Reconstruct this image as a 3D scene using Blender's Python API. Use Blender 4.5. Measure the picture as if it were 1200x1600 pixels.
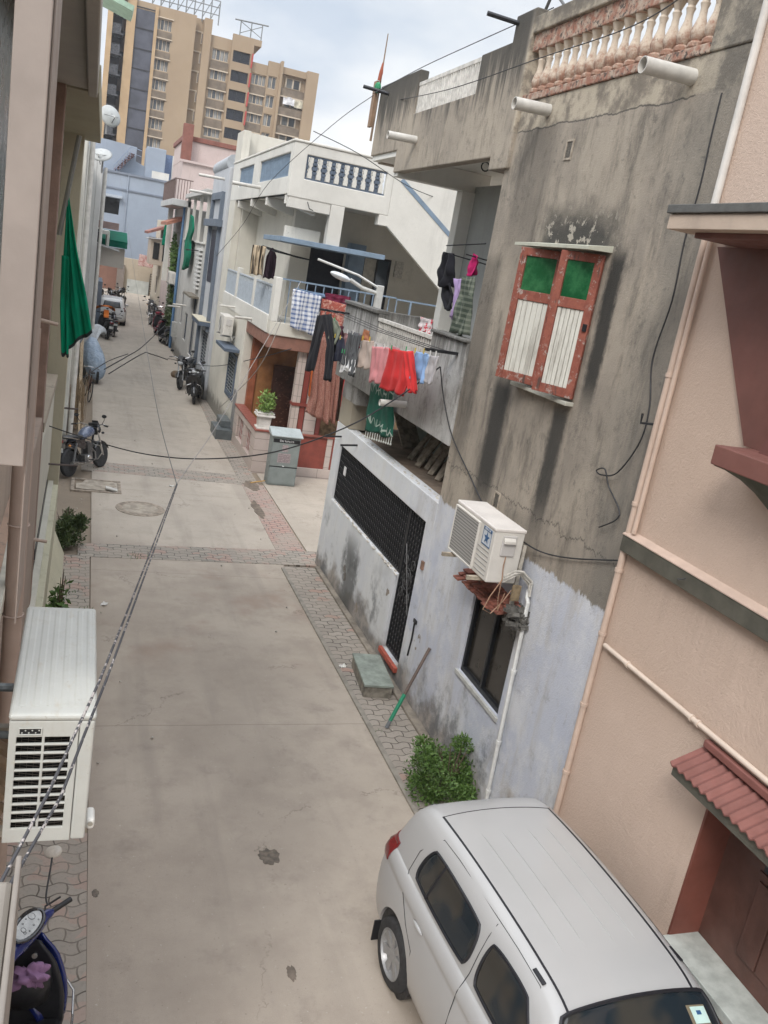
import bpy, bmesh, math, random
from math import sin, cos, pi, radians, sqrt
from mathutils import Vector, Matrix
for o in list(bpy.data.objects): bpy.data.objects.remove(o)
SC = bpy.context.scene
COL = SC.collection
rnd = random.Random(7)

# ---------------------------------------------------------------- camera
H = 5.6
cam_d = bpy.data.cameras.new('camera'); cam = bpy.data.objects.new('camera', cam_d); COL.objects.link(cam)
cam_d.sensor_fit = 'HORIZONTAL'; cam_d.sensor_width = 36.0; cam_d.lens = 36.0*1355/1200
cam_d.clip_start = 0.05; cam_d.clip_end = 3000
RM = Matrix.Rotation(radians(-20.68), 3, 'Z') @ Matrix.Rotation(radians(90-15.25), 3, 'X') @ Matrix.Rotation(radians(10.28), 3, 'Z')
cam.matrix_world = Matrix.Translation((0, 0, H)) @ RM.to_4x4()
SC.camera = cam
SC.render.resolution_x = 768; SC.render.resolution_y = 1024

# ---------------------------------------------------------------- light
SUN_EL, SUN_AZ = 44, 218
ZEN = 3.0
w = bpy.data.worlds.new('World'); SC.world = w; w.use_nodes = True
nt = w.node_tree; nt.nodes.clear()
def wn(t, **k):
    n = nt.nodes.new(t)
    for a, b in k.items(): setattr(n, a, b)
    return n
out = wn('ShaderNodeOutputWorld'); bg = wn('ShaderNodeBackground')
sky = wn('ShaderNodeTexSky', sky_type='NISHITA'); sky.sun_disc = False
sky.sun_elevation = radians(SUN_EL); sky.sun_rotation = radians(SUN_AZ); sky.air_density = 1.2; sky.dust_density = 2.0
tc = wn('ShaderNodeTexCoord'); mp = wn('ShaderNodeMapping'); mp.inputs['Scale'].default_value = (1, 1, 2.2)
mp.inputs['Location'].default_value = (0.35, 0.1, 0.22)
nz = wn('ShaderNodeTexNoise'); nz.inputs['Scale'].default_value = 1.7; nz.inputs['Detail'].default_value = 7; nz.inputs['Roughness'].default_value = .55
nz2 = wn('ShaderNodeTexNoise'); nz2.inputs['Scale'].default_value = 5; nz2.inputs['Detail'].default_value = 5
rp = wn('ShaderNodeMapRange'); rp.inputs[1].default_value = .36; rp.inputs[2].default_value = .62; rp.interpolation_type = 'SMOOTHSTEP'
cr = wn('ShaderNodeValToRGB')
cr.color_ramp.elements[0].position = .35; cr.color_ramp.elements[0].color = (6.0, 6.6, 7.5, 1)
cr.color_ramp.elements[1].position = .68; cr.color_ramp.elements[1].color = (9.9, 9.8, 9.6, 1)
mx = wn('ShaderNodeMix', data_type='RGBA')
L = nt.links.new
L(tc.outputs['Generated'], mp.inputs['Vector']); L(mp.outputs[0], nz.inputs['Vector']); L(mp.outputs[0], nz2.inputs['Vector'])
L(nz.outputs[0], rp.inputs[0]); L(nz2.outputs[0], cr.inputs[0])
mxv = wn('ShaderNodeMapRange'); L(rp.outputs[0], mxv.inputs[0]); mxv.inputs[3].default_value = .72; mxv.inputs[4].default_value = 1.0
L(mxv.outputs[0], mx.inputs[0]); L(sky.outputs[0], mx.inputs[6]); L(cr.outputs[0], mx.inputs[7])
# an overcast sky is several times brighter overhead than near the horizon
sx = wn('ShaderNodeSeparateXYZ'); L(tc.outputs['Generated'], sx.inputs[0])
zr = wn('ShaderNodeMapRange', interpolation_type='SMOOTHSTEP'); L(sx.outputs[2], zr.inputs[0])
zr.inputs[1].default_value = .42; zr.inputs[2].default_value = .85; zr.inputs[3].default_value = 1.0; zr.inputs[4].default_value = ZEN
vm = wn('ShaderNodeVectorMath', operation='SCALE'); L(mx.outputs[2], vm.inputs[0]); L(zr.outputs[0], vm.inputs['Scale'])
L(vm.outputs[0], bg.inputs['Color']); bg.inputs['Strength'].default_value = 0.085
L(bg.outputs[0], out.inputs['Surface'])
sd = bpy.data.lights.new('sun', 'SUN'); so = bpy.data.objects.new('sun', sd); COL.objects.link(so)
sd.energy = 1.5; sd.angle = radians(20); sd.color = (1, .965, .92)
az = radians(SUN_AZ); el = radians(SUN_EL)
sdir = Vector((sin(az)*cos(el), cos(az)*cos(el), sin(el)))     # towards the sun
so.rotation_euler = sdir.to_track_quat('Z', 'Y').to_euler()
SC.view_settings.view_transform = 'Standard'; SC.view_settings.look = 'None'
SC.view_settings.exposure = 0.5; SC.view_settings.gamma = 1

# ---------------------------------------------------------------- measuring: image point -> point on a wall or ground plane
def ray(x, y): return RM @ Vector((x-600, 800-y, -1355))
def atz(x, y, z=0.0):
    d = ray(x, y); return Vector((0, 0, H)) + d*((z-H)/d.z)
def atx(x, y, X):
    d = ray(x, y); return Vector((0, 0, H)) + d*(X/d.x)
def aty(x, y, Y):
    d = ray(x, y); return Vector((0, 0, H)) + d*(Y/d.y)

# ---------------------------------------------------------------- mesh collector
class G:
    def __init__(s): s.v = []; s.f = []
    def add(s, vs, fs):
        n = len(s.v); s.v += [Vector(p) for p in vs]; s.f += [tuple(i+n for i in f) for f in fs]; return s
    def box(s, x0, x1, y0, y1, z0, z1):
        if x0 > x1: x0, x1 = x1, x0
        if y0 > y1: y0, y1 = y1, y0
        if z0 > z1: z0, z1 = z1, z0
        return s.add([(x0,y0,z0),(x1,y0,z0),(x1,y1,z0),(x0,y1,z0),(x0,y0,z1),(x1,y0,z1),(x1,y1,z1),(x0,y1,z1)],
              [(0,3,2,1),(4,5,6,7),(0,1,5,4),(1,2,6,5),(2,3,7,6),(3,0,4,7)])
    def obox(s, c, sx, sy, sz, rot=None):
        g = G().box(-sx/2, sx/2, -sy/2, sy/2, -sz/2, sz/2)
        R = rot if rot is not None else Matrix.Identity(3)
        return s.add([Vector(c)+R@p for p in g.v], g.f)
    def xf(s, M):
        s.v = [M@p for p in s.v]; return s
    def merge(s, g, M=None):
        return s.add([(M@p if M is not None else p) for p in g.v], g.f)
    def tube(s, pts, r, n=8, caps=True):
        pts = [Vector(p) for p in pts]; rings = []; up = None
        for i, p in enumerate(pts):
            d = (pts[min(i+1, len(pts)-1)]-pts[max(i-1, 0)])
            if d.length < 1e-9: d = Vector((0,0,1))
            d.normalize()
            if up is None:
                up = Vector((0,0,1)) if abs(d.z) < .9 else Vector((1,0,0))
            a = d.cross(up)
            if a.length < 1e-4: a = d.cross(Vector((0,1,0)))
            a.normalize(); b = a.cross(d); up = b
            rr = r[i] if isinstance(r, (list, tuple)) else r
            rings.append([p+(a*cos(2*pi*k/n)+b*sin(2*pi*k/n))*rr for k in range(n)])
        return s.loft(rings, True, caps)
    def loft(s, rings, closed=True, caps=False):
        n = len(rings[0]); vs = [p for r in rings for p in r]; fs = []
        for i in range(len(rings)-1):
            for k in range(n if closed else n-1):
                a = i*n+k; b = i*n+(k+1) % n
                fs.append((a, b, b+n, a+n))
        if caps:
            fs.append(tuple(range(n-1, -1, -1))); fs.append(tuple((len(rings)-1)*n+k for k in range(n)))
        return s.add(vs, fs)
    def cyl(s, a, b, r0, r1=None, n=16, caps=True):
        return s.tube([a, b], [r0, r0 if r1 is None else r1], n, caps)
    def lathe(s, prof, base, axis='z', n=14):
        rings = []
        for r, h in prof:
            ring = []
            for k in range(n):
                c, t = r*cos(2*pi*k/n), r*sin(2*pi*k/n)
                q = {'z': (c, t, h), 'x': (h, c, t), 'y': (t, h, c)}[axis]
                ring.append(Vector(base)+Vector(q))
            rings.append(ring)
        return s.loft(rings, True, True)
    def prism(s, pts, axis, a, b):
        def P(p, h): return {'x': (h, p[0], p[1]), 'y': (p[0], h, p[1]), 'z': (p[0], p[1], h)}[axis]
        n = len(pts)
        fs = [tuple(range(n)), tuple(range(2*n-1, n-1, -1))]+[(k, k+n, (k+1) % n+n, (k+1) % n) for k in range(n)]
        return s.add([P(p, a) for p in pts]+[P(p, b) for p in pts], fs)
    def ell(s, c, rx, ry, rz, n=12, m=8, R=None):
        rings = []
        for i in range(m+1):
            t = pi*i/m
            st = max(sin(t), .001)
            rings.append([Vector(c)+((R or Matrix.Identity(3))@Vector((rx*st*cos(2*pi*k/n), ry*st*sin(2*pi*k/n), rz*cos(t)))) for k in range(n)])
        return s.loft(rings, True, False)
    def grid(s, fn, nu, nv):
        rings = [[Vector(fn(i/nu, j/nv)) for j in range(nv+1)] for i in range(nu+1)]
        return s.loft(rings, False, False)
    def wall(s, axis, a, b, u0, u1, z0, z1, holes=()):
        """a wall slab between a and b on `axis`, spanning u0..u1 and z0..z1, with rectangular holes (u0,u1,z0,z1)"""
        us = sorted({u0, u1} | {min(max(h[i], u0), u1) for h in holes for i in (0, 1)})
        zs = sorted({z0, z1} | {min(max(h[i], z0), z1) for h in holes for i in (2, 3)})
        def solid(i, j):
            if i < 0 or j < 0 or i >= len(us)-1 or j >= len(zs)-1: return False
            u = (us[i]+us[i+1])/2; z = (zs[j]+zs[j+1])/2
            return not any(h[0] < u < h[1] and h[2] < z < h[3] for h in holes)
        def P(h, u, z): return (h, u, z) if axis == 'x' else (u, h, z)
        idx = {}
        def V(h, i, j):
            k = (h, i, j)
            if k not in idx: idx[k] = len(s.v); s.v.append(Vector(P(a if h == 0 else b, us[i], zs[j])))
            return idx[k]
        for i in range(len(us)-1):
            for j in range(len(zs)-1):
                if not solid(i, j): continue
                s.f.append((V(0,i,j), V(0,i+1,j), V(0,i+1,j+1), V(0,i,j+1)))
                s.f.append((V(1,i,j+1), V(1,i+1,j+1), V(1,i+1,j), V(1,i,j)))
                if not solid(i-1, j): s.f.append((V(0,i,j), V(0,i,j+1), V(1,i,j+1), V(1,i,j)))
                if not solid(i+1, j): s.f.append((V(0,i+1,j), V(1,i+1,j), V(1,i+1,j+1), V(0,i+1,j+1)))
                if not solid(i, j-1): s.f.append((V(0,i,j), V(1,i,j), V(1,i+1,j), V(0,i+1,j)))
                if not solid(i, j+1): s.f.append((V(0,i,j+1), V(0,i+1,j+1), V(1,i+1,j+1), V(1,i,j+1)))
        return s

OFF = {}
def setp(o, label=None, cat=None, group=None, kind=None):
    if label: o['label'] = label
    if cat: o['category'] = cat
    if group: o['group'] = group
    if kind: o['kind'] = kind
    return o
def thing(name, label, cat, loc=(0,0,0), rz=0, group=None, local=False, rot=None):
    o = bpy.data.objects.new(name, None); COL.objects.link(o); o.empty_display_size = .2
    o.location = loc; o.rotation_euler = rot if rot else (0, 0, rz)
    OFF[o.name] = Vector((0,0,0)) if local else Vector(loc)
    return setp(o, label, cat, group)
def mesh(name, g, m, parent=None, smooth=False, bevel=0, solid=0, label=None, cat=None, group=None, kind=None, ang=35, seg=2, sub=0):
    me = bpy.data.meshes.new(name)
    if parent is not None: off = OFF[parent.name]
    elif kind: off = Vector((0,0,0))
    else:
        xs = [p.x for p in g.v]; ys = [p.y for p in g.v]; zs = [p.z for p in g.v]
        off = Vector(((min(xs)+max(xs))/2, (min(ys)+max(ys))/2, min(zs)))
    me.from_pydata([p-off for p in g.v], [], g.f); me.validate()
    bm = bmesh.new(); bm.from_mesh(me); bmesh.ops.recalc_face_normals(bm, faces=bm.faces); bm.to_mesh(me); bm.free()
    if isinstance(m, (list, tuple)):
        for q in m: me.materials.append(q)
    else: me.materials.append(m)
    o = bpy.data.objects.new(name, me); COL.objects.link(o)
    if parent is not None:
        o.parent = parent; OFF[o.name] = off
    else:
        o.location = off; OFF[o.name] = off
    if smooth:
        me.polygons.foreach_set('use_smooth', [True]*len(me.polygons)); me.set_sharp_from_angle(angle=radians(ang))
    if solid:
        md = o.modifiers.new('thickness', 'SOLIDIFY'); md.thickness = solid; md.offset = 0
    if sub:
        md = o.modifiers.new('sub', 'SUBSURF'); md.levels = sub; md.render_levels = sub
    if bevel:
        md = o.modifiers.new('bevel', 'BEVEL'); md.width = bevel; md.segments = seg; md.limit_method = 'ANGLE'; md.angle_limit = radians(40)
    return setp(o, label, cat, group, kind)
def sub(name, g, m, part, **k):
    """a sub-part under a part (same coordinates as the part)"""
    return mesh(name, g, m, part, **k)
def copy_tree(o, loc=None, rz=None, label=None, parent=None):
    c = o.copy(); COL.objects.link(c)
    if parent is not None: c.parent = parent
    if loc is not None: c.location = loc
    if rz is not None: c.rotation_euler = (o.rotation_euler[0], o.rotation_euler[1], rz)
    if label: c['label'] = label
    OFF[c.name] = OFF.get(o.name, Vector((0,0,0)))
    for ch in [q for q in COL.objects if q.parent == o]:
        copy_tree(ch, parent=c)
    return c

# ---------------------------------------------------------------- materials
class NB:
    def __init__(s, name):
        s.m = bpy.data.materials.new(name); s.m.use_nodes = True; s.t = s.m.node_tree; s.t.nodes.clear()
        s.o = s.t.nodes.new('ShaderNodeOutputMaterial'); s.b = s.t.nodes.new('ShaderNodeBsdfPrincipled')
        s.t.links.new(s.b.outputs[0], s.o.inputs[0]); s._p = None; s._o = None
    def n(s, t, **k):
        q = s.t.nodes.new(t)
        for a, b in k.items(): setattr(q, a, b)
        return q
    def put(s, sock, v):
        if isinstance(v, bpy.types.NodeSocket): s.t.links.new(v, sock)
        else:
            try: sock.default_value = v
            except Exception: sock.default_value = (v[0], v[1], v[2], 1)
    def pos(s):
        if s._p is None: s._p = s.n('ShaderNodeNewGeometry').outputs['Position']
        return s._p
    def obj(s):
        if s._o is None: s._o = s.n('ShaderNodeTexCoord').outputs['Object']
        return s._o
    def map(s, v, sc=(1,1,1), lo=(0,0,0), ro=(0,0,0)):
        q = s.n('ShaderNodeMapping'); s.put(q.inputs[0], v); q.inputs[1].default_value = lo; q.inputs[2].default_value = ro; q.inputs[3].default_value = sc
        return q.outputs[0]
    def noise(s, v, sc, det=4, ro=.6, dist=0):
        q = s.n('ShaderNodeTexNoise'); s.put(q.inputs['Vector'], v); q.inputs['Scale'].default_value = sc
        q.inputs['Detail'].default_value = det; q.inputs['Roughness'].default_value = ro; q.inputs['Distortion'].default_value = dist
        return q.outputs[0]
    def math(s, op, a, b=0.0, c=None, clamp=False):
        q = s.n('ShaderNodeMath', operation=op, use_clamp=clamp); s.put(q.inputs[0], a); s.put(q.inputs[1], b)
        if c is not None: s.put(q.inputs[2], c)
        return q.outputs[0]
    def rng(s, v, a, b, c=0.0, d=1.0, smooth=True):
        q = s.n('ShaderNodeMapRange'); s.put(q.inputs[0], v)
        if smooth: q.interpolation_type = 'SMOOTHSTEP'
        for i, x in enumerate((a, b, c, d)): s.put(q.inputs[1+i], x)
        return q.outputs[0]
    def mix(s, f, a, b, mode='MIX'):
        q = s.n('ShaderNodeMix', data_type='RGBA', blend_type=mode); s.put(q.inputs[0], f)
        for i, x in ((6, a), (7, b)):
            if isinstance(x, bpy.types.NodeSocket): s.put(q.inputs[i], x)
            else: q.inputs[i].default_value = (x[0], x[1], x[2], 1)
        return q.outputs[2]
    def xyz(s, v=None):
        q = s.n('ShaderNodeSeparateXYZ'); s.put(q.inputs[0], v if v is not None else s.pos()); return q.outputs
    def comb(s, x, y, z):
        q = s.n('ShaderNodeCombineXYZ'); s.put(q.inputs[0], x); s.put(q.inputs[1], y); s.put(q.inputs[2], z); return q.outputs[0]
    def bump(s, h, st=.3, d=.01):
        q = s.n('ShaderNodeBump'); s.put(q.inputs['Height'], h); q.inputs['Strength'].default_value = st; q.inputs['Distance'].default_value = d
        s.t.links.new(q.outputs[0], s.b.inputs['Normal'])
    def fin(s, col, rough=.8, metal=0, spec=None, coat=0):
        s.put(s.b.inputs['Base Color'], col); s.put(s.b.inputs['Roughness'], rough); s.put(s.b.inputs['Metallic'], metal)
        if spec is not None: s.b.inputs['Specular IOR Level'].default_value = spec
        if coat: s.b.inputs['Coat Weight'].default_value = coat; s.b.inputs['Coat Roughness'].default_value = .05
        return s.m
def sc(c, k): return tuple(min(1, x*k) for x in c)
_C = {}
def M(name, col, rough=.7, metal=0, var=.12, scale=6, bump=0, bs=60, spec=None, coat=0, co='obj'):
    """general painted / plastic / metal surface with slight unevenness"""
    if name in _C: return _C[name]
    b = NB(name); v = b.obj() if co == 'obj' else b.pos()
    f = b.noise(v, scale, 5)
    c = b.mix(b.rng(f, .3, .7), sc(col, 1-var), sc(col, 1+var))
    if bump: b.bump(b.noise(v, bs, 3), bump, .004)
    rr = b.rng(b.noise(v, scale*2.3, 3), .3, .7, max(.03, rough-.08), min(1, rough+.08))
    _C[name] = b.fin(c, rr, metal, spec, coat); return _C[name]
def plaster(name, col, dirt=(.12,.11,.1), amt=.5, streak=.5, base=0.0, bump=.35, bs=35, rough=.9, sc1=.8, foot=0, footcol=(.13,.12,.1)):
    """painted wall plaster: cloudy tone, vertical rain streaks, speckle, optional dirt band above the ground"""
    b = NB(name); P = b.pos()
    big = b.noise(P, sc1, 6, .65); st = b.noise(b.map(P, (2.6, 2.6, .22)), 1.6, 6, .7); fine = b.noise(P, 14, 5, .7)
    c = b.mix(b.rng(big, .3, .7), sc(col, .9), sc(col, 1.06))
    c = b.mix(b.math('MULTIPLY', b.rng(st, .52, .78), streak), c, dirt)
    c = b.mix(b.math('MULTIPLY', b.rng(b.math('MULTIPLY', big, fine), .3, .45), amt), c, dirt)
    if foot:
        z = b.xyz()[2]
        k = b.rng(b.math('ADD', z, b.math('MULTIPLY', b.noise(P, 2.5, 5), -foot*1.2)), -.1*foot, foot*.5, 1, 0)
        c = b.mix(b.math('MULTIPLY', k, .8), c, footcol)
    if bump: b.bump(b.math('ADD', b.noise(P, bs, 4, .7), b.math('MULTIPLY', b.noise(P, 7, 3), .8)), bump, .012)
    return b.fin(c, rough)
def glass(name, col=(.02,.025,.03), rough=.06):
    if name in _C: return _C[name]
    b = NB(name); f = b.noise(b.pos(), 1.3, 3)
    _C[name] = b.fin(b.mix(f, sc(col, .7), sc(col, 1.4)), b.rng(b.noise(b.pos(), 6, 3), .3, .8, rough, rough+.12), 0, .6); return _C[name]
def fabric(name, col, col2=None, sc2=6, stripe=None, check=None):
    b = NB(name); v = b.pos(); f = b.noise(v, 3, 4)
    c = b.mix(b.rng(f, .3, .7), sc(col, .82), sc(col, 1.12))
    if col2 is not None and not stripe and not check:
        q = b.noise(v, sc2*4, 3, .8); c = b.mix(b.rng(q, .5, .58), c, col2)
    x = b.xyz()
    u = b.math('ADD', x[0], x[1])
    if stripe:
        s1 = b.math('SINE', b.math('MULTIPLY', u, 2*pi/stripe)); c = b.mix(b.rng(s1, .3, .5), c, col2)
    if check:
        s1 = b.math('GREATER_THAN', b.math('SINE', b.math('MULTIPLY', u, 2*pi/check)), .25)
        s2 = b.math('GREATER_THAN', b.math('SINE', b.math('MULTIPLY', x[2], 2*pi/check)), .25)
        c = b.mix(b.math('MULTIPLY', b.math('ADD', s1, s2), .5), c, col2)
    b.bump(b.noise(v, 220, 2), .25, .002)
    m = b.fin(c, .92); b.b.inputs['Sheen Weight'].default_value = .03; b.b.inputs['Specular IOR Level'].default_value = .15
    return m
# ================================================================ GROUND
def road_mat():
    b = NB('road_concrete'); P = b.pos(); x, y, z = b.xyz()
    big = b.noise(P, .35, 6, .6); med = b.noise(P, 1.6, 6, .65); fine = b.noise(P, 22, 5, .75); grain = b.noise(P, 120, 3, .7)
    c = b.mix(b.rng(big, .35, .65), (.355,.298,.242), (.455,.388,.318))
    c = b.mix(b.rng(med, .42, .7, 0, .55), c, (.30,.25,.205))
    red = b.math('MULTIPLY', b.rng(b.noise(b.map(P, (1,1,1), (3,5,0)), .8, 4), .5, .68), b.math('MULTIPLY', b.rng(y, 10.6, 11.6), b.rng(y, 14.2, 15.2, 1, 0)))
    c = b.mix(b.math('MULTIPLY', red, .6), c, (.29,.20,.15))
    lite = b.math('MULTIPLY', b.rng(y, 15.5, 16.5), .35)
    c = b.mix(lite, c, (.47,.42,.35))
    # tyre polish along the lane, leading away from the viewer
    tr = b.noise(b.map(P, (2.2, .16, 1)), 1.0, 4)
    c = b.mix(b.rng(tr, .5, .7, 0, .4), c, (.265,.225,.185))
    c = b.mix(b.rng(b.noise(b.map(P, (1,1,1), (7,3,0)), 1.9, 7, .72), .53, .72, 0, .5), c, (.235,.195,.16))
    c = b.mix(b.math('MULTIPLY', b.rng(b.math('ADD', x, b.math('MULTIPLY', med, .5)), .55, .95, 1, 0), .45), c, (.25,.2,.16))
    c = b.mix(b.rng(fine, .58, .75, 0, .45), c, (.2,.175,.15))
    c = b.mix(b.rng(grain, .3, .75, 0, .25), c, (.46,.42,.37))
    # little dark drips
    v = b.n('ShaderNodeTexVoronoi'); b.put(v.inputs['Vector'], b.map(P, (1,1,1), (.4,.1,0))); v.inputs['Scale'].default_value = 1.6
    k = b.math('MULTIPLY', b.rng(b.math('ADD', v.outputs['Distance'], b.math('MULTIPLY', fine, .05)), .035, .06, 1, 0), b.rng(b.noise(P, .9, 2), .52, .6))
    c = b.mix(b.math('MULTIPLY', k, .6), c, (.1,.085,.07))
    # joints between poured bays
    j = b.math('ABSOLUTE', b.math('SUBTRACT', b.math('MODULO', b.math('ADD', y, b.math('ADD', 20.3-2.2, b.math('MULTIPLY', med, .05))), 5.0), 2.5))
    c = b.mix(b.rng(j, .003, .012, .38, 0), c, (.1,.085,.07))
    ck = b.n('ShaderNodeTexVoronoi', feature='DISTANCE_TO_EDGE'); ck.inputs['Scale'].default_value = .45
    b.put(ck.inputs['Vector'], b.math_vec(P, med) if hasattr(b, 'math_vec') else b.map(P, (1,1,1)))
    
    wv = b.n('ShaderNodeVectorMath', operation='ADD'); b.put(wv.inputs[0], P)
    nv = b.n('ShaderNodeTexNoise'); b.put(nv.inputs['Vector'], P); nv.inputs['Scale'].default_value = 1.3; nv.inputs['Detail'].default_value = 6; nv.inputs['Roughness'].default_value = .7
    b.put(wv.inputs[1], nv.outputs['Color'])
    b.put(ck.inputs['Vector'], wv.outputs[0]); ck.inputs['Scale'].default_value = .33
    cm = b.math('MULTIPLY', b.rng(ck.outputs[0], .0008, .004, 1, 0), b.rng(b.noise(P, .6, 3), .5, .56))
    c = b.mix(b.math('MULTIPLY', cm, .5), c, (.12,.10,.08))
    spk = b.noise(P, 34, 3, .6); c = b.mix(b.rng(spk, .66, .72, 0, .5), c, (.13,.11,.09)); c = b.mix(b.rng(b.noise(P, 28, 3), .66, .72, 0, .5), c, (.55,.5,.44))
    b.bump(b.math('ADD', b.math('MULTIPLY', fine, .7), b.math('ADD', grain, b.math('MULTIPLY', med, 1.2))), .45, .008)
    return b.fin(c, b.rng(med, .3, .7, .78, .95))
def paver_mat(name, c1, c2, c3, red=.2, wear=.5):
    """interlocking zig-zag pavers"""
    b = NB(name); P = b.pos(); x, y, z = b.xyz()
    wob = b.noise(P, 3.5, 2)
    zx = b.math('MULTIPLY', b.math('SINE', b.math('MULTIPLY', y, 2*pi/.27)), .014)
    zy = b.math('MULTIPLY', b.math('SINE', b.math('MULTIPLY', x, 2*pi/.235)), .02)
    v = b.comb(b.math('ADD', b.math('ADD', x, zx), b.math('MULTIPLY', wob, .02)), b.math('ADD', b.math('ADD', y, zy), b.math('MULTIPLY', wob, .03)), 0.0)
    q = b.n('ShaderNodeTexBrick'); b.put(q.inputs['Vector'], v)
    q.inputs['Scale'].default_value = 1; q.inputs['Mortar Size'].default_value = .008; q.inputs['Mortar Smooth'].default_value = .3
    q.inputs['Brick Width'].default_value = .235; q.inputs['Row Height'].default_value = .135; q.offset = .5
    q.inputs['Color1'].default_value = (*c1, 1); q.inputs['Color2'].default_value = (*c2, 1); q.inputs['Mortar'].default_value = (.07,.057,.046, 1)
    c = q.outputs['Color']
    cell = b.n('ShaderNodeTexVoronoi'); b.put(cell.inputs['Vector'], b.map(v, (1,1.7,1))); cell.inputs['Scale'].default_value = 4.2
    rr = b.xyz(cell.outputs['Color'])
    c = b.mix(b.math('MULTIPLY', b.math('GREATER_THAN', rr[0], 1-red), b.math('MULTIPLY', q.outputs['Fac'], -1)if False else b.math('SUBTRACT', 1, q.outputs['Fac'])), c, c3)
    fine = b.noise(P, 30, 5, .7); big = b.noise(P, 1.1, 5, .65)
    c = b.mix(b.rng(big, .40, .62, 0, wear), c, (.35,.30,.25))
    c = b.mix(b.rng(fine, .5, .8, 0, .5), c, (.12,.10,.085))
    b.bump(b.math('ADD', b.math('MULTIPLY', q.outputs['Fac'], -2.5), b.math('MULTIPLY', fine, .7)), .55, .008)
    return b.fin(c, .92)
M_road = road_mat()
M_pav = paver_mat('grey_pavers', (.36,.32,.275), (.28,.25,.215), (.37,.25,.205), .07, .45)
M_pav2 = paver_mat('mixed_pavers', (.36,.32,.27), (.28,.255,.22), (.38,.27,.225), .3, .6)
M_pavr = paver_mat('red_pavers', (.38,.285,.24), (.34,.265,.23), (.40,.26,.22), .5, .7)
M_dirt = plaster('dirt', (.24,.19,.14), (.1,.08,.06), .5, .2, bs=60)
mesh('ground', G().box(-400, 500, -60, 900, -1.0, -.03), M_dirt, kind='structure')
mesh('road', G().prism([(.38,-6),(3.86,-6),(3.84,12),(3.9,16),(4.0,24),(4.12,34),(4.3,50),(5.2,66),(5.9,82),(.9,82),(.85,60),(.7,45),(.45,30)], 'z', -.25, 0), M_road, kind='structure')
mesh('side_lane', G().box(4.55, 30, 15.2, 21.9, -.25, -.006), M_road, kind='structure')
def sheet(name, pts, m, z=.004): return mesh(name, G().prism(pts, 'z', -.1, z), m, kind='structure')
mesh('pavement', G().box(-.5, .4, -2, 15.0, -.1, .008), M_pav2, kind='structure')
mesh('pavement', G().prism([(3.86,5.0),(4.7,5.0),(4.7,15.0),(3.87,15.0)], 'z', -.1, .012), M_pav, kind='structure')
sheet('paver_strip', [(.2,14.95),(3.86,15.1),(4.75,15.15),(4.75,15.95),(3.9,15.92),(.2,15.62)], M_pav2, .006)
sheet('paver_strip', [(.2,20.7),(3.95,20.6),(3.95,21.5),(.2,21.6)], M_pav2, .003)
sheet('paver_path', [(3.9,15.93),(4.5,15.95),(4.52,20.7),(3.96,20.7)], M_pavr, .005)
sheet('paver_edge', [(3.95,20.7),(4.4,20.7),(4.4,32),(4.12,32),(3.98,27)], M_pav, .01)
# raised kerb lips
g = G(); g.box(3.80, 3.87, 5, 14.9, -.05, .03)
mesh('kerb', g, M('kerb_stone', (.26,.235,.2), .9, 0, .2, 5, .5, co='pos'), kind='structure', bevel=.01)
# oil stains and a muddy wet patch : thin irregular sheets
def blot(name, x, y, rx, ry, m, seed, z=.005, n=26):
    r = random.Random(seed); ps = []
    for k in range(n):
        a = 2*pi*k/n; q = .75+.4*r.random()
        ps.append((x+rx*q*cos(a), y+ry*q*sin(a)))
    return mesh(name, G().prism(ps, 'z', -.02, z), m, kind='structure')
M_oil = M('oil_stain', (.13,.105,.08), .6, 0, .4, 14, co='pos')
M_wet = M('damp_patch', (.16,.125,.095), .55, 0, .3, 8, co='pos')
blot('stain', 2.09, 6.94, .11, .12, M_oil, 3); blot('stain', 2.0, 5.5, .04, .08, M_wet, 5); blot('stain', .47, 6.6, .03, .05, M_oil, 6)
blot('stain', 4.2, 20.6, .2, .45, M_wet, 9, .012); blot('stain', 4.0, 18.6, .1, .7, M_wet, 10, .012)
# manhole and broken drain cover
t = thing('manhole_cover', 'round worn concrete manhole cover set in the middle of the lane', 'manhole cover', (1.4, 17.98, 0))
mesh('cover_plate', G().lathe([(0,-.05),(.37,-.05),(.37,.012),(0,.016)], (1.4,17.98,0), n=30), M('cover_concrete', (.36,.31,.25), .9, 0, .25, 6, .5, co='pos'), t)
mesh('cover_frame', G().lathe([(.395,-.05),(.5,-.05),(.5,.010),(.395,.010)], (1.4,17.98,0), n=30), M('cover_ring', (.29,.24,.19), .9, 0, .35, 9, .5, co='pos'), t)
t = thing('drain_cover', 'broken rectangular drain cover with a cracked slab beside the black motorcycle', 'drain cover', (.55, 19.4, 0))
mesh('cover_frame', G().box(.0,1.05,18.95,19.02,-.05,.016).box(.0,1.05,19.85,19.92,-.05,.016).box(0,.07,19.02,19.85,-.05,.015).box(.98,1.05,19.02,19.85,-.05,.015), M('cover_ring', (.29,.24,.19)), t)
mesh('cracked_slab', G().prism([(.1,19.1),(.72,19.05),(.78,19.3),(.95,19.5),(.9,19.8),(.3,19.82),(.22,19.55),(.1,19.5)], 'z', -.05, .022), M('cover_concrete', (.36,.31,.25)), t, bevel=.008)
mesh('broken_piece', G().obox((.84,19.16,.04), .26,.17,.035, Matrix.Rotation(.2,3,'Y')), M('pale_chip', (.5,.48,.44), .9), t, bevel=.006)
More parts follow.
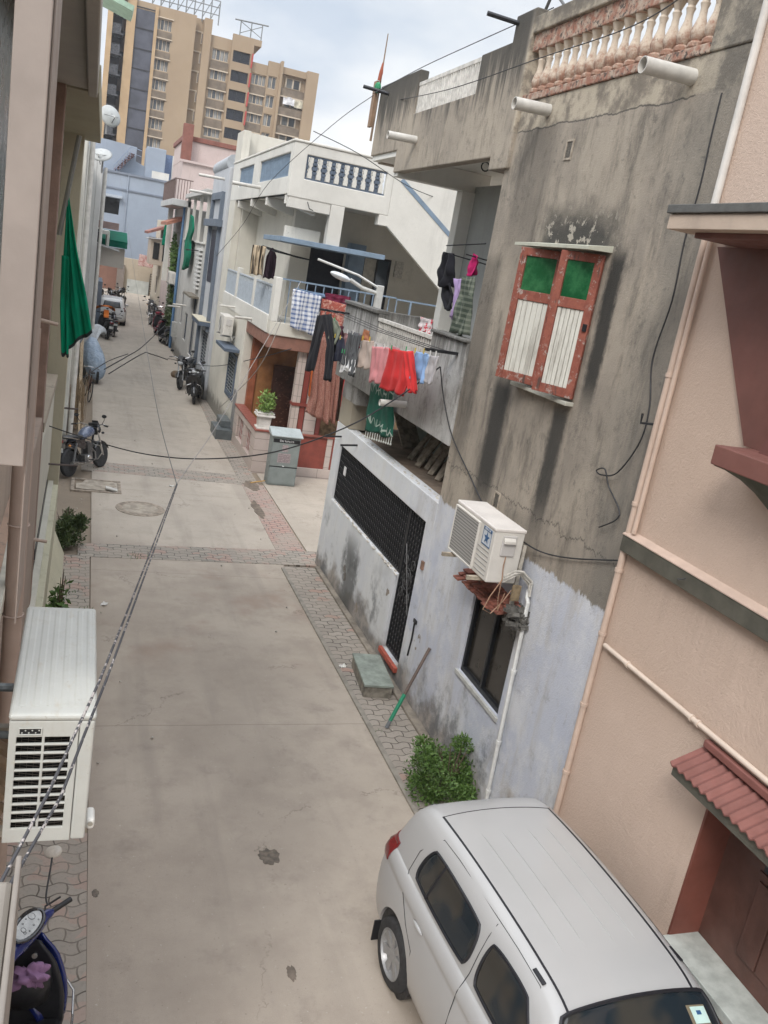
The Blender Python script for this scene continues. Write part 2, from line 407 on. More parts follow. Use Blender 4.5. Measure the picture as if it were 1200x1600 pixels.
# litter and pebbles
r = random.Random(11); g = G()
for k in range(90):
    side = r.random()
    x = r.uniform(3.75, 4.45) if side < .45 else (r.uniform(-.1,.55) if side < .75 else r.uniform(.5,3.8)); y = r.uniform(6, 26); s = r.uniform(.006, .022)
    g.ell((x,y,.012+s*.3), s, s*r.uniform(.7,1.4), s*.6, 6, 4)
mesh('gravel', g, M('pebble', (.42,.38,.33), .9, 0, .4, 30, co='pos'), kind='stuff', label='scattered pebbles and grit along the lane edges', cat='gravel')
for (x,y,a,lab) in ((2.2,19.9,.4,'small crumpled white paper on the lane near the manhole'),(.62,12.9,1.2,'pale scrap of paper on the left pavers near the shrub'),(3.93,10.95,.5,'torn whitish scrap on the pavers beside the stone doorstep')):
    g = G(); g.grid(lambda u, v: (x+(u-.5)*.13*cos(a)-(v-.5)*.08*sin(a), y+(u-.5)*.13*sin(a)+(v-.5)*.08*cos(a), .02+.014*sin(9*u+5*v)), 6, 5)
    mesh('paper_scrap', g, M('white_paper', (.7,.68,.64), .9), solid=.001, label=lab, cat='litter')
# ================================================================ GREY HOUSE (right, middle)
def grey_mat(name, blue=True, light=False):
    b = NB(name); P = b.pos(); x, y, z = b.xyz()
    big = b.noise(P, .7, 6, .65); st = b.noise(b.map(P, (2.6,2.6,.5)), 1.6, 8, .72, .4); med = b.noise(P, 3.2, 6, .7); fine = b.noise(P, 16, 6, .75)
    base = ((.47,.465,.45), (.33,.32,.30)) if light else ((.375,.325,.262), (.255,.222,.184))
    c = b.mix(b.rng(big, .35, .68), *base)
    c = b.mix(b.rng(b.noise(b.map(P, (1,1,.8), (4,4,4)), 4.5, 7, .78), .52, .66, 0, .5), c, (.13,.115,.095))
    c = b.mix(b.rng(st, .45, .75, 0, .65), c, (.40,.34,.27) if not light else (.44,.44,.43))
    c = b.mix(b.rng(b.noise(b.map(P, (2.8,2.8,.7), (5,2,1)), 1.4, 8, .75), .48, .68, 0, .66), c, (.10,.088,.072))
    c = b.mix(b.rng(b.math('MULTIPLY', med, fine), .29, .42, 0, .6), c, (.09,.082,.072))
    def streak(y0, wd, z0, z1, fade0, k=.95):
        """dark algae run: centred on y0, from z1 down to z0"""
        dy = b.math('ABSOLUTE', b.math('ADD', b.math('SUBTRACT', y, y0), b.math('MULTIPLY', b.math('SUBTRACT', st, .5), .22)))
        a = b.rng(b.math('ADD', dy, b.math('MULTIPLY', b.math('SUBTRACT', fine, .5), .10)), wd*.45, wd*1.1, 1, 0)
        v = b.math('MULTIPLY', b.rng(z, z0, z0+fade0), b.rng(z, z1-.12, z1+.12, 1, 0))
        return b.math('MULTIPLY', b.math('MULTIPLY', a, v), k)
    if not light:
        for args in ((8.97,.27,2.9,4.66,.7,.93), (7.62,.17,2.9,4.62,.9,.9), (7.22,.14,4.5,6.15,.5,.95), (9.35,.5,5.4,7.5,1.2,.35), (9.9,.3,2.9,6,1.4,.5), (8.3,1.2,6.05,6.45,.02,0.0)):
            c = b.mix(streak(*args), c, (.026,.025,.022))
        # soot-black algae over the window canopy
        k = b.math('MULTIPLY', b.rng(b.math('ADD', b.math('ABSOLUTE', b.math('SUBTRACT', y, 8.1)), b.math('MULTIPLY', med, .5)), .8, 1.15, 1, 0),
                   b.math('MULTIPLY', b.rng(b.math('ADD', z, b.math('MULTIPLY', med, .4)), 6.5, 6.85, 1, 0), b.rng(z, 6.1, 6.16)))
        c = b.mix(b.math('MULTIPLY', k, .95), c, (.04,.038,.034))
        fl = b.math('MULTIPLY', k, b.rng(b.noise(P, 7, 4, .7), .56, .6)); c = b.mix(b.math('MULTIPLY', fl, .8), c, (.42,.38,.32))
        # pale repaired plaster below the balustrade, with the crack under it
        e = b.math('ADD', z, b.math('MULTIPLY', b.math('SUBTRACT', b.noise(b.comb(0.0, y, 0.0), 2.2, 5, .7), .5), .14))
        pl = b.math('MULTIPLY', b.rng(e, 7.40, 7.42, smooth=False), b.rng(y, 10.0, 10.05, 1, 0))
        c = b.mix(b.math('MULTIPLY', pl, .8), c, b.mix(b.rng(med, .42, .6), (.46,.40,.31), (.17,.145,.115)))
        c = b.mix(b.math('MULTIPLY', b.rng(b.math('ABSOLUTE', b.math('SUBTRACT', e, 7.40)), .003, .012, .8, 0), b.math('MULTIPLY', b.rng(y, 9.9, 10.0, 1, 0), b.rng(y, 6.65, 6.7))), c, (.05,.045,.04))
        # hairline crack in the lower third
        zc = b.math('ADD', b.math('MULTIPLY', y, .02), b.math('ADD', z, b.math('MULTIPLY', b.math('SUBTRACT', b.noise(b.comb(0.0, y, 0.0), 3.5, 6, .75), .5), .5)))
        c = b.mix(b.rng(b.math('ABSOLUTE', b.math('SUBTRACT', zc, 3.62)), .003, .011, .7, 0), c, (.03,.027,.024))
        # weathering towards the right-hand corner
        c = b.mix(b.math('MULTIPLY', b.rng(b.math('ADD', y, b.math('MULTIPLY', st, .8)), 6.6, 7.4, 1, 0), .45), c, (.10,.10,.092))
        # top of the pillar / parapet darker
        c = b.mix(b.math('MULTIPLY', b.rng(b.math('ADD', z, b.math('MULTIPLY', st, .5)), 8.6, 8.95), .7), c, (.085,.08,.07))
        dr = b.math('MULTIPLY', b.rng(b.math('ADD', z, b.math('MULTIPLY', b.noise(b.map(P, (5,5,.3), (2,7,0)), 1.4, 6, .7), 1.9)), 8.75, 9.25), b.rng(y, 10.0, 10.1))
        c = b.mix(b.math('MULTIPLY', dr, .85), c, (.045,.043,.038))
    else:
        dr = b.rng(b.math('ADD', z, b.math('MULTIPLY', b.noise(b.map(P, (6,6,.35), (2,7,0)), 1.5, 7, .75), 1.5)), 5.25, 5.75)
        c = b.mix(b.math('MULTIPLY', dr, .85), c, (.075,.073,.066))
        c = b.mix(b.rng(b.noise(P, 2.0, 7, .75), .5, .7, 0, .6), c, (.17,.165,.15))
    if blue:
        edge = b.math('ADD', b.math('ADD', z, b.math('MULTIPLY', b.rng(y, 6.2, 9.6), .14)), b.math('MULTIPLY', b.math('SUBTRACT', b.noise(b.comb(0.0, b.math('MULTIPLY', y, 1.0), 0.0), 5, 7, .8), .5), .32))
        edge = b.math('ADD', edge, b.math('MULTIPLY', b.math('SUBTRACT', fine, .5), .1))
        pf = b.rng(edge, 3.03, 3.07, 1, 0)
        blu = b.mix(b.rng(big, .35, .65), (.455,.485,.565), (.51,.53,.585))
        blu = b.mix(b.rng(b.noise(P, 1.3, 6, .68), .42, .6, 0, .85), blu, (.60,.61,.63))
        blu = b.mix(b.rng(st, .46, .7, 0, .6), blu, (.42,.40,.37))
        blu = b.mix(b.rng(fine, .58, .74, 0, .6), blu, (.30,.31,.33))
        blu = b.mix(b.rng(b.noise(P, 5, 7, .8), .56, .66, 0, .45), blu, (.27,.27,.28))
        # compound wall is washed out and dirtier than the house wall
        comp = b.rng(y, 10.6, 11.3)
        blu = b.mix(b.math('MULTIPLY', comp, .6), blu, (.66,.67,.66))
        # old paint stripped near the base
        pe = b.noise(b.map(P, (1,1,1.3), (2.3,0,7.7)), 1.5, 5, .6); 
        kk = b.math('ADD', z, b.math('MULTIPLY', b.math('SUBTRACT', pe, .5), -1.5))
        foot = b.rng(kk, .15, .55, 1, 0)
        blu = b.mix(b.math('MULTIPLY', foot, .85), blu, b.mix(b.rng(med, .4, .6), (.30,.26,.22), (.14,.125,.11)))
        pk = b.math('MULTIPLY', b.rng(b.noise(b.map(P, (1,1,.8), (1.7,3.1,2.2)), 1.9, 4, .55), .665, .675), b.rng(z, 1.5, 1.2))
        blu = b.mix(pk, blu, (.26,.22,.18))
        mold = b.math('MULTIPLY', b.rng(b.noise(b.map(P, (1,1,.8), (0,.6,3)), 1.2, 6, .7), .52, .66), b.rng(z, 1.6, .6))
        blu = b.mix(b.math('MULTIPLY', mold, .75), blu, (.12,.125,.13))
        # black mildew on the compound wall between the piers
        m2 = b.math('MULTIPLY', b.rng(b.math('ADD', b.math('ABSOLUTE', b.math('SUBTRACT', y, 13.2)), b.math('MULTIPLY', med, 1.2)), .75, 1.15, 1, 0), b.rng(z, 1.45, .9))
        blu = b.mix(b.math('MULTIPLY', m2, .8), blu, (.07,.072,.068))
        c = b.mix(pf, c, blu)
    b.bump(b.math('ADD', b.math('MULTIPLY', fine, .8), b.math('ADD', med, b.noise(P, 60, 3, .7))), .5, .012)
    return b.fin(c, .92)
M_grey = grey_mat('grey_house_plaster'); M_greyL = grey_mat('light_cement', False, True); M_greyN = grey_mat('dark_cement', False)
M_inner = plaster('inner_wall_grey', (.33,.34,.33), amt=.3, streak=.3); M_green_in = plaster('inner_wall_green', (.26,.31,.29), amt=.3)
M_white = plaster('white_paint_old', (.66,.65,.61), (.3,.28,.25), .25, .3)
M_black = M('black_iron', (.022,.023,.026), .45, .3, .3, 20)
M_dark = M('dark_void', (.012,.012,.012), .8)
M_pvc = M('pvc_grey', (.52,.50,.46), .5, 0, .12, 7, co='pos')
X0 = 4.55
gh = thing('grey_house', 'weathered grey plaster house with pale blue lower wall and baluster roof parapet', 'house', (X0, 6.0, 0))
winh = (7.46, 8.66, 4.74, 6.08); wlow = (7.5, 8.6, 1.2, 2.38)
g = G().wall('x', X0, X0+.22, 6.04, 10.12, -.1, 7.72, [winh, wlow])
g.box(X0+.22, 9, 6.04, 6.24, -.1, 7.7); g.box(X0+.22, 6.0, 9.92, 10.12, -.1, 7.7)
g.box(X0+.22, 9, 6.24, 9.92, 7.4, 7.68)
g.wall('x', X0, X0+.2, 10.12, 11.13, -.1, 2.83, [(10.41, 11.13, .28, 2.47)])
g.box(X0-.0, X0+.2, 11.13, 15.3, 2.47, 2.83); g.box(X0, X0+.2, 14.93, 15.3, -.1, 2.47)
mesh('wall', g, M_grey, gh, bevel=.012)
g = G().box(X0, X0+.2, 11.13, 14.93, -.1, 1.44); mesh('compound_wall', g, M_grey, gh, bevel=.02)
# rough broken mortar along the sill and on the ledge
r = random.Random(4); g = G()
for k in range(60):
    y = 11.1+k*3.8/60; s = r.uniform(.02,.05); g.ell((X0+r.uniform(-.01,.04), y, 1.435+r.uniform(-.01,.008)), s*.5, s*1.3, s*.4, 6, 4)
for k in range(70):
    y = 10.15+k*5/70; s = r.uniform(.015,.04); g.ell((X0+r.uniform(.06,.18), y, 2.825), s*.7, s*1.5, s*.35, 6, 4)
mesh('rubble_edge', g, M('mortar_crumbs', (.47,.44,.39), .95, 0, .35, 12, .5, co='pos'), gh, smooth=True, kind='stuff')
# terrace floor, back and side walls behind the compound wall
g = G().box(X0+.2, 7.2, 10.12, 15.3, 2.7, 2.79); mesh('terrace_floor', g, M('terrace_dust', (.2,.155,.12), .95, 0, .3, 3, .4, co='pos'), gh)
g = G().box(5.75, 5.9, 10.32, 15.3, 2.79, 3.61).box(4.6, 5.0, 14.85, 15.3, 2.79, 3.62); mesh('terrace_wall', g, M_green_in, gh)
mesh('side_column', G().box(X0+.003, X0+.3, 14.55, 15.28, 2.84, 3.66), plaster('beige_column', (.36,.32,.25), amt=.4), gh)
g = G().box(X0+.02, 7.2, 10.13, 15.8, 3.62, 3.74); mesh('balcony_slab', g, M_greyL, gh)
# balcony front (cement, with a white railing set into it)
g = G().wall('x', X0-.02, X0+.12, 10.14, 15.9, 3.60, 4.93, [(11.38, 13.86, 4.47, 4.95)])
g.box(X0-.06, X0+.16, 10.14, 11.38, 4.93, 4.97); g.box(X0-.06, X0+.16, 13.86, 15.9, 4.93, 4.99)
g.box(X0, X0+.3, 14.4, 15.3, 3.3, 3.60)
g.box(X0+.12, 8.2, 15.76, 15.9, 3.62, 4.9)
mesh('balcony_front', g, M_greyL, gh, bevel=.012)
rl = G().box(X0-.02, X0+.06, 11.38, 13.86, 4.82, 4.87)
mrail = M('white_rail', (.55,.53,.49), .6, 0, .2, 10, co='pos')
rail = mesh('balcony_railing', rl, mrail, gh)
g = G()
for k in range(26): y = 11.42+k*2.4/25; g.box(X0+.0, X0+.035, y, y+.035, 4.47, 4.82)
sub('railing_bars', g, mrail, rail)
# upper room behind the balcony
mesh('room_wall', G().box(5.95, 6.15, 10.12, 14.4, 3.74, 7.2), M_inner, gh)
mesh('balcony_column', G().box(5.72, 5.96, 14.2, 14.46, 3.74, 7.1), M_white, gh, bevel=.01)
mesh('balcony_beam', G().box(4.56, 6.2, 14.24, 14.46, 7.1, 7.42).box(4.57, 4.75, 10.12, 14.46, 7.18, 7.42), M_white, gh, bevel=.01)
mesh('roof_slab', G().box(4.56, 9, 10.1, 15.8, 7.42, 7.56), M_white, gh)
g = G(); g.tube([(5.1,12.0,7.4),(5.1,12.0,7.3)], .01); g.tube([(5.1+.06*cos(a*pi/6),12.0,7.24+.06*sin(a*pi/6)) for a in range(13)], .01); mesh('ceiling_hook', g, M_black, gh)
# roof parapet
g = G().wall('x', X0-.02, X0+.13, 10.5, 15.85, 7.16, 8.64, [(11.46, 13.85, 8.0, 8.9), (10.4,11.46,8.46,8.9), (14.4, 15.9, 7.0, 7.5)])
g.box(X0+.13, 9, 15.7, 15.85, 7.5, 8.6); g.box(X0+.13, 9, 15.62, 15.85, 7.4, 7.56)
g.box(X0-.05, X0+.22, 9.98, 10.5, 7.0, 8.72)
g.box(X0-.015, X0+.2, 6.06, 6.62, 7.72, 8.9)
g.box(X0-.05, X0+.22, 6.62, 9.98, 8.44, 8.62)
mesh('parapet', g, M_greyN, gh, bevel=.015)
M_redp = NB('old_red_paint'); _f = M_redp.noise(M_redp.pos(), 9, 6, .7)
_c = M_redp.mix(M_redp.rng(_f, .4, .62), (.30,.14,.095), (.42,.34,.27)); _c = M_redp.mix(M_redp.rng(M_redp.noise(M_redp.pos(), 20, 5, .7), .52, .62), _c, (.09,.07,.06))
M_redp.bump(_f, .4, .01); M_redp = M_redp.fin(_c, .9)
mesh('parapet_band', G().box(X0-.01, X0+.14, 6.62, 9.98, 8.26, 8.44).box(X0-.02, X0+.16, 6.62, 9.98, 7.72, 7.80), M_redp, gh, bevel=.01)
bal = G().lathe([(.055,0),(.07,.02),(.07,.05),(.045,.07),(.062,.10),(.07,.14),(.055,.19),(.033,.26),(.03,.32),(.042,.36),(.03,.38),(.05,.43),(.06,.46)], (0,0,0), n=10)
def bal_mat():
    b = NB('baluster_paint'); f = b.noise(b.pos(), 14, 5, .7); o = b.xyz(b.obj())[2]
    c = b.mix(b.rng(b.math('ADD', f, b.math('MULTIPLY', o, 1.2)), .5, .85), (.30,.17,.12), (.55,.47,.38))
    c = b.mix(b.rng(b.noise(b.pos(), 12, 6, .8), .58, .66, 0, .8), c, (.2,.15,.12)); return b.fin(c, .9)
M_bal = bal_mat()
b0 = None
for k in range(17):
    y = 6.74+k*.193
    if b0 is None:
        b0 = mesh('baluster', G().merge(bal, Matrix.Translation((X0+.06, y, 7.8))), M_bal, gh, smooth=True)
        b0.data.transform(Matrix.Translation((-(X0+.06-X0), -(y-6.0), -7.8))); b0.location = (.06, y-6.0, 7.8)
    else:
        c = b0.copy(); COL.objects.link(c); c.location = (.06, y-6.0, 7.8)
g = G().box(X0, X0+.04, 11.46, 13.85, 8.40, 8.45)
rp2 = mesh('roof_railing', g, mrail, gh); g = G()
for k in range(28): y = 11.5+k*2.3/27; g.box(X0+.005, X0+.03, y, y+.03, 8.0, 8.4)
sub('railing_bars', g, mrail, rp2)
# vents
for (yy, zz) in ((8.62,7.12),(8.55,3.35)):
    v = mesh('vent', G().wall('x', X0-.012, X0+.001, yy-.075, yy+.075, zz-.1, zz+.1, [(yy-.055,yy+.055,zz-.08,zz+.08)]), M('vent_cement',(.36,.31,.25),.9,0,.3,12,co='pos'), gh)
    sub('vent_grille', G().box(X0-.004,X0-.001,yy-.055,yy+.055,zz-.08,zz+.08), M('vent_dark',(.1,.09,.075),.9,0,.5,60,co='pos'), v)
# rain spouts
def spout(px, end, r, parent, name='rain_spout', X=X0):
    a = atx(px[0], px[1], X); e = aty(end[0], end[1], a.y); e.z = a.z-.02; a.x += .1
    d = (e-a).normalized()
    g = G(); n = 18
    rings = []
    for p, q in ((a, r), (e, r), (e, r*.86), (a, r*.86)):
        rings.append([p+Vector((0, cos(2*pi*k/n), sin(2*pi*k/n)))*q for k in range(n)])
    g.loft(rings, True, False)
    return mesh(name, g, M_pvc, parent, smooth=True)
spout((1083,120), (1004,101), .066, gh); spout((858,172), (803,163), .064, gh); spout((652,219), (606,210), .058, gh)
spout((636,632), (592,637), .05, gh)
# cable brackets on the roof
g = G().tube([(4.6,10.4,8.62),(4.12,10.5,8.66)], .028, 8); mesh('roof_bracket', g, M_black, gh)
g = G().tube([(4.7,15.3,8.45),(4.1,15.45,8.5)], .03, 8); mesh('roof_bracket', g, M_black, gh)
g = G().tube([(4.62,10.1,8.6),(4.62,9.6,9.35)], .02, 6).tube([(4.62,9.9,8.9),(4.62,9.45,8.6)], .016, 6); mesh('roof_antenna', g, M('grey_steel', (.12,.12,.12), .5, .7), gh)
# ------------- shuttered window
M_fr = NB('peeling_red_frame'); _f = M_fr.noise(M_fr.pos(), 11, 6, .7)
_c = M_fr.mix(M_fr.rng(_f, .3, .7), (.19,.052,.034), (.28,.088,.057)); _c = M_fr.mix(M_fr.rng(M_fr.noise(M_fr.pos(), 12, 6, .8), .56, .61), _c, (.33,.27,.24)); _c = M_fr.mix(M_fr.rng(M_fr.noise(M_fr.map(M_fr.pos(), (1,1,.3)), 9, 4), .6, .66), _c, (.09,.05,.04))
M_fr.bump(_f, .4, .006); M_fr = M_fr.fin(_c, .7)
M_slat = NB('white_slats'); P = M_slat.pos(); _c = M_slat.mix(M_slat.rng(M_slat.noise(M_slat.map(P, (1,1,.18)), 9, 5, .7), .42, .72), (.60,.59,.53), (.34,.32,.28)); M_slat = M_slat.fin(_c, .75)
b = NB('green_glass'); _f = b.noise(b.pos(), 5, 5, .7); M_gg = b.fin(b.mix(b.rng(_f, .35, .7), (.008,.075,.025), (.035,.15,.06)), .25, 0, .6)
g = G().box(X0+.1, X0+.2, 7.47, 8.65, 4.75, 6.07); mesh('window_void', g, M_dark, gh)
def leaf(p_h, p_f, z0, z1, par, nm='shutter'):
    """a leaf from hinge point to free edge (both x,y), z0..z1"""
    h = Vector((*p_h, 0)); f = Vector((*p_f, 0)); d = (f-h); wd = d.length; d.normalize(); nrm = Vector((-d.y, d.x, 0)); nrm = nrm if nrm.x < 0 else -nrm
    R = Matrix((d, nrm, Vector((0,0,1)))).transposed()
    def B(g, u0, u1, a, b_, n0, n1):
        c = h+d*((u0+u1)/2)+nrm*((n0+n1)/2)+Vector((0,0,(a+b_)/2)); g.obox(c, u1-u0, n1-n0, b_-a, R)
    fw = .085; zm = z0+(z1-z0)*.615
    g = G(); B(g,0,fw,z0,z1,0,.04); B(g,wd-fw,wd,z0,z1,0,.04); B(g,fw,wd-fw,z0,z0+.09,0,.037); B(g,fw,wd-fw,z1-.08,z1,0,.037); B(g,fw,wd-fw,zm,zm+.1,0,.037)
    fr = mesh(nm, g, M_fr, par, bevel=.005)
    g = G(); n = 6; sw = (wd-2*fw)/n
    for i in range(n): B(g, fw+i*sw+.003, fw+(i+1)*sw-.003, z0+.09, zm, .008, .024+.002*(i % 2))
    sub('slat_panel', g, M_slat, fr, bevel=.004)
    g = G(); B(g, fw, wd-fw, zm+.1, z1-.08, .012, .02); sub('glass_pane', g, M_gg, fr)
    g = G(); B(g, .01, .05, (z0+z1)/2-.03, (z0+z1)/2+.04, .04, .055); sub('hinge', g, M_black, fr)
leaf((4.52, 8.12), (4.28, 8.64), 4.73, 6.10, gh)
leaf((4.54, 7.43), (4.31, 7.84), 4.73, 6.10, gh)
mesh('centre_post', G().box(X0+.03, X0+.09, 7.92, 8.04, 4.75, 6.07), M_fr, gh)
mesh('window_frame', G().wall('x', X0-.012, X0+.08, 7.465, 8.655, 4.745, 6.075, [(7.52,8.60,4.80,6.02)]), M_fr, gh)
mesh('window_canopy', G().prism([(X0,6.13),(X0,6.19),(X0-.26,6.15),(X0-.26,6.12)], 'y', 7.36, 8.9), plaster('canopy_pale', (.46,.46,.38), amt=.4), gh)
mesh('window_sill', G().box(X0-.09, X0+.1, 7.42, 8.66, 4.66, 4.70), plaster('sill_pale', (.42,.41,.35), amt=.5), gh, bevel=.006)
# ------------- lower window
fr = mesh('window', G().wall('x', X0+.03, X0+.12, 7.5, 8.6, 1.2, 2.38, [(7.56,8.02,1.26,2.33),(8.07,8.55,1.26,2.33)]), M('window_black', (.02,.022,.026), .35, .4), gh, bevel=.005)
sub('pane', G().box(X0+.075, X0+.085, 7.55, 8.56, 1.25, 2.34), glass('tinted_glass', (.025,.022,.018), .18), fr)
mesh('window_ledge', G().box(X0-.025, X0+.1, 7.46, 8.64, 1.145, 1.197), M('ledge_grey', (.42,.42,.40), .8, 0, .15, 8, co='pos'), gh, bevel=.004)
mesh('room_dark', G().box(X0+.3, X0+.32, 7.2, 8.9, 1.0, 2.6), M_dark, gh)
# canopy of stacked roof tiles over it
g = G(); r = random.Random(2)
for k in range(13):
    y = 7.52+k*.088
    for q in range(3):
        z = 2.42+.035*q+r.uniform(-.008,.008); x1 = X0-.30+.06*q+r.uniform(-.03,.02)
        g.obox(((X0+x1)/2, y, z), X0-x1, .075, .02, Matrix.Rotation(radians(-9), 3, 'Y')@Matrix.Rotation(r.uniform(-.1,.1), 3, 'X'))
mesh('tile_canopy', g, M('clay_tile', (.23,.085,.06), .9, 0, .5, 10, .5, co='pos'), gh, bevel=.004)
g = G(); 
for k in range(60): g.obox((X0-.10+r.uniform(-.12,.1), 7.42+r.uniform(-.14,.1), 2.42+r.uniform(-.10,.09)), r.uniform(.03,.1), r.uniform(.03,.1), r.uniform(.02,.05), Matrix.Rotation(r.uniform(-.6,.6), 3, 'X')@Matrix.Rotation(r.uniform(-.6,.6), 3, 'Z'))
mesh('canopy_rubble', g, M('rubble_dark', (.10,.095,.085), .95, 0, .4, 14, 1, 30, co='pos'), gh)
# ------------- iron grille and gate
def grille(name, y0, y1, z0, z1, par, ny, nz, x=X0+.05, back=True, diag=False):
    fr = G().wall('x', x, x+.03, y0, y1, z0, z1, [(y0+.03, y1-.03, z0+.03, z1-.03)]); f = mesh(name, fr, M_black, par)
    g = G()
    for k in range(1, ny): y = y0+(y1-y0)*k/ny; g.box(x+.006, x+.02, y-.007, y+.007, z0+.03, z1-.03)
    for k in range(1, nz): z = z0+(z1-z0)*k/nz; g.box(x+.02, x+.028, y0+.03, y1-.03, z-.006, z+.006)
    sub('bars', g, M_black, f)
    g = G(); r = random.Random(9)
    for k in range(1, ny):
        y = y0+(y1-y0)*k/ny
        for q in range(nz):
            z = z0+(z1-z0)*(q+.5)/nz
            g.box(x-.001, x+.005, y-.005, y+.005, z-.010, z+.010)
    sub('rivets', g, M('worn_silver', (.2,.2,.2), .5, .6), f, kind='stuff')
    if back: sub('backing_mesh', G().box(x+.035, x+.04, y0+.01, y1-.01, z0+.01, z1-.01), M('mesh_black', (.01,.01,.012), .8), f)
    return f
grille('iron_grille', 11.13, 14.93, 1.45, 2.465, gh, 44, 9)
gt = grille('iron_gate', 10.415, 11.115, .3, 2.46, gh, 7, 24)
g = G()
for (cy, cz, rr) in ((10.76,1.5,.16),(10.76,1.5,.09),(10.62,1.25,.07),(10.9,1.25,.07),(10.62,1.75,.07),(10.9,1.75,.07)):
    g.tube([(X0+.035, cy+rr*cos(a*pi/8), cz+rr*sin(a*pi/8)) for a in range(17)], .007, 5)
for s in (-1,1): g.tube([(X0+.035,10.76-s*.25,1.05),(X0+.035,10.76+s*.25,1.95)], .008, 5)
sub('scrollwork', g, M('scroll_iron', (.09,.09,.09), .5, .5), gt)
mesh('door_sill', G().box(X0-.05, X0+.12, 10.40, 11.14, .2, .275), M('sill_red', (.36,.08,.05), .8, 0, .2, 8, co='pos'), gh, bevel=.006)
mesh('house_badge', G().box(X0-.012+.05, X0+.045, 14.42, 14.56, 2.0, 2.16), M('badge_white', (.6,.6,.6), .6), gh)
mesh('switch_box', G().box(X0-.03, X0+.0, 10.17, 10.24, 1.86, 1.98), M('rusty_brown', (.22,.13,.09), .8, 0, .3, 20), gh, bevel=.004)
g = G().tube([(X0-.012,10.1,1.15),(X0-.015,10.08,.9),(X0-.012,10.12,.62)], .012, 6).box(X0-.02, X0, 10.04,10.14,1.12,1.17); mesh('wall_hook', g, M_black, gh)
for (y, z) in ((14.9,2.62),(13.9,2.70)):
    mesh('iron_peg', G().tube([(X0+.02,y,z),(X0-.3,y-.0,z-.03)], .018, 6), M_black, gh)
# foot apron and the doorstep
mesh('house_apron', G().prism([(4.42,6.0),(4.56,6.0),(4.56,15.0),(4.47,15.0)], 'z', 0, .06), M('cement_apron', (.22,.19,.155), .95, 0, .3, 5, .5, co='pos'), gh, bevel=.02)
t = thing('doorstep_block', 'low stone step slab with a greenish top in front of the black iron gate', 'step', (4.2, 10.5, 0))
Rz = Matrix.Rotation(radians(-6), 3, 'Z')
mesh('base', G().obox((4.22,10.5,.085), .40, .95, .17, Rz), M('rough_cement', (.22,.2,.165), .95, 0, .35, 9, .6, co='pos'), t, bevel=.015)
mesh('top_slab', G().obox((4.22,10.5,.19), .42, .98, .035, Rz), M('green_stone', (.24,.27,.235), .6, 0, .25, 7, co='pos'), t, bevel=.006)
# broom/pole leaning on the wall
t = thing('leaning_pole', 'brown wooden pole with green lower sleeve leaning on the pale blue wall', 'pole', (4.05, 9.26, 0))
a = Vector((4.05,9.24,.02)); e = Vector((4.53,9.45,1.06)); m_ = a+(e-a)*.42; f_ = a+(e-a)*.09
mesh('shaft', G().cyl(m_, e, .021, n=10), M('pole_brown', (.13,.095,.08), .7), t, smooth=True)
mesh('sleeve', G().cyl(f_, m_, .026, n=10), M('sleeve_green', (.02,.22,.12), .45), t, smooth=True)
mesh('ferrule', G().cyl(a, f_, .024, n=10), M('ferrule_grey', (.16,.17,.18), .5), t, smooth=True)
# white drain pipe down the pale blue wall + fittings
g = G(); p0 = Vector((X0-.05, 7.32, 2.62)); p1 = Vector((X0-.05, 7.22, .05))
g.tube([(X0-.0,7.45,2.7),(X0-.05,7.36,2.66), p0, p1], .022, 10)
for k in (.3,.62,.85): q = p0+(p1-p0)*k; g.cyl(q+Vector((0,0,.02)), q-Vector((0,0,.02)), .03, n=10)
mesh('drain_pipe', g, M('white_pvc', (.58,.58,.56), .5, 0, .1, 9, co='pos'), smooth=True, label='thin white pipe running down the pale blue wall from the air conditioner to the shrub', cat='pipe')
# plank stack in the terrace
r = random.Random(21)
t = thing('plank_stack', 'dark weathered planks leaning inside the low opening under the cement balcony', 'planks', (6.2, 12.5, 2.8), group=None)
for k in range(9):
    y = 11.6+k*.16; a = Vector((5.15+r.uniform(-.1,.08), y-.1, 2.8)); e = Vector((5.66, y+.18+r.uniform(-.1,.1), 3.55))
    d = (e-a); c = (a+e)/2; R = d.to_track_quat('Z','Y').to_matrix()
    mesh('plank', G().obox(c, .1, .03, d.length, R), M('old_wood', (.27,.235,.19), .9, 0, .4, 10, co='pos'), t)
for k in range(4):
    a = Vector((5.3+k*.12, 13.6+k*.1, 2.8)); e = Vector((5.25+k*.12, 14.2+k*.1, 3.3)); d = e-a
    mesh('plank', G().obox((a+e)/2, .09, .03, d.length, d.to_track_quat('Z','Y').to_matrix()), M('old_wood', (.17,.145,.115)), t)
# flag pole on the roof corner
t = thing('flag_stick', 'wooden stick with a furled orange, white and green flag tied to the grey roof corner', 'flag', (4.5, 15.7, 7.6))
a = aty(605,415*1.0-210,15.75); 
mesh('stick', G().tube([(4.5,15.9,7.75),(4.5,15.86,8.6),(4.47,15.75,9.45)], [.022,.016,.009], 8), M('stick_wood', (.24,.17,.12), .8), t, smooth=True)
mesh('board', G().obox((4.46,15.95,8.35), .05,.16,.75), M('board_brown', (.26,.17,.11), .8, 0, .2, 8, co='pos'), t, bevel=.005)
mesh('flag_cloth', G().tube([(4.47,15.78,9.0),(4.47,15.8,8.85),(4.46,15.82,8.72)], [.012,.035,.03], 8), M('flag_orange', (.34,.10,.06), .9), t, smooth=True)
mesh('flag_cloth', G().ell((4.45,15.8,8.6), .06,.08,.09, 9, 6), M('flag_green', (.03,.22,.1), .9, 0, .3, 20), t, smooth=True)

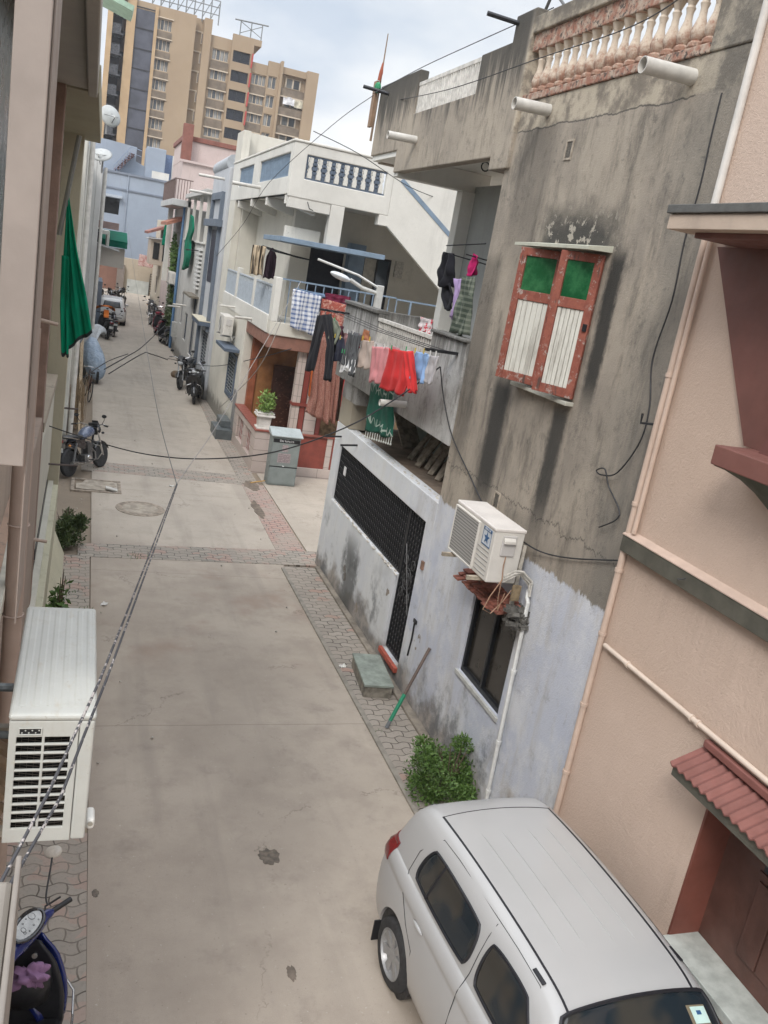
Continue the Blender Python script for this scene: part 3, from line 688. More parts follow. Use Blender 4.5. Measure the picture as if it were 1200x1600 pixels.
# ================================================================ RIGHT AIR CONDITIONER
M_ac = M('ac_white', (.60,.575,.53), .45, 0, .06, 4, co='pos'); M_ac2 = M('ac_face', (.50,.48,.46), .5, 0, .06, 5, co='pos')
def screen_mat():
    b = NB('ac_mesh_screen'); P = b.pos(); v = b.n('ShaderNodeTexVoronoi'); b.put(v.inputs['Vector'], b.map(P, (1,1,.9))); v.inputs['Scale'].default_value = 34; v.inputs['Randomness'].default_value = 0
    c = b.mix(b.rng(v.outputs['Distance'], .38, .46), (.045,.045,.045), (.36,.35,.33)); return b.fin(c, .5)
ax0, ax1, ay0, ay1, az0, az1 = 4.06, 4.40, 7.5, 8.5, 2.75, 3.33
t = thing('air_conditioner', 'white outdoor air conditioner with a blue star badge bracketed on the grey and blue wall', 'air conditioner', (4.25, 8.0, az0), group='outdoor air conditioner units')
mesh('casing', G().box(ax0, ax1, ay0, ay1, az0, az1), M_ac, t, bevel=.014, seg=3)
mesh('top_cover', G().box(ax0-.008, ax1+.008, ay0-.008, ay1+.008, az1-.03, az1+.008), M('ac_lid', (.64,.60,.56), .5, 0, .07, 5, co='pos'), t, bevel=.012, seg=3)
fg = mesh('fan_grille', G().box(ax0-.022, ax0, ay0+.36, ay1-.03, az0+.03, az1-.05), screen_mat(), t, bevel=.01)
g = G().wall('x', ax0-.028, ax0-.0, ay0+.345, ay1-.015, az0+.015, az1-.04, [(ay0+.365, ay1-.035, az0+.035, az1-.06)]); sub('grille_frame', g, M_ac, fg, bevel=.004)
g = G()
for k in range(6): z = az0+.05+k*.05; g.box(ax0-.006, ax0-.0005, ay0+.05, ay0+.33, z, z+.006)
mesh('front_ribs', g, M('ac_shadowline', (.3,.29,.28), .6), t)
bd = mesh('badge', G().box(ax0-.004, ax0-.0006, ay0+.06, ay0+.26, az0+.345, az0+.535), M('badge_pale', (.50,.53,.56), .5), t)
mb = M('badge_blue', (.03,.09,.2), .5)
g = G().box(ax0-.007, ax0-.0045, ay0+.06, ay0+.26, az0+.50, az0+.535).box(ax0-.007, ax0-.0045, ay0+.06, ay0+.26, az0+.345, az0+.355)
for s in ((.06,.065),(.255,.26)): g.box(ax0-.007, ax0-.0045, ay0+s[0], ay0+s[1], az0+.355, az0+.50)
pts = []
for k in range(10):
    rr = .068 if k % 2 == 0 else .027; a = pi/2+k*pi/5; pts.append((ay0+.16+rr*cos(a), az0+.428+rr*sin(a)))
g.prism(pts, 'x', ax0-.007, ax0-.0045); sub('star', g, mb, bd)
def text(name, s, size, m, parent, loc, rot, ext=.001, align='CENTER', **k):
    cu = bpy.data.curves.new(name, 'FONT'); cu.body = s; cu.size = size; cu.extrude = ext; cu.align_x = align; cu.align_y = 'CENTER'
    o = bpy.data.objects.new(name, cu); COL.objects.link(o)
    bpy.context.view_layer.update()
    me = bpy.data.meshes.new_from_object(o.evaluated_get(bpy.context.evaluated_depsgraph_get()))
    COL.objects.unlink(o); bpy.data.objects.remove(o)
    q = bpy.data.objects.new(name, me); COL.objects.link(q); me.materials.clear(); me.materials.append(m)
    q.parent = parent; q.location = Vector(loc)-OFF[parent.name]; q.rotation_euler = rot
    return setp(q, **k)
text('lettering', 'BLUE STAR', .028, M('lettering_white', (.75,.75,.75), .5), bd, (ax0-.0075, ay0+.16, az0+.5175), (pi/2, 0, -pi/2))
vb = mesh('valve_cover', G().box(ax0+.09, ax0+.25, ay0-.018, ay0, az0+.3, az0+.52), M_ac2, t, bevel=.008)
sub('recessed_handle', G().prism([(ay0-.02,az0+.5),(ay0-.05,az0+.47),(ay0-.05,az0+.44),(ay0-.02,az0+.44)], 'x', ax0+.1, ax0+.23), M_ac, vb, bevel=.005)
g = G().tube([(ax0+.16,ay0-.02,az0+.3),(ax0+.15,ay0-.03,az0+.2),(ax0+.17,ay0-.03,az0+.05)], .006, 6)
g.tube([(ax0+.17,ay0-.03,az0+.05),(ax0+.06,ay0-.06,az0-.12),(ax0+.02,ay0-.04,az0-.28),(ax0+.12,ay0-.03,az0-.33),(ax0+.25,ay0,az0-.2),(ax0+.33,ay0+.02,az0-.08)], .006, 6)
g.tube([(ax0+.17,ay0-.02,az0+.05),(ax0+.16,ay0-.05,az0-.15),(ax0+.2,ay0-.02,az0-.3),(ax0+.24,ay0-.02,az0-.1)], .005, 6)
mesh('wiring', g, M('wire_tan', (.33,.2,.13), .6), t, smooth=True)
g = G()
for k, (dz, dy) in enumerate(((0,0),(.03,-.03),(-.03,.02))):
    g.tube([(ax0+.2,ay0-.01,az0+.05+dz),(ax0+.28,ay0-.07,az0+.14+dz),(ax1-.0,ay0-.09+dy,az0+.16+dz*.7),(X0-.04,ay0-.12+dy,az0+.06+dz),(X0-.04,7.34,2.68)], .016-.003*k, 8)
mesh('insulated_pipes', g, M('pipe_wrap', (.45,.43,.39), .8, 0, .25, 30, .3, co='pos'), t, smooth=True)
g = G()
for y in (ay0+.18, ay1-.12): g.box(ax0-.12, X0-.002, y, y+.04, az0-.05, az0-.005)
g.box(X0-.03, X0-.002, ay0+.18, ay0+.215, az0-.35, az0+.25)
mesh('bracket', g, M('bracket_wood', (.36,.31,.24), .8, 0, .35, 12, co='pos'), t, bevel=.004)
mesh('steel_post', G().box(ax1+.02, ax1+.06, ay0+.02, ay0+.055, az0-.3, az0+.42), M('post_pale', (.40,.37,.32), .7, 0, .3, 16, co='pos'), t, bevel=.004)
mesh('junction_box', G().box(ax1-.03, ax1+.06, ay0-.06, ay0-.02, az0-.17, az0-.0), M('box_ochre', (.2,.15,.09), .8, 0, .3, 16), t, bevel=.005)

# ================================================================ PINK HOUSE (near right)
def stucco():
    b = NB('pink_stucco'); P = b.pos(); z = b.xyz()[2]
    big = b.noise(P, .5, 5); f = b.noise(P, 34, 6, .7); f2 = b.noise(P, 100, 4, .7)
    c = b.mix(b.rng(big, .3, .7), (.515,.392,.312), (.57,.44,.358))
    c = b.mix(b.rng(b.noise(P, 2.5, 5), .5, .8, 0, .4), c, (.66,.52,.43))
    c = b.mix(b.math('MULTIPLY', b.rng(b.noise(b.map(P, (3,3,.3)), 1.2, 6, .7), .58, .76), .3), c, (.33,.25,.2))
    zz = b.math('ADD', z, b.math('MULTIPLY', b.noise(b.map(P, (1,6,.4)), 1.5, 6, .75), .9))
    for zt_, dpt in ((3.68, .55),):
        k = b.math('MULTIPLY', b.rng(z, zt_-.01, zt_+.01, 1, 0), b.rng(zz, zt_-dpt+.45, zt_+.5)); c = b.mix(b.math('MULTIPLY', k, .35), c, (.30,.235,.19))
    c = b.mix(b.rng(b.noise(b.map(P, (1,1,1), (6,2,1)), 1.1, 7, .72), .55, .75, 0, .35), c, (.42,.32,.27))
    b.bump(b.math('ADD', f, b.math('MULTIPLY', f2, .6)), .6, .016)
    return b.fin(c, .92)
M_pink = stucco(); M_brown = M('maroon_paint', (.155,.065,.052), .6, 0, .12, 3, .2, co='pos'); M_olive = M('dark_olive_trim', (.085,.08,.062), .8, 0, .2, 5, .4, 40, co='pos')
XP = 4.53
ph = thing('pink_house', 'salmon pink stucco house with maroon door, tiled door canopy and dark ledge', 'house', (XP, 2.0, 0))
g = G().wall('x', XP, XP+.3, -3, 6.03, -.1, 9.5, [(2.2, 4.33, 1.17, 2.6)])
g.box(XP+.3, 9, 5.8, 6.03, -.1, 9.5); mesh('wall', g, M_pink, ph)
mesh('door_reveal', G().box(XP-.003, XP+.3, 4.33-.012, 4.34, 1.17, 2.6), M('reveal_maroon', (.17,.055,.038), .6, 0, .12, 3, co='pos'), ph)
dr = mesh('door', G().box(XP+.27, XP+.33, 2.2, 4.33, 1.17, 2.6), M('door_brown', (.105,.05,.038), .5, 0, .2, 4, .2, co='pos'), ph)
g = G()
for y0, y1 in ((3.15,3.95),(2.25,3.05)):
    for k in range(4):
        w_ = (y1-y0)/4; g.box(XP+.255, XP+.27, y0+k*w_+.008, y0+(k+1)*w_-.008, 1.34, 1.96)
    g.box(XP+.258, XP+.27, y0-.02, y1+.02, 2.0, 2.03)
sub('door_panels', g, M('door_brown', (.105,.05,.038)), dr, bevel=.004)
dw = sub('door_window', G().wall('x', XP+.235, XP+.27, 3.2, 3.92, 2.06, 2.5, [(3.26,3.86,2.12,2.44)]), M('window_black', (.02,.022,.026)), dr, bevel=.004)
sub('door_glass', G().box(XP+.255, XP+.262, 3.26, 3.86, 2.12, 2.44), glass('door_grey_glass', (.09,.10,.11), .2), dr)
mesh('door_step', G().box(XP-.06, XP+.27, 2.0, 4.325, 1.10, 1.182), M('marble', (.40,.42,.39), .5, 0, .2, 6, co='pos'), ph, bevel=.006)
mesh('plinth', G().box(XP-.05, XP, 2.0, 4.5, -.05, 1.10), M('plinth_pink', (.36,.23,.17), .9, 0, .15, 4, .5, co='pos'), ph)
# corrugated door canopy
xe = 4.25
rings = []
N = 300
def corr(y): return .011*sin(2*pi*y/.082)
yA, yB = 1.7, 4.52
top = [[Vector((XP+.0, yA+(yB-yA)*k/N, 2.69+corr(yA+(yB-yA)*k/N))) for k in range(N+1)],
       [Vector((xe, yA+(yB-yA)*k/N, 2.565+corr(yA+(yB-yA)*k/N))) for k in range(N+1)]]
bot = [[p-Vector((0,0,.012)) for p in reversed_] for reversed_ in (top[1], top[0])]
cn = mesh('door_canopy', G().loft(top+bot+[top[0]], False, False), M('canopy_maroon', (.20,.08,.066), .75, 0, .12, 5, .2, co='pos'), ph, smooth=True, ang=60)
sub('ridge_strip', G().box(XP-.055, XP, yA, yB-.02, 2.705, 2.765), M('canopy_maroon', (.20,.08,.066)), cn, bevel=.01)
sub('canopy_soffit', G().box(xe+.045, XP, yA, yB-.03, 2.475, 2.53).box(xe+.02, xe+.05, yA, yB-.02, 2.475, 2.55), M_olive, cn)
# long ledge
def ledge(name, y0, y1, z0, z1, d, mt, m2):
    o = mesh(name, G().prism([(XP,z0),(XP,z1+.03),(XP-d,z1),(XP-d,z0)], 'y', y0, y1), mt, ph, bevel=.006)
    sub('ledge_top', G().prism([(XP,z1+.034),(XP,z1+.045),(XP-d-.006,z1+.012),(XP-d-.006,z1+.003)], 'y', y0, y1), m2, o); return o
ledge('ledge', 2.0, 6.02, 3.68, 3.82, .07, M_olive, M('ledge_pink', (.50,.38,.31), .9, 0, .1, 4, .5, co='pos'))
mesh('ledge_clip', G().tube([(XP-.08,5.2,3.74),(XP-.11,5.15,3.75),(XP-.1,5.1,3.78)], .006, 6), M('grey_steel', (.12,.12,.12)), ph)
# upper window bay: chajja, splayed maroon panel, projecting sill with dark underside
mesh('upper_canopy', G().box(3.98, XP, 1.5, 5.79, 6.26, 6.36).box(3.99, XP, 1.5, 5.78, 6.36, 6.37), plaster('canopy_pinkish', (.50,.40,.32), amt=.2, streak=.2), ph, bevel=.006)
mesh('canopy_top', G().box(3.96, XP, 1.5, 5.81, 6.37, 6.43), M('canopy_dark', (.10,.10,.095), .9, 0, .2, 6, .5, co='pos'), ph, bevel=.006)
mesh('canopy_underside', G().box(4.1, XP, 1.5, 5.6, 6.22, 6.258), M_brown, ph)
mesh('splayed_panel', G().prism([(5.83,6.22),(4.97,4.86),(2.5,4.86),(1.5,6.22)], 'x', XP-.035, XP-.002), M_brown, ph)
mesh('splayed_panel', G().prism([(4.72,4.86),(4.30,6.22),(3.4,6.22),(3.4,4.86)], 'x', XP-.12, XP-.037), M('maroon_paint_shaded', (.14,.058,.05), .6, 0, .1, 3, .2, co='pos'), ph)  # same maroon, darkened to paint in the shade of a turned face
s_ = mesh('upper_sill', G().box(4.17, XP, 2.0, 4.88, 4.72, 4.86), M('maroon_paint_sill', (.19,.08,.065), .6, 0, .1, 3, .2, co='pos'), ph, bevel=.008)
g = G(); prof = [(4.18,4.72),(4.2,4.68),(4.28,4.62),(4.36,4.53),(4.4,4.49),(XP,4.46),(XP,4.72)]
# tapered underside that is shorter than the sill
rings = []
for y, k in ((4.86,0.0),(4.76,.25),(4.6,.6),(4.4,1.0),(2.0,1.0)):
    rings.append([Vector((x_, y, 4.72-(4.72-z_)*k if k > 0 else 4.715)) for x_, z_ in prof])
sub('sill_underside', g.loft(rings, True, True), M('underside_green', (.065,.07,.05), .85, 0, .15, 6, .5, co='pos'), s_, smooth=True)
# pipes at the pink/grey joint and along the wall
g = G().tube([(XP-.03, 6.0, 9.4), (XP-.03, 6.0, 6.45)], .032, 12)
mesh('rain_pipe', g, M('pipe_offwhite', (.60,.57,.53), .6, 0, .1, 5, co='pos'), ph, smooth=True)
g = G().tube([(XP-.03, 6.0, 6.44), (XP-.03, 6.0, -.05)], .03, 12)
for z in (5.2, 4.1, 3.5, 2.9, 2.2, 1.5): g.cyl((XP-.03,6.0,z-.015),(XP-.03,6.0,z+.015), .038, n=12)
mesh('rain_pipe', g, M('pipe_pink', (.52,.40,.325), .6, 0, .08, 5, co='pos'), ph, smooth=True)
g = G().tube([(XP-.04, 5.92, 6.44), (XP-.04, 5.92, 3.86)], .022, 12); mesh('rain_pipe', g, M('pipe_pink', (.52,.40,.325)), ph, smooth=True)
pa = atx(945,1008,XP-.03); pb = atx(1200,1222,XP-.03)
pc = pb+(pb-pa)*.4
g = G().tube([pa, pb, pc], .022, 12)
for k in (.18,.6,.64): q = pa+(pb-pa)*k; d = (pb-pa).normalized(); g.cyl(q-d*.012, q+d*.012, .03, n=12)
mesh('water_pipe', g, M('pipe_cream', (.58,.48,.40), .6, 0, .08, 5, co='pos'), ph, smooth=True)
# ================================================================ WHITE HOUSE WITH BLUE TRIM (right, beyond the side lane)
XW, YW = 4.4, 22.0
M_cream = plaster('cream_wall', (.57,.545,.48), (.26,.24,.2), .3, .3, foot=.6)
M_wht = plaster('white_wall', (.60,.585,.54), (.3,.29,.27), .25, .28)
M_blu = M('blue_trim', (.17,.23,.30), .7, 0, .12, 4, .2, co='pos'); M_blud = M('blue_grey_lattice', (.085,.11,.15), .7, 0, .15, 8, co='pos')
M_tile = NB('veranda_tile'); q = M_tile.n('ShaderNodeTexBrick'); P = M_tile.pos(); X_ = M_tile.xyz()
M_tile.put(q.inputs['Vector'], M_tile.comb(M_tile.math('ADD', X_[0], X_[1]), X_[2], 0.0)); q.inputs['Scale'].default_value = 1; q.inputs['Brick Width'].default_value = .6; q.inputs['Row Height'].default_value = .3; q.inputs['Mortar Size'].default_value = .006
q.inputs['Color1'].default_value = (.50,.42,.38,1); q.inputs['Color2'].default_value = (.45,.38,.34,1); q.inputs['Mortar'].default_value = (.2,.17,.15,1); q.offset = 0
M_tile = M_tile.fin(M_tile.mix(M_tile.rng(M_tile.noise(P, 6, 5), .5, .75, 0, .4), q.outputs[0], (.36,.3,.27)), .45)
M_redf = M('red_floor', (.22,.05,.035), .45, 0, .15, 5, co='pos'); M_wood = M('golden_wood', (.28,.13,.05), .5, 0, .25, 3, co='pos'); M_wooddk = M('dark_wood', (.07,.03,.02), .5, 0, .3, 8, co='pos')
wh = thing('white_house', 'two storey white and cream house with blue railings, stair wall and red porch', 'house', (XW, YW, 0))
g = G().wall('x', XW, XW+.25, 25.5, 31.9, -.1, 3.6, [(26.3,27.7,1.15,2.35)])
g.box(XW+.25, 9.5, 31.7, 31.9, -.1, 9.25); g.box(XW+.004, XW+.25, 30.6, 31.9, 3.6, 9.2); g.box(XW+.25, 8.2, 25.5, 25.7, -.1, 3.6)
g.box(XW+.1, 9.5, 31.2, 31.7, 7.4, 9.22)
mesh('wall', g, M_cream, wh, bevel=.015)
# back walls of the first floor recess
g = G().wall('y', 24.6, 24.8, 5.2, 12, 3.6, 7.1, [(5.75,6.75,3.95,6.05),(7.3,8.15,4.35,5.95)])
g.box(5.2, 5.4, 24.8, 31.7, 3.6, 7.1); g.box(XW+.25, 5.4, 30.4, 30.6, 3.6, 7.1)
mesh('recess_wall', g, M_cream, wh)
mesh('door', G().box(5.75, 6.75, 24.72, 24.78, 3.95, 6.05), M('door_navy', (.012,.013,.02), .7), wh)
mesh('blue_pillar', G().box(6.78, 7.22, 24.2, 24.6, 3.95, 6.2), M_blu, wh)
wf = mesh('window', G().wall('y', 24.62, 24.7, 7.3, 8.15, 4.35, 5.95, [(7.36,7.72,4.41,5.89),(7.76,8.09,4.41,5.89)]), M('window_black', (.02,.022,.026)), wh)
sub('pane', G().box(7.36,7.72,24.66,24.67,4.41,5.89), M('pale_pane', (.40,.38,.32), .3), wf); sub('pane', G().box(7.76,8.09,24.66,24.67,4.41,5.89), glass('dark_pane', (.05,.07,.09)), wf)
mesh('meter_box', G().box(8.25, 8.5, 24.5, 24.6, 5.5, 5.95), M('meter_grey', (.42,.40,.36), .6, 0, .3, 20), wh, bevel=.01)
# slabs
mesh('balcony_slab', G().box(XW, 7.6, YW, 24.6, 3.6, 3.93).box(XW, 5.2, 24.6, 30.6, 3.6, 3.93), M_cream, wh, bevel=.02)
mesh('roof_slab', G().box(XW+.02, 6.95, YW+.02, 31.2, 7.0, 7.12).box(6.95, 12, 22.3, 24.8, 7.0, 7.1), M_wht, wh)
# upper parapet
hs = []
for tl, tr, bl, br in (((405.5,255),(454,242.5),(404.5,286),(450,276)), ((374,265.5),(397,259.5),(372.5,292),(394,287.5))):
    p = [atx(*q, XW) for q in (tl,tr,bl,br)]; ya = (p[1].y+p[3].y)/2; yb = (p[0].y+p[2].y)/2
    hs.append((ya, yb, 7.42, 7.98))
g = G().wall('x', XW-.004, XW+.16, YW+.16, 31.85, 7.0, 8.2, hs)
g.wall('y', YW, YW+.16, XW, 6.98, 6.95, 8.2, [(4.74, 6.8, 7.40, 7.96)])
g.box(XW-.03, XW+.2, YW-.03, 31.9, 8.2, 8.26); g.box(XW+.2, 7.0, YW-.03, YW+.2, 8.2, 8.26)
mesh('parapet', g, M_wht, wh, bevel=.02)
for i, h in enumerate(hs):
    g = G().box(XW+.05, XW+.11, h[0], h[1], h[2], h[2]+.05).box(XW+.05, XW+.11, h[0], h[1], h[3]-.05, h[3])
    n = int((h[1]-h[0])/.16)
    for k in range(n+1):
        y = h[0]+(h[1]-h[0])*k/n; g.box(XW+.05, XW+.1, y-.035, y+.035, h[2]+.05, h[3]-.05)
    for k in range(3): z = h[2]+.15+k*.14; g.box(XW+.06, XW+.09, h[0], h[1], z-.02, z+.02)
    mesh('blue_lattice', g, M_blu, wh)
# white balusters standing before a dark blue pierced panel
fr = G().box(4.74, 6.8, YW+.03, YW+.1, 7.40, 7.44).box(4.74, 6.8, YW+.03, YW+.1, 7.92, 7.96)
for k in range(9):
    xc = 4.86+k*.228+.114-.114+.0
    xm = 4.74+ (k)*.229
    for zz, rr in ((7.50,.045),(7.58,.06),(7.68,.075),(7.78,.06),(7.86,.05)):
        fr.cyl((xm+.0,YW+.04,zz),(xm+.0,YW+.09,zz), rr, n=12)
    fr.box(xm-.045, xm+.045, YW+.045, YW+.085, 7.44, 7.92)
mesh('baluster_panel', fr, M_blud, wh)
w = None
for k in range(9):
    x = 4.855+k*.229
    if x > 6.8: continue
    g = G()
    g.prism([(x-.05,7.44),(x+.05,7.44),(x+.06,7.52),(x+.045,7.60),(x+.02,7.68),(x+.045,7.72),(x+.05,7.76),(x+.025,7.80),(x+.04,7.83),(x+.04,7.88),(x+.015,7.92),(x-.015,7.92),(x-.04,7.88),(x-.04,7.83),(x-.025,7.80),(x-.05,7.76),(x-.045,7.72),(x-.02,7.68),(x-.045,7.60),(x-.06,7.52)], 'y', YW+.02, YW+.10)
    mesh('baluster', g, M_wht, wh, bevel=.006)
# brackets, pillar and beam under the parapet
g = G()
for y in (22.3, 24.9, 27.4, 29.9): g.prism([(XW+.02,6.995),(XW+.02,6.78),(5.2,6.62),(5.2,6.995)], 'y', y, y+.22)
g.box(XW+.03, 5.49, 22.02, 22.24, 6.7, 6.995)
mesh('bracket', g, M_wht, wh, bevel=.01)
mesh('front_pillar', G().box(5.5, 5.85, YW+.002, YW+.3, 5.95, 6.95).box(6.75, 7.0, YW+.002, YW+.3, 6.7, 6.95), M_wht, wh, bevel=.01)
# blue canopy slab
mesh('blue_canopy', G().box(XW-.05, 7.05, YW-.12, 24.3, 5.88, 6.0), M_blu, wh, bevel=.01)
mesh('canopy_kerb', G().box(XW+.15, 5.45, 22.5, 22.7, 6.0, 6.28), plaster('old_white', (.6,.58,.52), amt=.8), wh, bevel=.01)
# stair wall
mesh('stair_wall', G().prism([(6.98,8.22),(14,8.22),(14,.9),(8.72,5.4),(6.98,6.72)], 'y', YW+.0, YW+.14), M_wht, wh, bevel=.01)
st = [aty(628,281,YW), aty(703,368,YW)]; d = (st[1]-st[0]); e_ = st[0]+d*2.2
pp = d.normalized().cross(Vector((0,1,0)))*.055
mesh('stair_stripe', G().prism([(st[0].x+pp.x, st[0].z+pp.z),(e_.x+pp.x, e_.z+pp.z),(e_.x-pp.x, e_.z-pp.z),(st[0].x-pp.x, st[0].z-pp.z)], 'y', YW-.015, YW), M_blu, wh)
# balcony railing on the lane side
g = G().box(XW, XW+.16, YW, YW+.42, 3.93, 5.02).box(XW, XW+.14, 24.9, 25.2, 3.93, 4.95).box(XW, XW+.14, 28.0, 28.35, 3.93, 4.95).box(XW-.02, XW+.14, 22.4, 30.6, 3.6, 4.05)
mesh('railing_post', g, M_wht, wh, bevel=.015)
for y0, y1 in ((22.45,24.88),(25.22,27.98),(28.37,30.58)):
    p = mesh('railing_panel', G().box(XW+.04, XW+.07, y0, y1, 4.05, 4.62), M_blu, wh)
    g = G(); n = int((y1-y0)/.12)
    for k in range(n+1): y = y0+(y1-y0)*k/n; g.box(XW+.025, XW+.04, y-.012, y+.012, 4.05, 4.62); 
    for k in range(int(n/2)+1): y = y0+(y1-y0)*k/int(n/2); g.box(XW+.03, XW+.07, y-.03, y+.03, 4.62, 4.76)
    g.box(XW+.02, XW+.09, y0, y1, 4.76, 4.80)
    sub('railing_bars', g, M('pale_rail', (.42,.46,.50), .6, 0, .1, 8), p)
g = G().box(XW+.16, 7.6, YW+.03, YW+.07, 4.98, 5.02).box(7.6, 12, 22.05, 22.1, 4.95, 4.99)
for k in range(14): x = 4.75+k*.22; g.box(x, x+.025, YW+.04, YW+.06, 3.93, 4.98)
for k in range(4): x = 8+k*1.2; g.box(x, x+.05, 22.05, 22.1, 4.5, 4.95)
mesh('front_railing', g, M_blu, wh)
mesh('stair_base', G().box(7.6, 14, 22.12, 22.5, -.05, 4.5), M_greyN, wh)
# porch
mesh('porch_fascia', G().box(XW-.0, 8.2, YW+.05, YW+.3, 3.27, 3.598).box(XW+.02, XW+.25, YW+.3, 25.5, 3.27, 3.598), M('fascia_brown', (.22,.105,.075), .6, 0, .15, 4, co='pos'), wh, bevel=.01)
mesh('porch_ceiling', G().box(XW+.3, 8.2, YW+.3, 25.5, 3.5, 3.59), M_tile, wh)
g = G().wall('x', XW, XW+.22, 22.1, 25.5, -.05, 1.1, [(22.55,23.6,.28,.92),(23.85,24.95,.28,.92)])
g.box(XW, 4.72, YW, YW+.1, -.05, 1.1); g.box(4.72, 8.2, YW, YW+.2, -.05, .24); g.box(6.35, 6.5, YW, YW+.2, .24, 1.12); g.box(4.72, 5.45, YW+.02, YW+.2, .24, 1.12)
mesh('porch_wall', g, M_tile, wh, bevel=.01)
mesh('red_panel', G().box(5.45, 6.35, YW+.03, YW+.15, .24, 1.08).box(6.5, 8.2, YW+.03, YW+.15, .24, 1.08), M_redf, wh)
mesh('porch_coping', G().box(XW-.03, XW+.27, 22.1, 25.52, 1.1, 1.145).box(XW-.03, 8.2, YW-.03, YW+.0999, 1.1, 1.145), M('coping_red', (.25,.075,.055), .5, 0, .12, 4, co='pos'), wh, bevel=.008)
mesh('porch_floor', G().box(XW+.22, 8.2, YW+.2, 25.5, -.05, .4), M_redf, wh)
for y0, y1 in ((22.55,23.6),(23.85,24.95)):
    p = mesh('lattice_backing', G().box(XW+.1, XW+.13, y0, y1, .28, .92), M('lattice_red', (.25,.035,.03), .6), wh); g = G()
    for k in range(5):
        yc = y0+.1+k*(y1-y0-.2)/4
        for zc in (.42,.6,.78): g.ell((XW+.09,yc,zc), .012,.055,.05, 8, 5)
        g.box(XW+.08, XW+.1, yc-.01, yc+.01, .28, .92)
    sub('lattice_flowers', g, M('lattice_white', (.5,.45,.42), .7), p)
mesh('porch_back_frame', G().wall('y', 25.35, 25.5, XW+.25, 7.4, .4, 3.4, [(4.85,6.95,.4,3.2)]), M('frame_red', (.30,.10,.05), .5, 0, .2, 4, co='pos'), wh)
mesh('porch_back', G().box(4.85, 6.95, 25.4, 25.48, .4, 3.2), M_wood, wh)
dd = mesh('front_door', G().box(5.35, 6.05, 25.3, 25.4, .42, 2.45), M_wooddk, wh, bevel=.01)
g = G(); r = random.Random(3)
for k in range(60): g.ell((5.35+.08+.5*r.random()*1.0, 25.29, .5+1.8*r.random()), .025,.008,.02, 6, 4)
sub('door_carving', g, M('carving_brown', (.16,.08,.05), .5), dd)
mesh('side_grill', G().box(XW-.02, XW+.0, 25.52, 26.0, .35, 1.5), M('grill_grey', (.2,.2,.2), .5), wh)
g = G()
for x0, x1, m in ((5.55,5.75,0),(5.85,6.1,1),(6.15,6.3,0)): pass
mesh('porch_column', G().box(5.30,5.50,YW+.2,YW+.42,.4,3.27), M_tile, wh); mesh('porch_column', G().box(5.52,5.66,YW+.22,YW+.40,.4,3.27), M('column_red', (.22,.05,.038), .5, 0, .1, 4, co='pos'), wh)
mesh('porch_column', G().box(5.68,6.0,YW+.2,YW+.42,.4,3.27), M_tile, wh); mesh('porch_column', G().box(6.02,6.14,YW+.22,YW+.40,.4,3.27), M('column_red', (.22,.05,.038)), wh)
mesh('column_band', G().box(5.28,6.16,YW+.17,YW+.44,1.85,1.93), M('column_red', (.22,.05,.038)), wh)
mesh('porch_side_wall', G().box(8.2, 8.4, YW+.1, 25.5, -.05, 3.6).box(6.2,8.2,YW+.6,YW+.65,.4,1.5), M('sack_brown', (.2,.13,.07), .9, 0, .5, 8, .5), wh)  # end wall of the porch and a low sack-brown panel
# grille window, canopy with AC, and step
wn_ = mesh('window', G().wall('x', XW-.03, XW+.06, 26.2, 27.8, 1.05, 2.42, [(26.35,27.65,1.2,2.3)]), M_blud, wh, bevel=.01)
g = G()
for k in range(11): z = 1.25+k*.1; g.box(XW-.015, XW+.0, 26.35, 27.65, z-.012, z+.012)
for k in range(3): y = 26.6+k*.4; g.box(XW-.01, XW+.01, y-.012, y+.012, 1.2, 2.3)
sub('window_bars', g, M('bar_grey', (.25,.27,.28), .5, .3), wn_); sub('pane', G().box(XW+.03, XW+.04, 26.35,27.65,1.2,2.3), glass('dark_pane'), wn_)
mesh('window_canopy', G().box(XW-.45, XW, 26.0, 28.0, 2.55, 2.65), M_blud, wh, bevel=.01)
# AC sitting on the window canopy
def small_ac(x0, y0, y1, z0, label, m=M_ac, g_='outdoor air conditioner units'):
    t = thing('air_conditioner', label, 'air conditioner', (x0+.15, (y0+y1)/2, z0), group=g_)
    mesh('casing', G().box(x0, x0+.3, y0, y1, z0, z0+.58), m, t, bevel=.02)
    g = G()
    for k in range(10): g.tube([(x0-.012, (y0+y1)/2+.12+.03*k*0+(.03+.022*k)*cos(a*pi/8)*.9, z0+.29+(.03+.022*k)*sin(a*pi/8)) for a in range(17)], .004, 4)
    mesh('fan_grille', g, M('grille_grey', (.28,.28,.27), .6), t)
    mesh('valve_cover', G().box(x0+.08, x0+.24, y0-.02, y0, z0+.3, z0+.5), M_ac2, t, bevel=.008)
    g = G().tube([(x0+.15,y0-.02,z0+.3),(x0+.2,y0-.1,z0+.1),(x0+.3,y0-.12,z0-.1),(x0+.28,y0,z0-.15)], .02, 6); mesh('pipes', g, M('pipe_wrap', (.45,.43,.39)), t)
    mesh('bracket', G().box(x0-.05, x0+.4, y0+.1, y0+.14, z0-.05, z0-.005).box(x0-.05, x0+.4, y1-.14, y1-.1, z0-.05, z0-.005), M('bracket_grey', (.3,.3,.29), .7), t)
    return t
small_ac(3.98, 27.0, 28.1, 2.92, 'cream air conditioner above the blue-framed grille window of the white house')
t = thing('entrance_step', 'dark grey tiled step block at the corner of the cream wall beside the lane', 'step', (4.15, 26.0, 0))
mesh('lower_step', G().box(3.92, 4.4, 25.5, 26.7, -.05, .3), M('step_grey', (.10,.115,.12), .5, 0, .2, 5, co='pos'), t, bevel=.01)
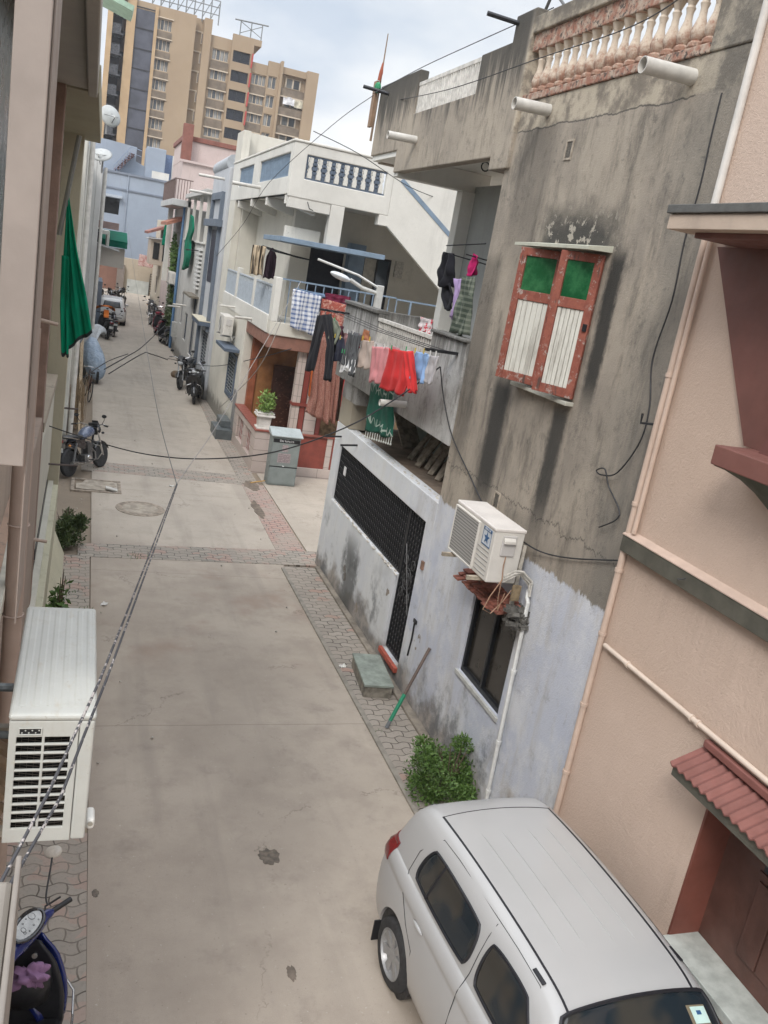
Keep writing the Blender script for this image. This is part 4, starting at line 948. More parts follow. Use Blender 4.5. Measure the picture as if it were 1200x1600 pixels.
mesh('upper_step', G().box(4.1, 4.4, 25.9, 26.9, .3, .5), M('step_grey', (.10,.115,.12)), t, bevel=.01)
# spouts
for px, e in (((432,300*1.0),(406,294)), ): pass
def simple_spout(x, y, z, L_, r, parent, nm='rain_spout'):
    g = G(); rings = []
    for xx, q in ((x+.05, r), (x-L_, r), (x-L_, r*.8), (x+.05, r*.8)): rings.append([Vector((xx, y+q*cos(2*pi*k/12), z+q*sin(2*pi*k/12)+(0 if xx > x else -.02))) for k in range(12)])
    return mesh(nm, g.loft(rings, True, False), M_pvc, parent, smooth=True)
p = atx(407,293,XW); simple_spout(XW, p.y, p.z, .8, .05, wh)
p = atx(387,524,XW); simple_spout(XW, 24.6, 3.72, .5, .035, wh); simple_spout(XW, 27.8, 3.75, .5, .035, wh)
mesh('hook', G().tube([(4.9,22.02,6.9),(4.95,21.95,6.75),(5.05,21.95,6.72)], .012, 5), M_black, wh)

# ---- electricity cabinet
t = thing('electric_cabinet', 'grey metal electricity cabinet with a black sign strip standing at the porch corner', 'cabinet', (5.0, 20.9, 0))
M_cab = M('cabinet_grey', (.20,.225,.215), .55, 0, .1, 4, .1, co='pos')
cx0, cx1, cy0, cy1 = 4.62, 5.34, 20.85, 21.25
mesh('body', G().box(cx0, cx1, cy0, cy1, 0, 1.28), M_cab, t, bevel=.012)
mesh('sloping_top', G().prism([(cy0-.06,1.26),(cy0-.06,1.29),(cy1+.02,1.42),(cy1+.02,1.28)], 'x', cx0-.04, cx1+.04), M('cabinet_top', (.36,.40,.40), .5, 0, .1, 5), t, bevel=.006)
dl = mesh('upper_door', G().box(cx0+.02, cx1-.02, cy0-.014, cy0, .5, 1.2), M_cab, t, bevel=.006)
mesh('lower_door', G().box(cx0+.02, cx1-.02, cy0-.014, cy0, .04, .47), M_cab, t, bevel=.006)
mesh('seam', G().box(cx0, cx1, cy0-.008, cy0+.004, .475, .495), M_black, t)
mesh('latch', G().box(4.95, 4.99, cy0-.03, cy0-.014, .5, .52), M('lettering_white', (.75,.75,.75)), t)
sg = mesh('sign_strip', G().box(cx0+.02, cx1-.02, cy0-.02, cy0-.0145, 1.11, 1.2), M('sign_black', (.01,.01,.012), .5), t)
text('sign_lettering', 'ઉ\u200aઘ ૧૪/૯/૨૧', .075, M('lettering_white', (.75,.75,.75)), sg, (4.98, cy0-.0205, 1.153), (pi/2, 0, 0))
nt_ = mesh('faded_notice', G().box(4.8, 5.13, cy0-.0175, cy0-.0142, .6, .84).box(4.89, 5.04, cy0-.0175, cy0-.0142, .88, 1.06), M('notice_pinkish', (.30,.25,.25), .8, 0, .3, 30), t)
g = G()
for k in range(5): g.box(4.82, 5.11, cy0-.0185, cy0-.0177, .63+k*.04, .642+k*.04)
sub('notice_lines', g, M('notice_ink', (.2,.15,.16), .8), nt_)
g = G().tube([(4.6,21.0,.05),(4.3,20.85,.03),(4.2,20.8,.02)], .015, 5); mesh('yellow_conduit', g, M('yellow_pipe', (.5,.3,.1), .6), t)
# planter with shrub on the porch wall
t = thing('potted_plant', 'white square planter holding a light green leafy plant on the porch wall corner', 'potted plant', (4.6, 22.2, 1.145))
M_plw = M('planter_white', (.62,.59,.55), .7, 0, .1, 6)
def sq(g, r0, r1, z0, z1, cx=4.62, cy=22.25): g.add([(cx+sx*r, cy+sy*r, z) for r, z in ((r0,z0),(r1,z1)) for sx, sy in ((-1,-1),(1,-1),(1,1),(-1,1))], [(3,2,1,0),(4,5,6,7),(0,1,5,4),(1,2,6,5),(2,3,7,6),(3,0,4,7)])
g = G(); sq(g,.2,.2,1.145,1.19); sq(g,.15,.17,1.19,1.48); sq(g,.24,.24,1.48,1.53); sq(g,.21,.23,1.53,1.58)
mesh('planter', g, M_plw, t, bevel=.008)

def leaves(name, center, rad, n, size, m, parent, seed, squash=1.0, up=.25, floor=None):
    """many small folded leaves spread through an uneven volume"""
    r = random.Random(seed); g = G(); bl = []
    NBL = 26
    for k in range(NBL):
        a = r.uniform(0, 2*pi); q_ = sqrt(r.uniform(.02,.55)); bl.append((Vector((cos(a)*rad[0]*q_, sin(a)*rad[1]*q_, rad[2]*r.uniform(-.8,.8)*(1.15-q_*.6))), r.uniform(.2,.46)))
    vs = []; fs = []
    for i in range(n):
        c, q = bl[r.randrange(NBL)]; d = Vector((r.gauss(0,1), r.gauss(0,1), r.gauss(0,1))).normalized(); t_ = r.random()**.45
        p = Vector(center)+c+Vector((d.x*rad[0]*q*t_, d.y*rad[1]*q*t_, d.z*rad[2]*q*t_*squash))
        if floor is not None and p.z < floor+.01: p.z = floor+.01+r.random()*.05
        L_ = size*r.uniform(.45,1.6); wd = L_*r.uniform(.35,.55)
        ax = (d*.6+Vector((r.gauss(0,.5), r.gauss(0,.5), up+r.gauss(0,.4)))).normalized(); sd_ = ax.cross(Vector((r.gauss(0,1), r.gauss(0,1), r.gauss(0,1)))).normalized(); nn = ax.cross(sd_)
        b0_ = len(vs); vs += [p, p+ax*L_*.5+sd_*wd*.5+nn*wd*.15, p+ax*L_, p+ax*L_*.5-sd_*wd*.5+nn*wd*.15]; fs += [(b0_,b0_+1,b0_+2),(b0_,b0_+2,b0_+3)]
    g.add(vs, fs); return mesh(name, g, m, parent)
def leaf_mat(name, c1, c2):
    b = NB(name); P = b.pos(); f = b.noise(P, 14, 3); f2 = b.noise(P, 90, 2)
    c = b.mix(b.rng(f, .35, .65), c1, c2); c = b.mix(b.rng(f2, .4, .6, 0, .5), c, sc(c2, 1.35)); c = b.mix(b.rng(b.noise(P, 60, 2), .66, .7, 0, .8), c, (.22,.18,.05))
    m = b.fin(c, .55); b.b.inputs['Subsurface Weight'].default_value = 0; return m
M_lf = leaf_mat('leaf_fresh', (.045,.095,.02), (.085,.155,.032)); M_lfd = leaf_mat('leaf_dark', (.035,.06,.02), (.075,.11,.035)); M_lfl = leaf_mat('leaf_light', (.11,.19,.04), (.17,.26,.06))
M_stem = M('stem_brown', (.12,.09,.06), .9)
def stems(parent, base, rad, n, h, seed):
    r = random.Random(seed); g = G()
    for k in range(n):
        a = r.uniform(0, 2*pi); e = Vector(base)+Vector((cos(a)*rad*r.random(), sin(a)*rad*r.random(), h*r.uniform(.6,1)))
        g.tube([base, Vector(base).lerp(e, .5)+Vector((0,0,h*.1)), e], [.012,.008,.004], 5)
    mesh('stem', g, M_stem, parent)
leaves('foliage', (4.62,22.25,1.85), (.25,.25,.3), 900, .07, M_lfl, t, 5); stems(t, (4.62,22.25,1.56), .2, 8, .5, 5)
# shrubs
c = atz(700,1215,.35)
t = thing('shrub', 'bright green bushy shrub at the foot of the pale blue wall behind the white car', 'shrub', (4.3, 8.0, 0))
leaves('foliage', (4.26,7.78,.34), (.50,.52,.38), 8500, .042, M_lf, t, 8, floor=.02); stems(t, (4.3,7.8,.0), .35, 16, .65, 8)
t = thing('shrub', 'dark olive rounded bush against the left boundary pillar', 'shrub', (.02, 15.5, 0))
leaves('foliage', (.03,15.4,.32), (.33,.34,.38), 4200, .05, M_lfd, t, 9, floor=.02); stems(t, (.0,15.5,.0), .3, 14, .7, 9)
t = thing('young_plant', 'slim bright green leafy plant by the left wall just beyond the white air conditioner', 'plant', (-.02, 11.6, 0))
leaves('foliage', (-.04,11.6,.4), (.11,.13,.48), 900, .085, M_lf, t, 12, up=-.2, floor=.05); stems(t, (-.02,11.6,0), .06, 6, 1.1, 12)
r = random.Random(5); g = G()
for (x, y, n) in ((1.2,15.1,40),(.35,12.6,30),(.15,13.4,20),(3.95,9.2,10)):
    for k in range(n):
        px_, py_ = x+r.gauss(0,.09), y+r.gauss(0,.07); a = r.uniform(0,2*pi); h = r.uniform(.02,.06)
        g.add([(px_,py_,.01),(px_+.012*cos(a),py_+.012*sin(a),.01),(px_+.03*cos(a+1),py_+.03*sin(a+1),h)], [(0,1,2)])
mesh('weeds', g, M_lf, kind='stuff', label='small weeds growing between the pavers', cat='weeds')
# ================================================================ LEFT SIDE
M_olw = plaster('olive_cream_wall', (.42,.385,.29), (.15,.13,.1), .35, .35); M_cr2 = plaster('pale_cream_wall', (.50,.48,.41), (.2,.18,.15), .3, .3, foot=.4)
M_brcol = M('brown_textured', (.235,.16,.125), .9, 0, .15, 5, .8, 45, co='pos'); M_sof = plaster('soffit_grey', (.36,.335,.295), (.13,.11,.1), .4, .1); M_rbr = M('pipe_taupe', (.34,.265,.22), .6, 0, .08, 3, co='pos')
# near building: taupe wall, shutter box, pipe, eave
nb = thing('near_left_house', 'taupe balcony house at the left edge with a pale frame post, downpipe and roof soffit', 'house', (-.6, 4.0, 0))
mesh('wall', G().wall('x', -1.2, -.42, 2.9, 9.8, 3.5, 7.0, [(3.0,9.2,5.0,6.75)]), plaster('taupe_wall', (.33,.27,.22), amt=.3), nb)
mesh('lower_wall', G().box(-1.2, -.34, 2.6, 9.78, -.1, 3.49), plaster('taupe_lower', (.30,.235,.19), amt=.35), nb)
mesh('dark_window', G().box(-.7, -.5, 3.0, 9.2, 5.0, 6.75), glass('near_glass', (.03,.045,.045), .25), nb)
mesh('frame_post', G().box(-.255, -.153, 3.0, 3.03, 4.78, 7.2), M('post_cream', (.31,.265,.235), .55, 0, .1, 3, .1, co='pos'), nb, bevel=.004)
mesh('frame_return', G().box(-.150, -.146, 3.031, 3.4, 4.2, 7.2).box(-.26,-.150,3.38,3.4,4.9,7.2), M('post_taupe', (.25,.205,.175), .6, 0, .1, 3, co='pos'), nb)
g = G().tube([(-.262,5.0,5.0),(-.255,5.0,2.2),(-.25,5.0,0)], .052, 20)
for z in (3.35, 3.9): g.tube([(-.258+.055*cos(a*pi/10), 5.0+.055*sin(a*pi/10), z) for a in range(21)], .006, 5)
mesh('down_pipe', g, M_rbr, nb, smooth=True)
mesh('brown_pillar', G().box(-.56, -.335, 9.8, 10.05, -.1, 6.8), M_brcol, nb, bevel=.01)
mesh('roof_slab', G().box(-1.3, -.045, 5.0, 9.85, 6.80, 7.05).box(-.13,-.045,5.0,9.85,6.74,6.80), M_sof, nb, bevel=.012)
mesh('ledge', G().prism([(-.9,3.0),(-.9,7.2),(-.40,7.25),(-.325,6.6),(-.30,4.6),(-.29,3.0)], 'z', 3.45, 3.53), M('ledge_edge', (.44,.43,.37), .8, 0, .2, 6, .3, co='pos'), nb, bevel=.006)
mesh('ledge_top', G().prism([(-.9,3.0),(-.9,7.1),(-.44,7.1),(-.37,6.5),(-.34,4.6),(-.33,3.0)], 'z', 3.531, 3.545), plaster('ledge_top_brown', (.33,.23,.17), amt=.6), nb)
g = G()
for i in range(14): y = 2.6+i*.11; g.tube([(-.6,y,3.42),(-.185,y,3.10)], .045, 8)
mesh('corrugated_awning', g, M('awning_brown', (.33,.24,.16), .8, 0, .25, 8, .3, co='pos'), nb, smooth=True)
g = G().tube([(-.4,3.4,3.72),(-.25,3.42,3.74),(-.155,3.45,3.72)], .018, 8).tube([(-.45,3.5,3.66),(-.28,3.3,3.6),(-.155,3.35,3.56)], .016, 8)
mesh('refrigerant_hose', g, M('hose_grey', (.12,.13,.13), .8, 0, .25, 30, .4, co='pos'), nb, smooth=True)
# balcony parapet of the viewpoint, cut by the left edge
vb_ = thing('balcony_ledge', 'cream painted balcony ledge in the bottom left corner below the air conditioner', 'balcony', (-.1, 1.2, 4))
mesh('ledge_wall', G().box(-.14, -.036, .62, 1.20, 4.0, 4.62), M('ledge_cream', (.235,.21,.18), .6, 0, .12, 4, .2, co='pos'), vb_, bevel=.01)
mesh('ledge_lip', G().box(-.0355, -.027, .66, 1.21, 4.42, 4.655), M('ledge_cream2', (.21,.185,.16), .6), vb_, bevel=.003)
# olive house
oh = thing('olive_house', 'olive and cream painted house behind the brown pillar with low boundary wall', 'house', (-.6, 12.5, 0))
mesh('wall', G().box(-3, -.62, 10.06, 15.3, -.1, 7.0), M_olw, oh)
mesh('ledge_wall', G().prism([(-.62,3.0),(-.40,3.0),(-.36,2.9),(-.36,1.6),(-.62,1.6)], 'y', 10.1, 15.0), M_cr2, oh)
mesh('boundary_wall', G().box(-.34, -.2, 9.2, 15.0, -.05, 1.25), plaster('boundary_olive', (.44,.42,.31), amt=.4), oh, bevel=.012)
mesh('boundary_coping', G().box(-.36, -.28, 8.9, 15.0, 1.25, 1.31), M_cr2, oh)
mesh('boundary_foot', G().prism([(-.2,0),(-.2,.42),(-.02,.0)], 'y', 9.0, 15.05), plaster('foot_yellowish', (.48,.45,.33), amt=.5), oh)
mesh('corner_pillar', G().box(-.50, -.20, 15.0, 15.32, -.05, 6.85), M_olw, oh, bevel=.01)
mesh('roof_slab', G().prism([(-1.8,9.86),(-.03,9.86),(.035,15.9),(-1.8,15.7)], 'z', 6.78, 7.05), plaster('soffit_olive', (.30,.275,.2), amt=.35, streak=.1), oh, bevel=.01)
mesh('window_bars', G().box(-.40, -.355, 11.0, 14.2, 1.4, 1.55).box(-.40,-.37,10.5,14.5,1.6,1.63).box(-.40,-.37,10.5,14.5,1.8,1.83).box(-.40,-.37,10.5,14.5,2.0,2.03), M_black, oh)
mesh('weathered_sill', G().prism([(-.62,11.5),(-.36,11.2),(-.33,14.9),(-.62,14.9)], 'z', 3.0, 3.12), plaster('weathered', (.34,.29,.23), amt=.9, streak=.6), oh)
for (y, z, L_) in ((14.3, 1.78, .48), (15.2, 2.52, .42)):
    mesh('cable_bracket', G().tube([(-.4,y,z),(-.4+L_,y,z+.01)], .016, 6), M('bracket_rust', (.09,.07,.065), .8), oh)
mesh('horizontal_pipe', G().tube([(-.62,9.7,4.55),(-.25,9.7,4.5)], .02, 8).tube([(-.45,9.7,2.15),(-.2,9.7,2.12)],.02,8), M('pipe_pinkish', (.42,.33,.27), .7), oh, smooth=True)
# left air conditioner (foreground)
M_acl = NB('ac_left_paint'); P = M_acl.pos()
_c = M_acl.mix(M_acl.rng(M_acl.noise(P, 5, 5), .3, .7), (.43,.435,.405), (.475,.48,.445)); _c = M_acl.mix(M_acl.rng(M_acl.noise(M_acl.map(P,(3,.8,3)), 6, 6, .75), .56, .74, 0, .55), _c, (.40,.35,.27)); _c = M_acl.mix(M_acl.rng(M_acl.noise(P, 70, 3), .64, .72, 0, .6), _c, (.3,.25,.2)); _c = M_acl.mix(M_acl.rng(M_acl.noise(M_acl.map(P,(1,.7,.4),(1,1,3)), 9, 6, .75), .52, .72, 0, .4), _c, (.36,.32,.25))
M_acl = M_acl.fin(_c, .45)
bx0, bx1, by0, by1, bz0, bz1 = -.148, .158, 3.10, 4.10, 3.235, 3.80
t = thing('air_conditioner', 'cream outdoor air conditioner in the left foreground seen from above with slotted end grille', 'air conditioner', (0, 3.6, bz0), group='outdoor air conditioner units')
mesh('top_cover', G().box(bx0-.004, bx1+.004, by0-.004, by1+.004, bz1-.03, bz1), M_acl, t, bevel=.016, seg=3)
g = G()
for k, (a, b_) in enumerate(((.035,.015),(.085,.015),(.135,.010),(.185,.012),(.235,.010),(.278,.004))):
    g.prism([(bx0+a-.016,bz1-.001),(bx0+a-.004,bz1+.0016),(bx0+a+b_,bz1+.0016),(bx0+a+b_+.012,bz1-.001)], 'y', by0+.06, by1-.04)
mesh('top_ribs', g, M_acl, t, bevel=.002)
# end panel with 2 x 11 slots
hol = []
for r_ in range(11):
    z1_ = bz1-.098-r_*.0375
    hol.append((bx0+.028, bx0+.118, z1_-.0285, z1_)); hol.append((bx0+.128, bx0+.218, z1_-.0285, z1_))
mesh('end_panel', G().wall('y', by0, by0+.012, bx0, bx1-.058, bz0, bz1-.03, hol), M_acl, t, bevel=.003)
mesh('corner_panel', G().box(bx1-.056, bx1, by0+.001, by0+.08, bz0, bz1-.031), M_acl, t, bevel=.010, seg=3)
mesh('side_panel', G().box(bx1-.012, bx1-.001, by0+.081, by1, bz0, bz1-.031).box(bx0, bx0+.01, by0+.013, by1, bz0, bz1-.031).box(bx0+.01, bx1-.013, by1-.01, by1, bz0, bz1-.031), M_acl, t, bevel=.006)
g = G()
for k in range(34):
    z = bz0+.02+k*.0125; g.tube([(bx0+.02,by0+.055,z+.01),(bx0+.12,by0+.05,z-.002),(bx0+.225,by0+.055,z+.004)], .0016, 4)
for k in range(9): g.box(bx0+.02+k*.024, bx0+.021+k*.024, by0+.05, by0+.08, bz0+.01, bz1-.06)
mesh('coil_fins', g, M('coil_metal', (.09,.075,.06), .5, .4), t)
mesh('coil_back', G().box(bx0+.012, bx1-.06, by0+.09, by0+.1, bz0, bz1-.035), M_dark, t)
mesh('vent_slot', G().wall('y', by0-.004, by0-.0003, bx0+.032, bx0+.118, bz1-.088, bz1-.056, [(bx0+.038,bx0+.112,bz1-.083,bz1-.061)]), M_acl, t, bevel=.002)
mesh('vent_slot_dark', G().box(bx0+.038,bx0+.112,by0-.0012,by0-.0004,bz1-.083,bz1-.061), M_dark, t)
g = G()
for k in range(6): g.cyl((bx0+.046+k*.012,by0-.003,bz1-.078+.01*(k % 2)),(bx0+.046+k*.012,by0-.0012,bz1-.078+.01*(k % 2)), .003, n=6)
mesh('vent_dots', g, M_acl, t)
mesh('foot_bracket', G().box(bx1, bx1+.035, by0+.03, by0+.12, bz0+.02, bz0+.07), M('foot_white', (.62,.61,.57), .5), t, bevel=.014, seg=3)
mesh('foot_bolt', G().cyl((bx1+.018,by0+.026,bz0+.05),(bx1+.018,by0+.032,bz0+.05), .010, n=8), M('bolt', (.35,.34,.3), .4, .7), t)
mesh('wall_bracket', G().box(-.35, .17, by0+.08, by0+.115, bz0-.03, bz0-.001).box(-.35, .17, by1-.15, by1-.11, bz0-.03, bz0-.001), M('bracket_beige', (.30,.27,.22), .7), t)
g = G().tube([(bx1+.012,3.75,3.62),(bx1+.02,3.75,3.60)], .004, 6)
mesh('screws', g, M('bolt', (.35,.34,.3)), t)
# green cloth hanging from a slanting pole
def hang(name, Ledge, Redge, fn, m, label, cat='cloth', group=None, nu=14, nv=18, amp=.03, fr=3.5, seed=0, parent=None, th=.004, hem=None, dx=Vector((1,0,0))):
    """cloth between two edge polylines given in the picture and placed on a plane by fn; ripples along dx"""
    def poly(E, t):
        n = len(E)-1; k = min(int(t*n), n-1); f = t*n-k
        return Vector((E[k][0]*(1-f)+E[k+1][0]*f, E[k][1]*(1-f)+E[k+1][1]*f))
    r = random.Random(seed); ph_ = r.uniform(0, 6)
    def P(u, v):
        a, b_ = poly(Ledge, v), poly(Redge, v); q = a.lerp(b_, u); p = fn(q.x, q.y)
        s_ = (.35+.65*v); cz = .5*sin(5.1*v+3.3*u+ph_)*sin(7.7*u-4.1*v+ph_*1.7)+.3*sin(13*v-6*u+ph_)*sin(9*u+2*v)
        edge_ = .018*v*sin(11*u+ph_)+.01*sin(3*u+ph_); return p+dx*(amp*s_*(sin(2*pi*fr*u+ph_+v*1.6)+.4*sin(2*pi*fr*2.3*u+ph_*2-v*2)+cz))+Vector((0,0,edge_))
    g = G().grid(P, nu, nv)
    o = mesh(name, g, [m, hem] if hem else m, parent, smooth=True, solid=th, label=label, cat=cat, group=group, ang=80)
    if hem:
        for q in o.data.polygons:
            if q.index % nv == nv-1: q.material_index = 1
    return o
M_gcl = fabric('green_cloth', (.0,.20,.105), None)
fn = lambda x, y: aty(x, y, 12.0)
M_hem = M('hem_black', (.02,.03,.03), .9)
t = thing('green_cloth', 'large plain green cloth hanging from a grey pole on the left houses', 'cloth', (-.1, 12.0, 4))
hang('drape', [(105,298),(97,420),(94,500),(97,553)], [(107,298),(121,390),(135,460),(145,518)], fn, M_gcl, None, None, parent=t, amp=.035, fr=2.5, seed=3, dx=Vector((.2,1,0)), nu=24, nv=30, hem=M_hem)
hang('drape', [(96,400),(93,480),(95,557)], [(108,400),(107,480),(108,556)], lambda x, y: aty(x, y, 11.9), M_gcl, None, None, parent=t, amp=.02, fr=1.5, seed=4, dx=Vector((.2,1,0)), nv=26, hem=M_hem)
p1 = aty(124,212,12.0); p2 = aty(104,310,12.0); mesh('pole', G().tube([p1, p2, p2+(p2-p1)*.6], .03, 8), M('pole_grey', (.18,.18,.16), .7), t)

# ---------------- white terrace row behind
def row_block(name, label, x, y0, y1, h, m, wins=(), extra=None, depth=3, side=-1, base=0):
    """a plain facade block: side -1 faces the lane from the left, +1 from the right"""
    t = thing(name, label, 'house', (x, (y0+y1)/2, 0))
    xa, xb = (x-depth, x) if side < 0 else (x, x+depth)
    if side < 0: g = G().wall('x', x-.2, x, y0, y1, -.1, h, [w_[:4] for w_ in wins]).box(x-depth, x-.2, y0, y0+.2, -.1, h).box(x-depth, x-.2, y1-.2, y1, -.1, h).box(x-depth, x-.2, y0+.2, y1-.2, h-.3, h-.1)
    else: g = G().wall('x', x, x+.2, y0, y1, -.1, h, [w_[:4] for w_ in wins]).box(x+.2, x+depth, y0, y0+.2, -.1, h).box(x+.2, x+depth, y1-.2, y1, -.1, h).box(x+.2, x+depth, y0+.2, y1-.2, h-.3, h-.1)
    mesh('wall', g, m, t, bevel=.02)
    xs = x-.1 if side < 0 else x+.1
    for w_ in wins:
        f = mesh('window', G().wall('x', xs-.03, xs+.03, w_[0], w_[1], w_[2], w_[3], [(w_[0]+.07, w_[1]-.07, w_[2]+.07, w_[3]-.07)]), M('window_frame_dark', (.07,.08,.10), .5), t)
        sub('pane', G().box(xs-.005, xs+.005, w_[0]+.07, w_[1]-.07, w_[2]+.07, w_[3]-.07), glass('dark_pane'), f)
    return t
M_w2 = plaster('row_white', (.56,.55,.50), (.25,.23,.2), .45, .45, foot=.5); M_w3 = plaster('row_grey_white', (.50,.50,.49), (.22,.21,.2), .4, .5, foot=.5)
a1 = row_block('terrace_house', 'pale cream house beyond the green cloth on the left with a tiled plinth', -.75, 15.4, 22.5, 7.2, M_cr2, [(17,18.2,4,5.4)])
mesh('plinth', G().box(-.75, -.30, 15.4, 24.5, -.05, .75), M('tile_white', (.50,.52,.52), .4, 0, .08, 3, co='pos'), a1, bevel=.01)
g = G()
for k in range(7): g.box(-.31, -.295, 16+k*1.1, 16.55+k*1.1, .05+.25*(k % 2), .30+.25*(k % 2))
mesh('blue_tiles', g, M('tile_blue_grey', (.27,.33,.37), .4), a1)
mesh('lintel_green', G().prism([(-.9,6.0),(-.35,6.0),(-.5,6.6),(-.9,6.6)], 'y', 16.5, 17.5), M('dull_green', (.13,.19,.16), .8), a1)
a2 = row_block('terrace_house', 'narrow white house with drain pipes left of the lane below the satellite dish', -.22, 22.5, 34, 7.5, M_w2, [(24,25.3,4.2,5.6),(28,29.5,1.0,2.4)])
g = G()
for y in (22.9, 24.0, 26.8): g.tube([(-.12,y,7.4),(-.12,y,.2)], .06, 10)
mesh('drain_pipe', g, M('pipe_white2', (.58,.56,.52), .6), a2, smooth=True)
mesh('stained_joint', G().box(-.216, -.214, 23.2, 23.5, .2, 7.2), plaster('joint_dark', (.2,.18,.16), amt=.9, sc1=3), a2)
a3 = row_block('terrace_house', 'white house with projecting brown canopy and clothes bars further up the left row', .22, 34, 47, 7.6, M_w3, [(36,38,3.6,5.2),(40,42,1,2.3),(43,45,4,5.4)])
mesh('brown_canopy', G().box(.0, .95, 35.2, 36.6, 5.35, 5.6), M('canopy_mauve', (.26,.19,.17), .8, 0, .15, 5), a3, bevel=.01)
mesh('balcony', G().box(.22, .7, 38, 41, 5.1, 5.25).box(.6,.7,38,41,4.6,5.1), M_w2, a3, bevel=.01)
g = G()
for y in (34.4, 37.2, 39.5): g.tube([(.32,y,7.4),(.32,y,.2)], .06, 10)
mesh('drain_pipe', g, M('pipe_white2', (.58,.56,.52)), a3, smooth=True)
a4 = row_block('terrace_house', 'last white building on the left with green awning above the parked white car', .45, 47, 74, 7.0, M_w3, [(52,55,3.5,5),(58,60,3.6,5.0),(52,54,.8,2.2)])
mesh('blue_gate', G().box(.45, .75, 48.5, 52, 0, 2.6), M('gate_bluegrey', (.17,.21,.26), .7, 0, .15, 3), a4)
# satellite dishes
def dish(loc, R_, yaw, label, tilt=.5):
    t = thing('satellite_dish', label, 'satellite dish', loc, local=True, rot=(0, 0, yaw), group='satellite dishes on the left houses')
    g = G(); rings = []
    for k in range(7):
        q = R_*k/6; rings.append([Vector((q*cos(a*pi/12), -.0+(q*q)*.35/R_, q*sin(a*pi/12))) if q > 0 else Vector((.0001*cos(a*pi/12),0,.0001*sin(a*pi/12))) for a in range(24)])
    g.loft(rings, True, False); g.xf(Matrix.Rotation(-tilt, 4, 'X') @ Matrix.Translation((0,-.1,0)))
    mesh('reflector', g, M('dish_grey', (.36,.37,.36), .5, 0, .12, 5), t, smooth=True, solid=.01)
    g = G().tube([(0,.0,-R_*.9),(0,-R_*.9,-.05)], .012, 6).tube([(-R_*.7,-.05,.0),(0,-R_*.9,-.05)], .006, 5).tube([(R_*.7,-.05,.0),(0,-R_*.9,-.05)], .006, 5)
    mesh('feed_arm', g, M_black, t); mesh('feed_horn', G().cyl((0,-R_*.95,-.05),(0,-R_*.75,-.03), .035, n=8), M('horn_white', (.5,.5,.48), .5), t)
    mesh('mount', G().tube([(0,.05,0),(0,.25,-.1),(0,.25,-R_*1.6)], .03, 8), M('mount_grey', (.3,.3,.3), .5, .5), t)
    return t
p = aty(173,181,33.0); dish(p, .36, radians(25), 'large weathered satellite dish highest on the left row against the brown tower', .35)
p = aty(158,241,31.0); dish(p, .34, radians(-15), 'round white satellite dish just below the olive roof slab', .9)
mesh('shade_sheet', G().obox(aty(178,6,24), .9,1.2,.12, Matrix.Rotation(.25, 3, 'Y')), M('pale_green', (.30,.42,.33), .8), label='pale green shade sheet at the top of the frame beside the brown tower wing', cat='shade')
# clothes bars
t = thing('clothes_rack', 'metal clothes bars sticking out of the left white row with dark clothes', 'clothes rack', (.5, 36, 4.6))
g = G()
for y in (35.5, 37.0): g.tube([(.2,y,4.75),(1.05,y,4.6)], .03, 6)
for x in (.5,.75,1.0): g.tube([(x,35.5,4.7),(x,37.0,4.65)], .012, 5)
mesh('bars', g, M('rack_grey', (.35,.35,.34), .6), t)
hang('dark_trousers', [(147,358),(143,380),(144,394)], [(155,358),(151,378),(150,394)], lambda x, y: aty(x, y, 35.6), fabric('navy_cloth', (.012,.014,.03)), 'navy trousers hanging from the bars on the left white row', 'clothes', amp=.02, seed=2)
hang('dark_shirt', [(153,362),(152,378)], [(160,364),(159,380)], lambda x, y: aty(x, y, 35.9), fabric('black_cloth2', (.018,.018,.024)), 'small black shirt hanging beside navy trousers on the left row', 'clothes', amp=.02, seed=7)
# green and grey awnings over the end of the left row
mesh('awning', G().prism([(59.5,4.15),(59.5,4.55),(62,5.1),(62,4.7)], 'x', .6, 2.2), fabric('awning_green', (.0,.08,.05)), label='green cloth awning at the far end of the left row', cat='awning')
mesh('awning', G().prism([(60,2.9),(60,4.1),(60.1,4.1),(60.1,2.9)], 'x', .5, 2.1), plaster('awning_white', (.50,.49,.44), amt=.3), label='off white sheet hanging under the green awning at the far left', cat='awning')
# bamboo sticks, wire bundle, bicycle, tarp
t = thing('bamboo_bundle', 'bundle of pale bamboo sticks leaning on the left plinth by the blue tarpaulin', 'sticks', (.0, 27, 0))
r = random.Random(14)
for k in range(6):
    a = Vector((.12+r.uniform(-.14,.2), 24.2+r.uniform(-.4,1.2), .02)); e = Vector((-.05+r.uniform(-.05,.08), 27.5+r.uniform(-.3,.5), 2.6+r.uniform(-.5,.3)))
    mesh('stick', G().tube([a, (a+e)/2, e], .028, 6), M('bamboo', (.40,.31,.21), .8, 0, .2, 12, co='pos'), t, smooth=True)
t = thing('reed_broom', 'brown bristly reed brooms standing among the bamboo sticks on the left', 'broom', (.1, 25, 0))
g = G()
for k in range(160):
    x, y = .02+r.gauss(0,.09), 25.2+r.gauss(0,.4); g.tube([(x,y,.1+r.random()*.1),(x-.05+r.gauss(0,.03),y+.4,1.0+r.random()*.3)], .006, 3)
mesh('bristles', g, M('bristle', (.2,.14,.08), .9, 0, .4, 20), t)
t = thing('wire_bundle', 'tangled coil of grey electric cable on the left wall below the green cloth', 'cable coil', (-.15, 24, 2.6))
g = G(); r = random.Random(6)
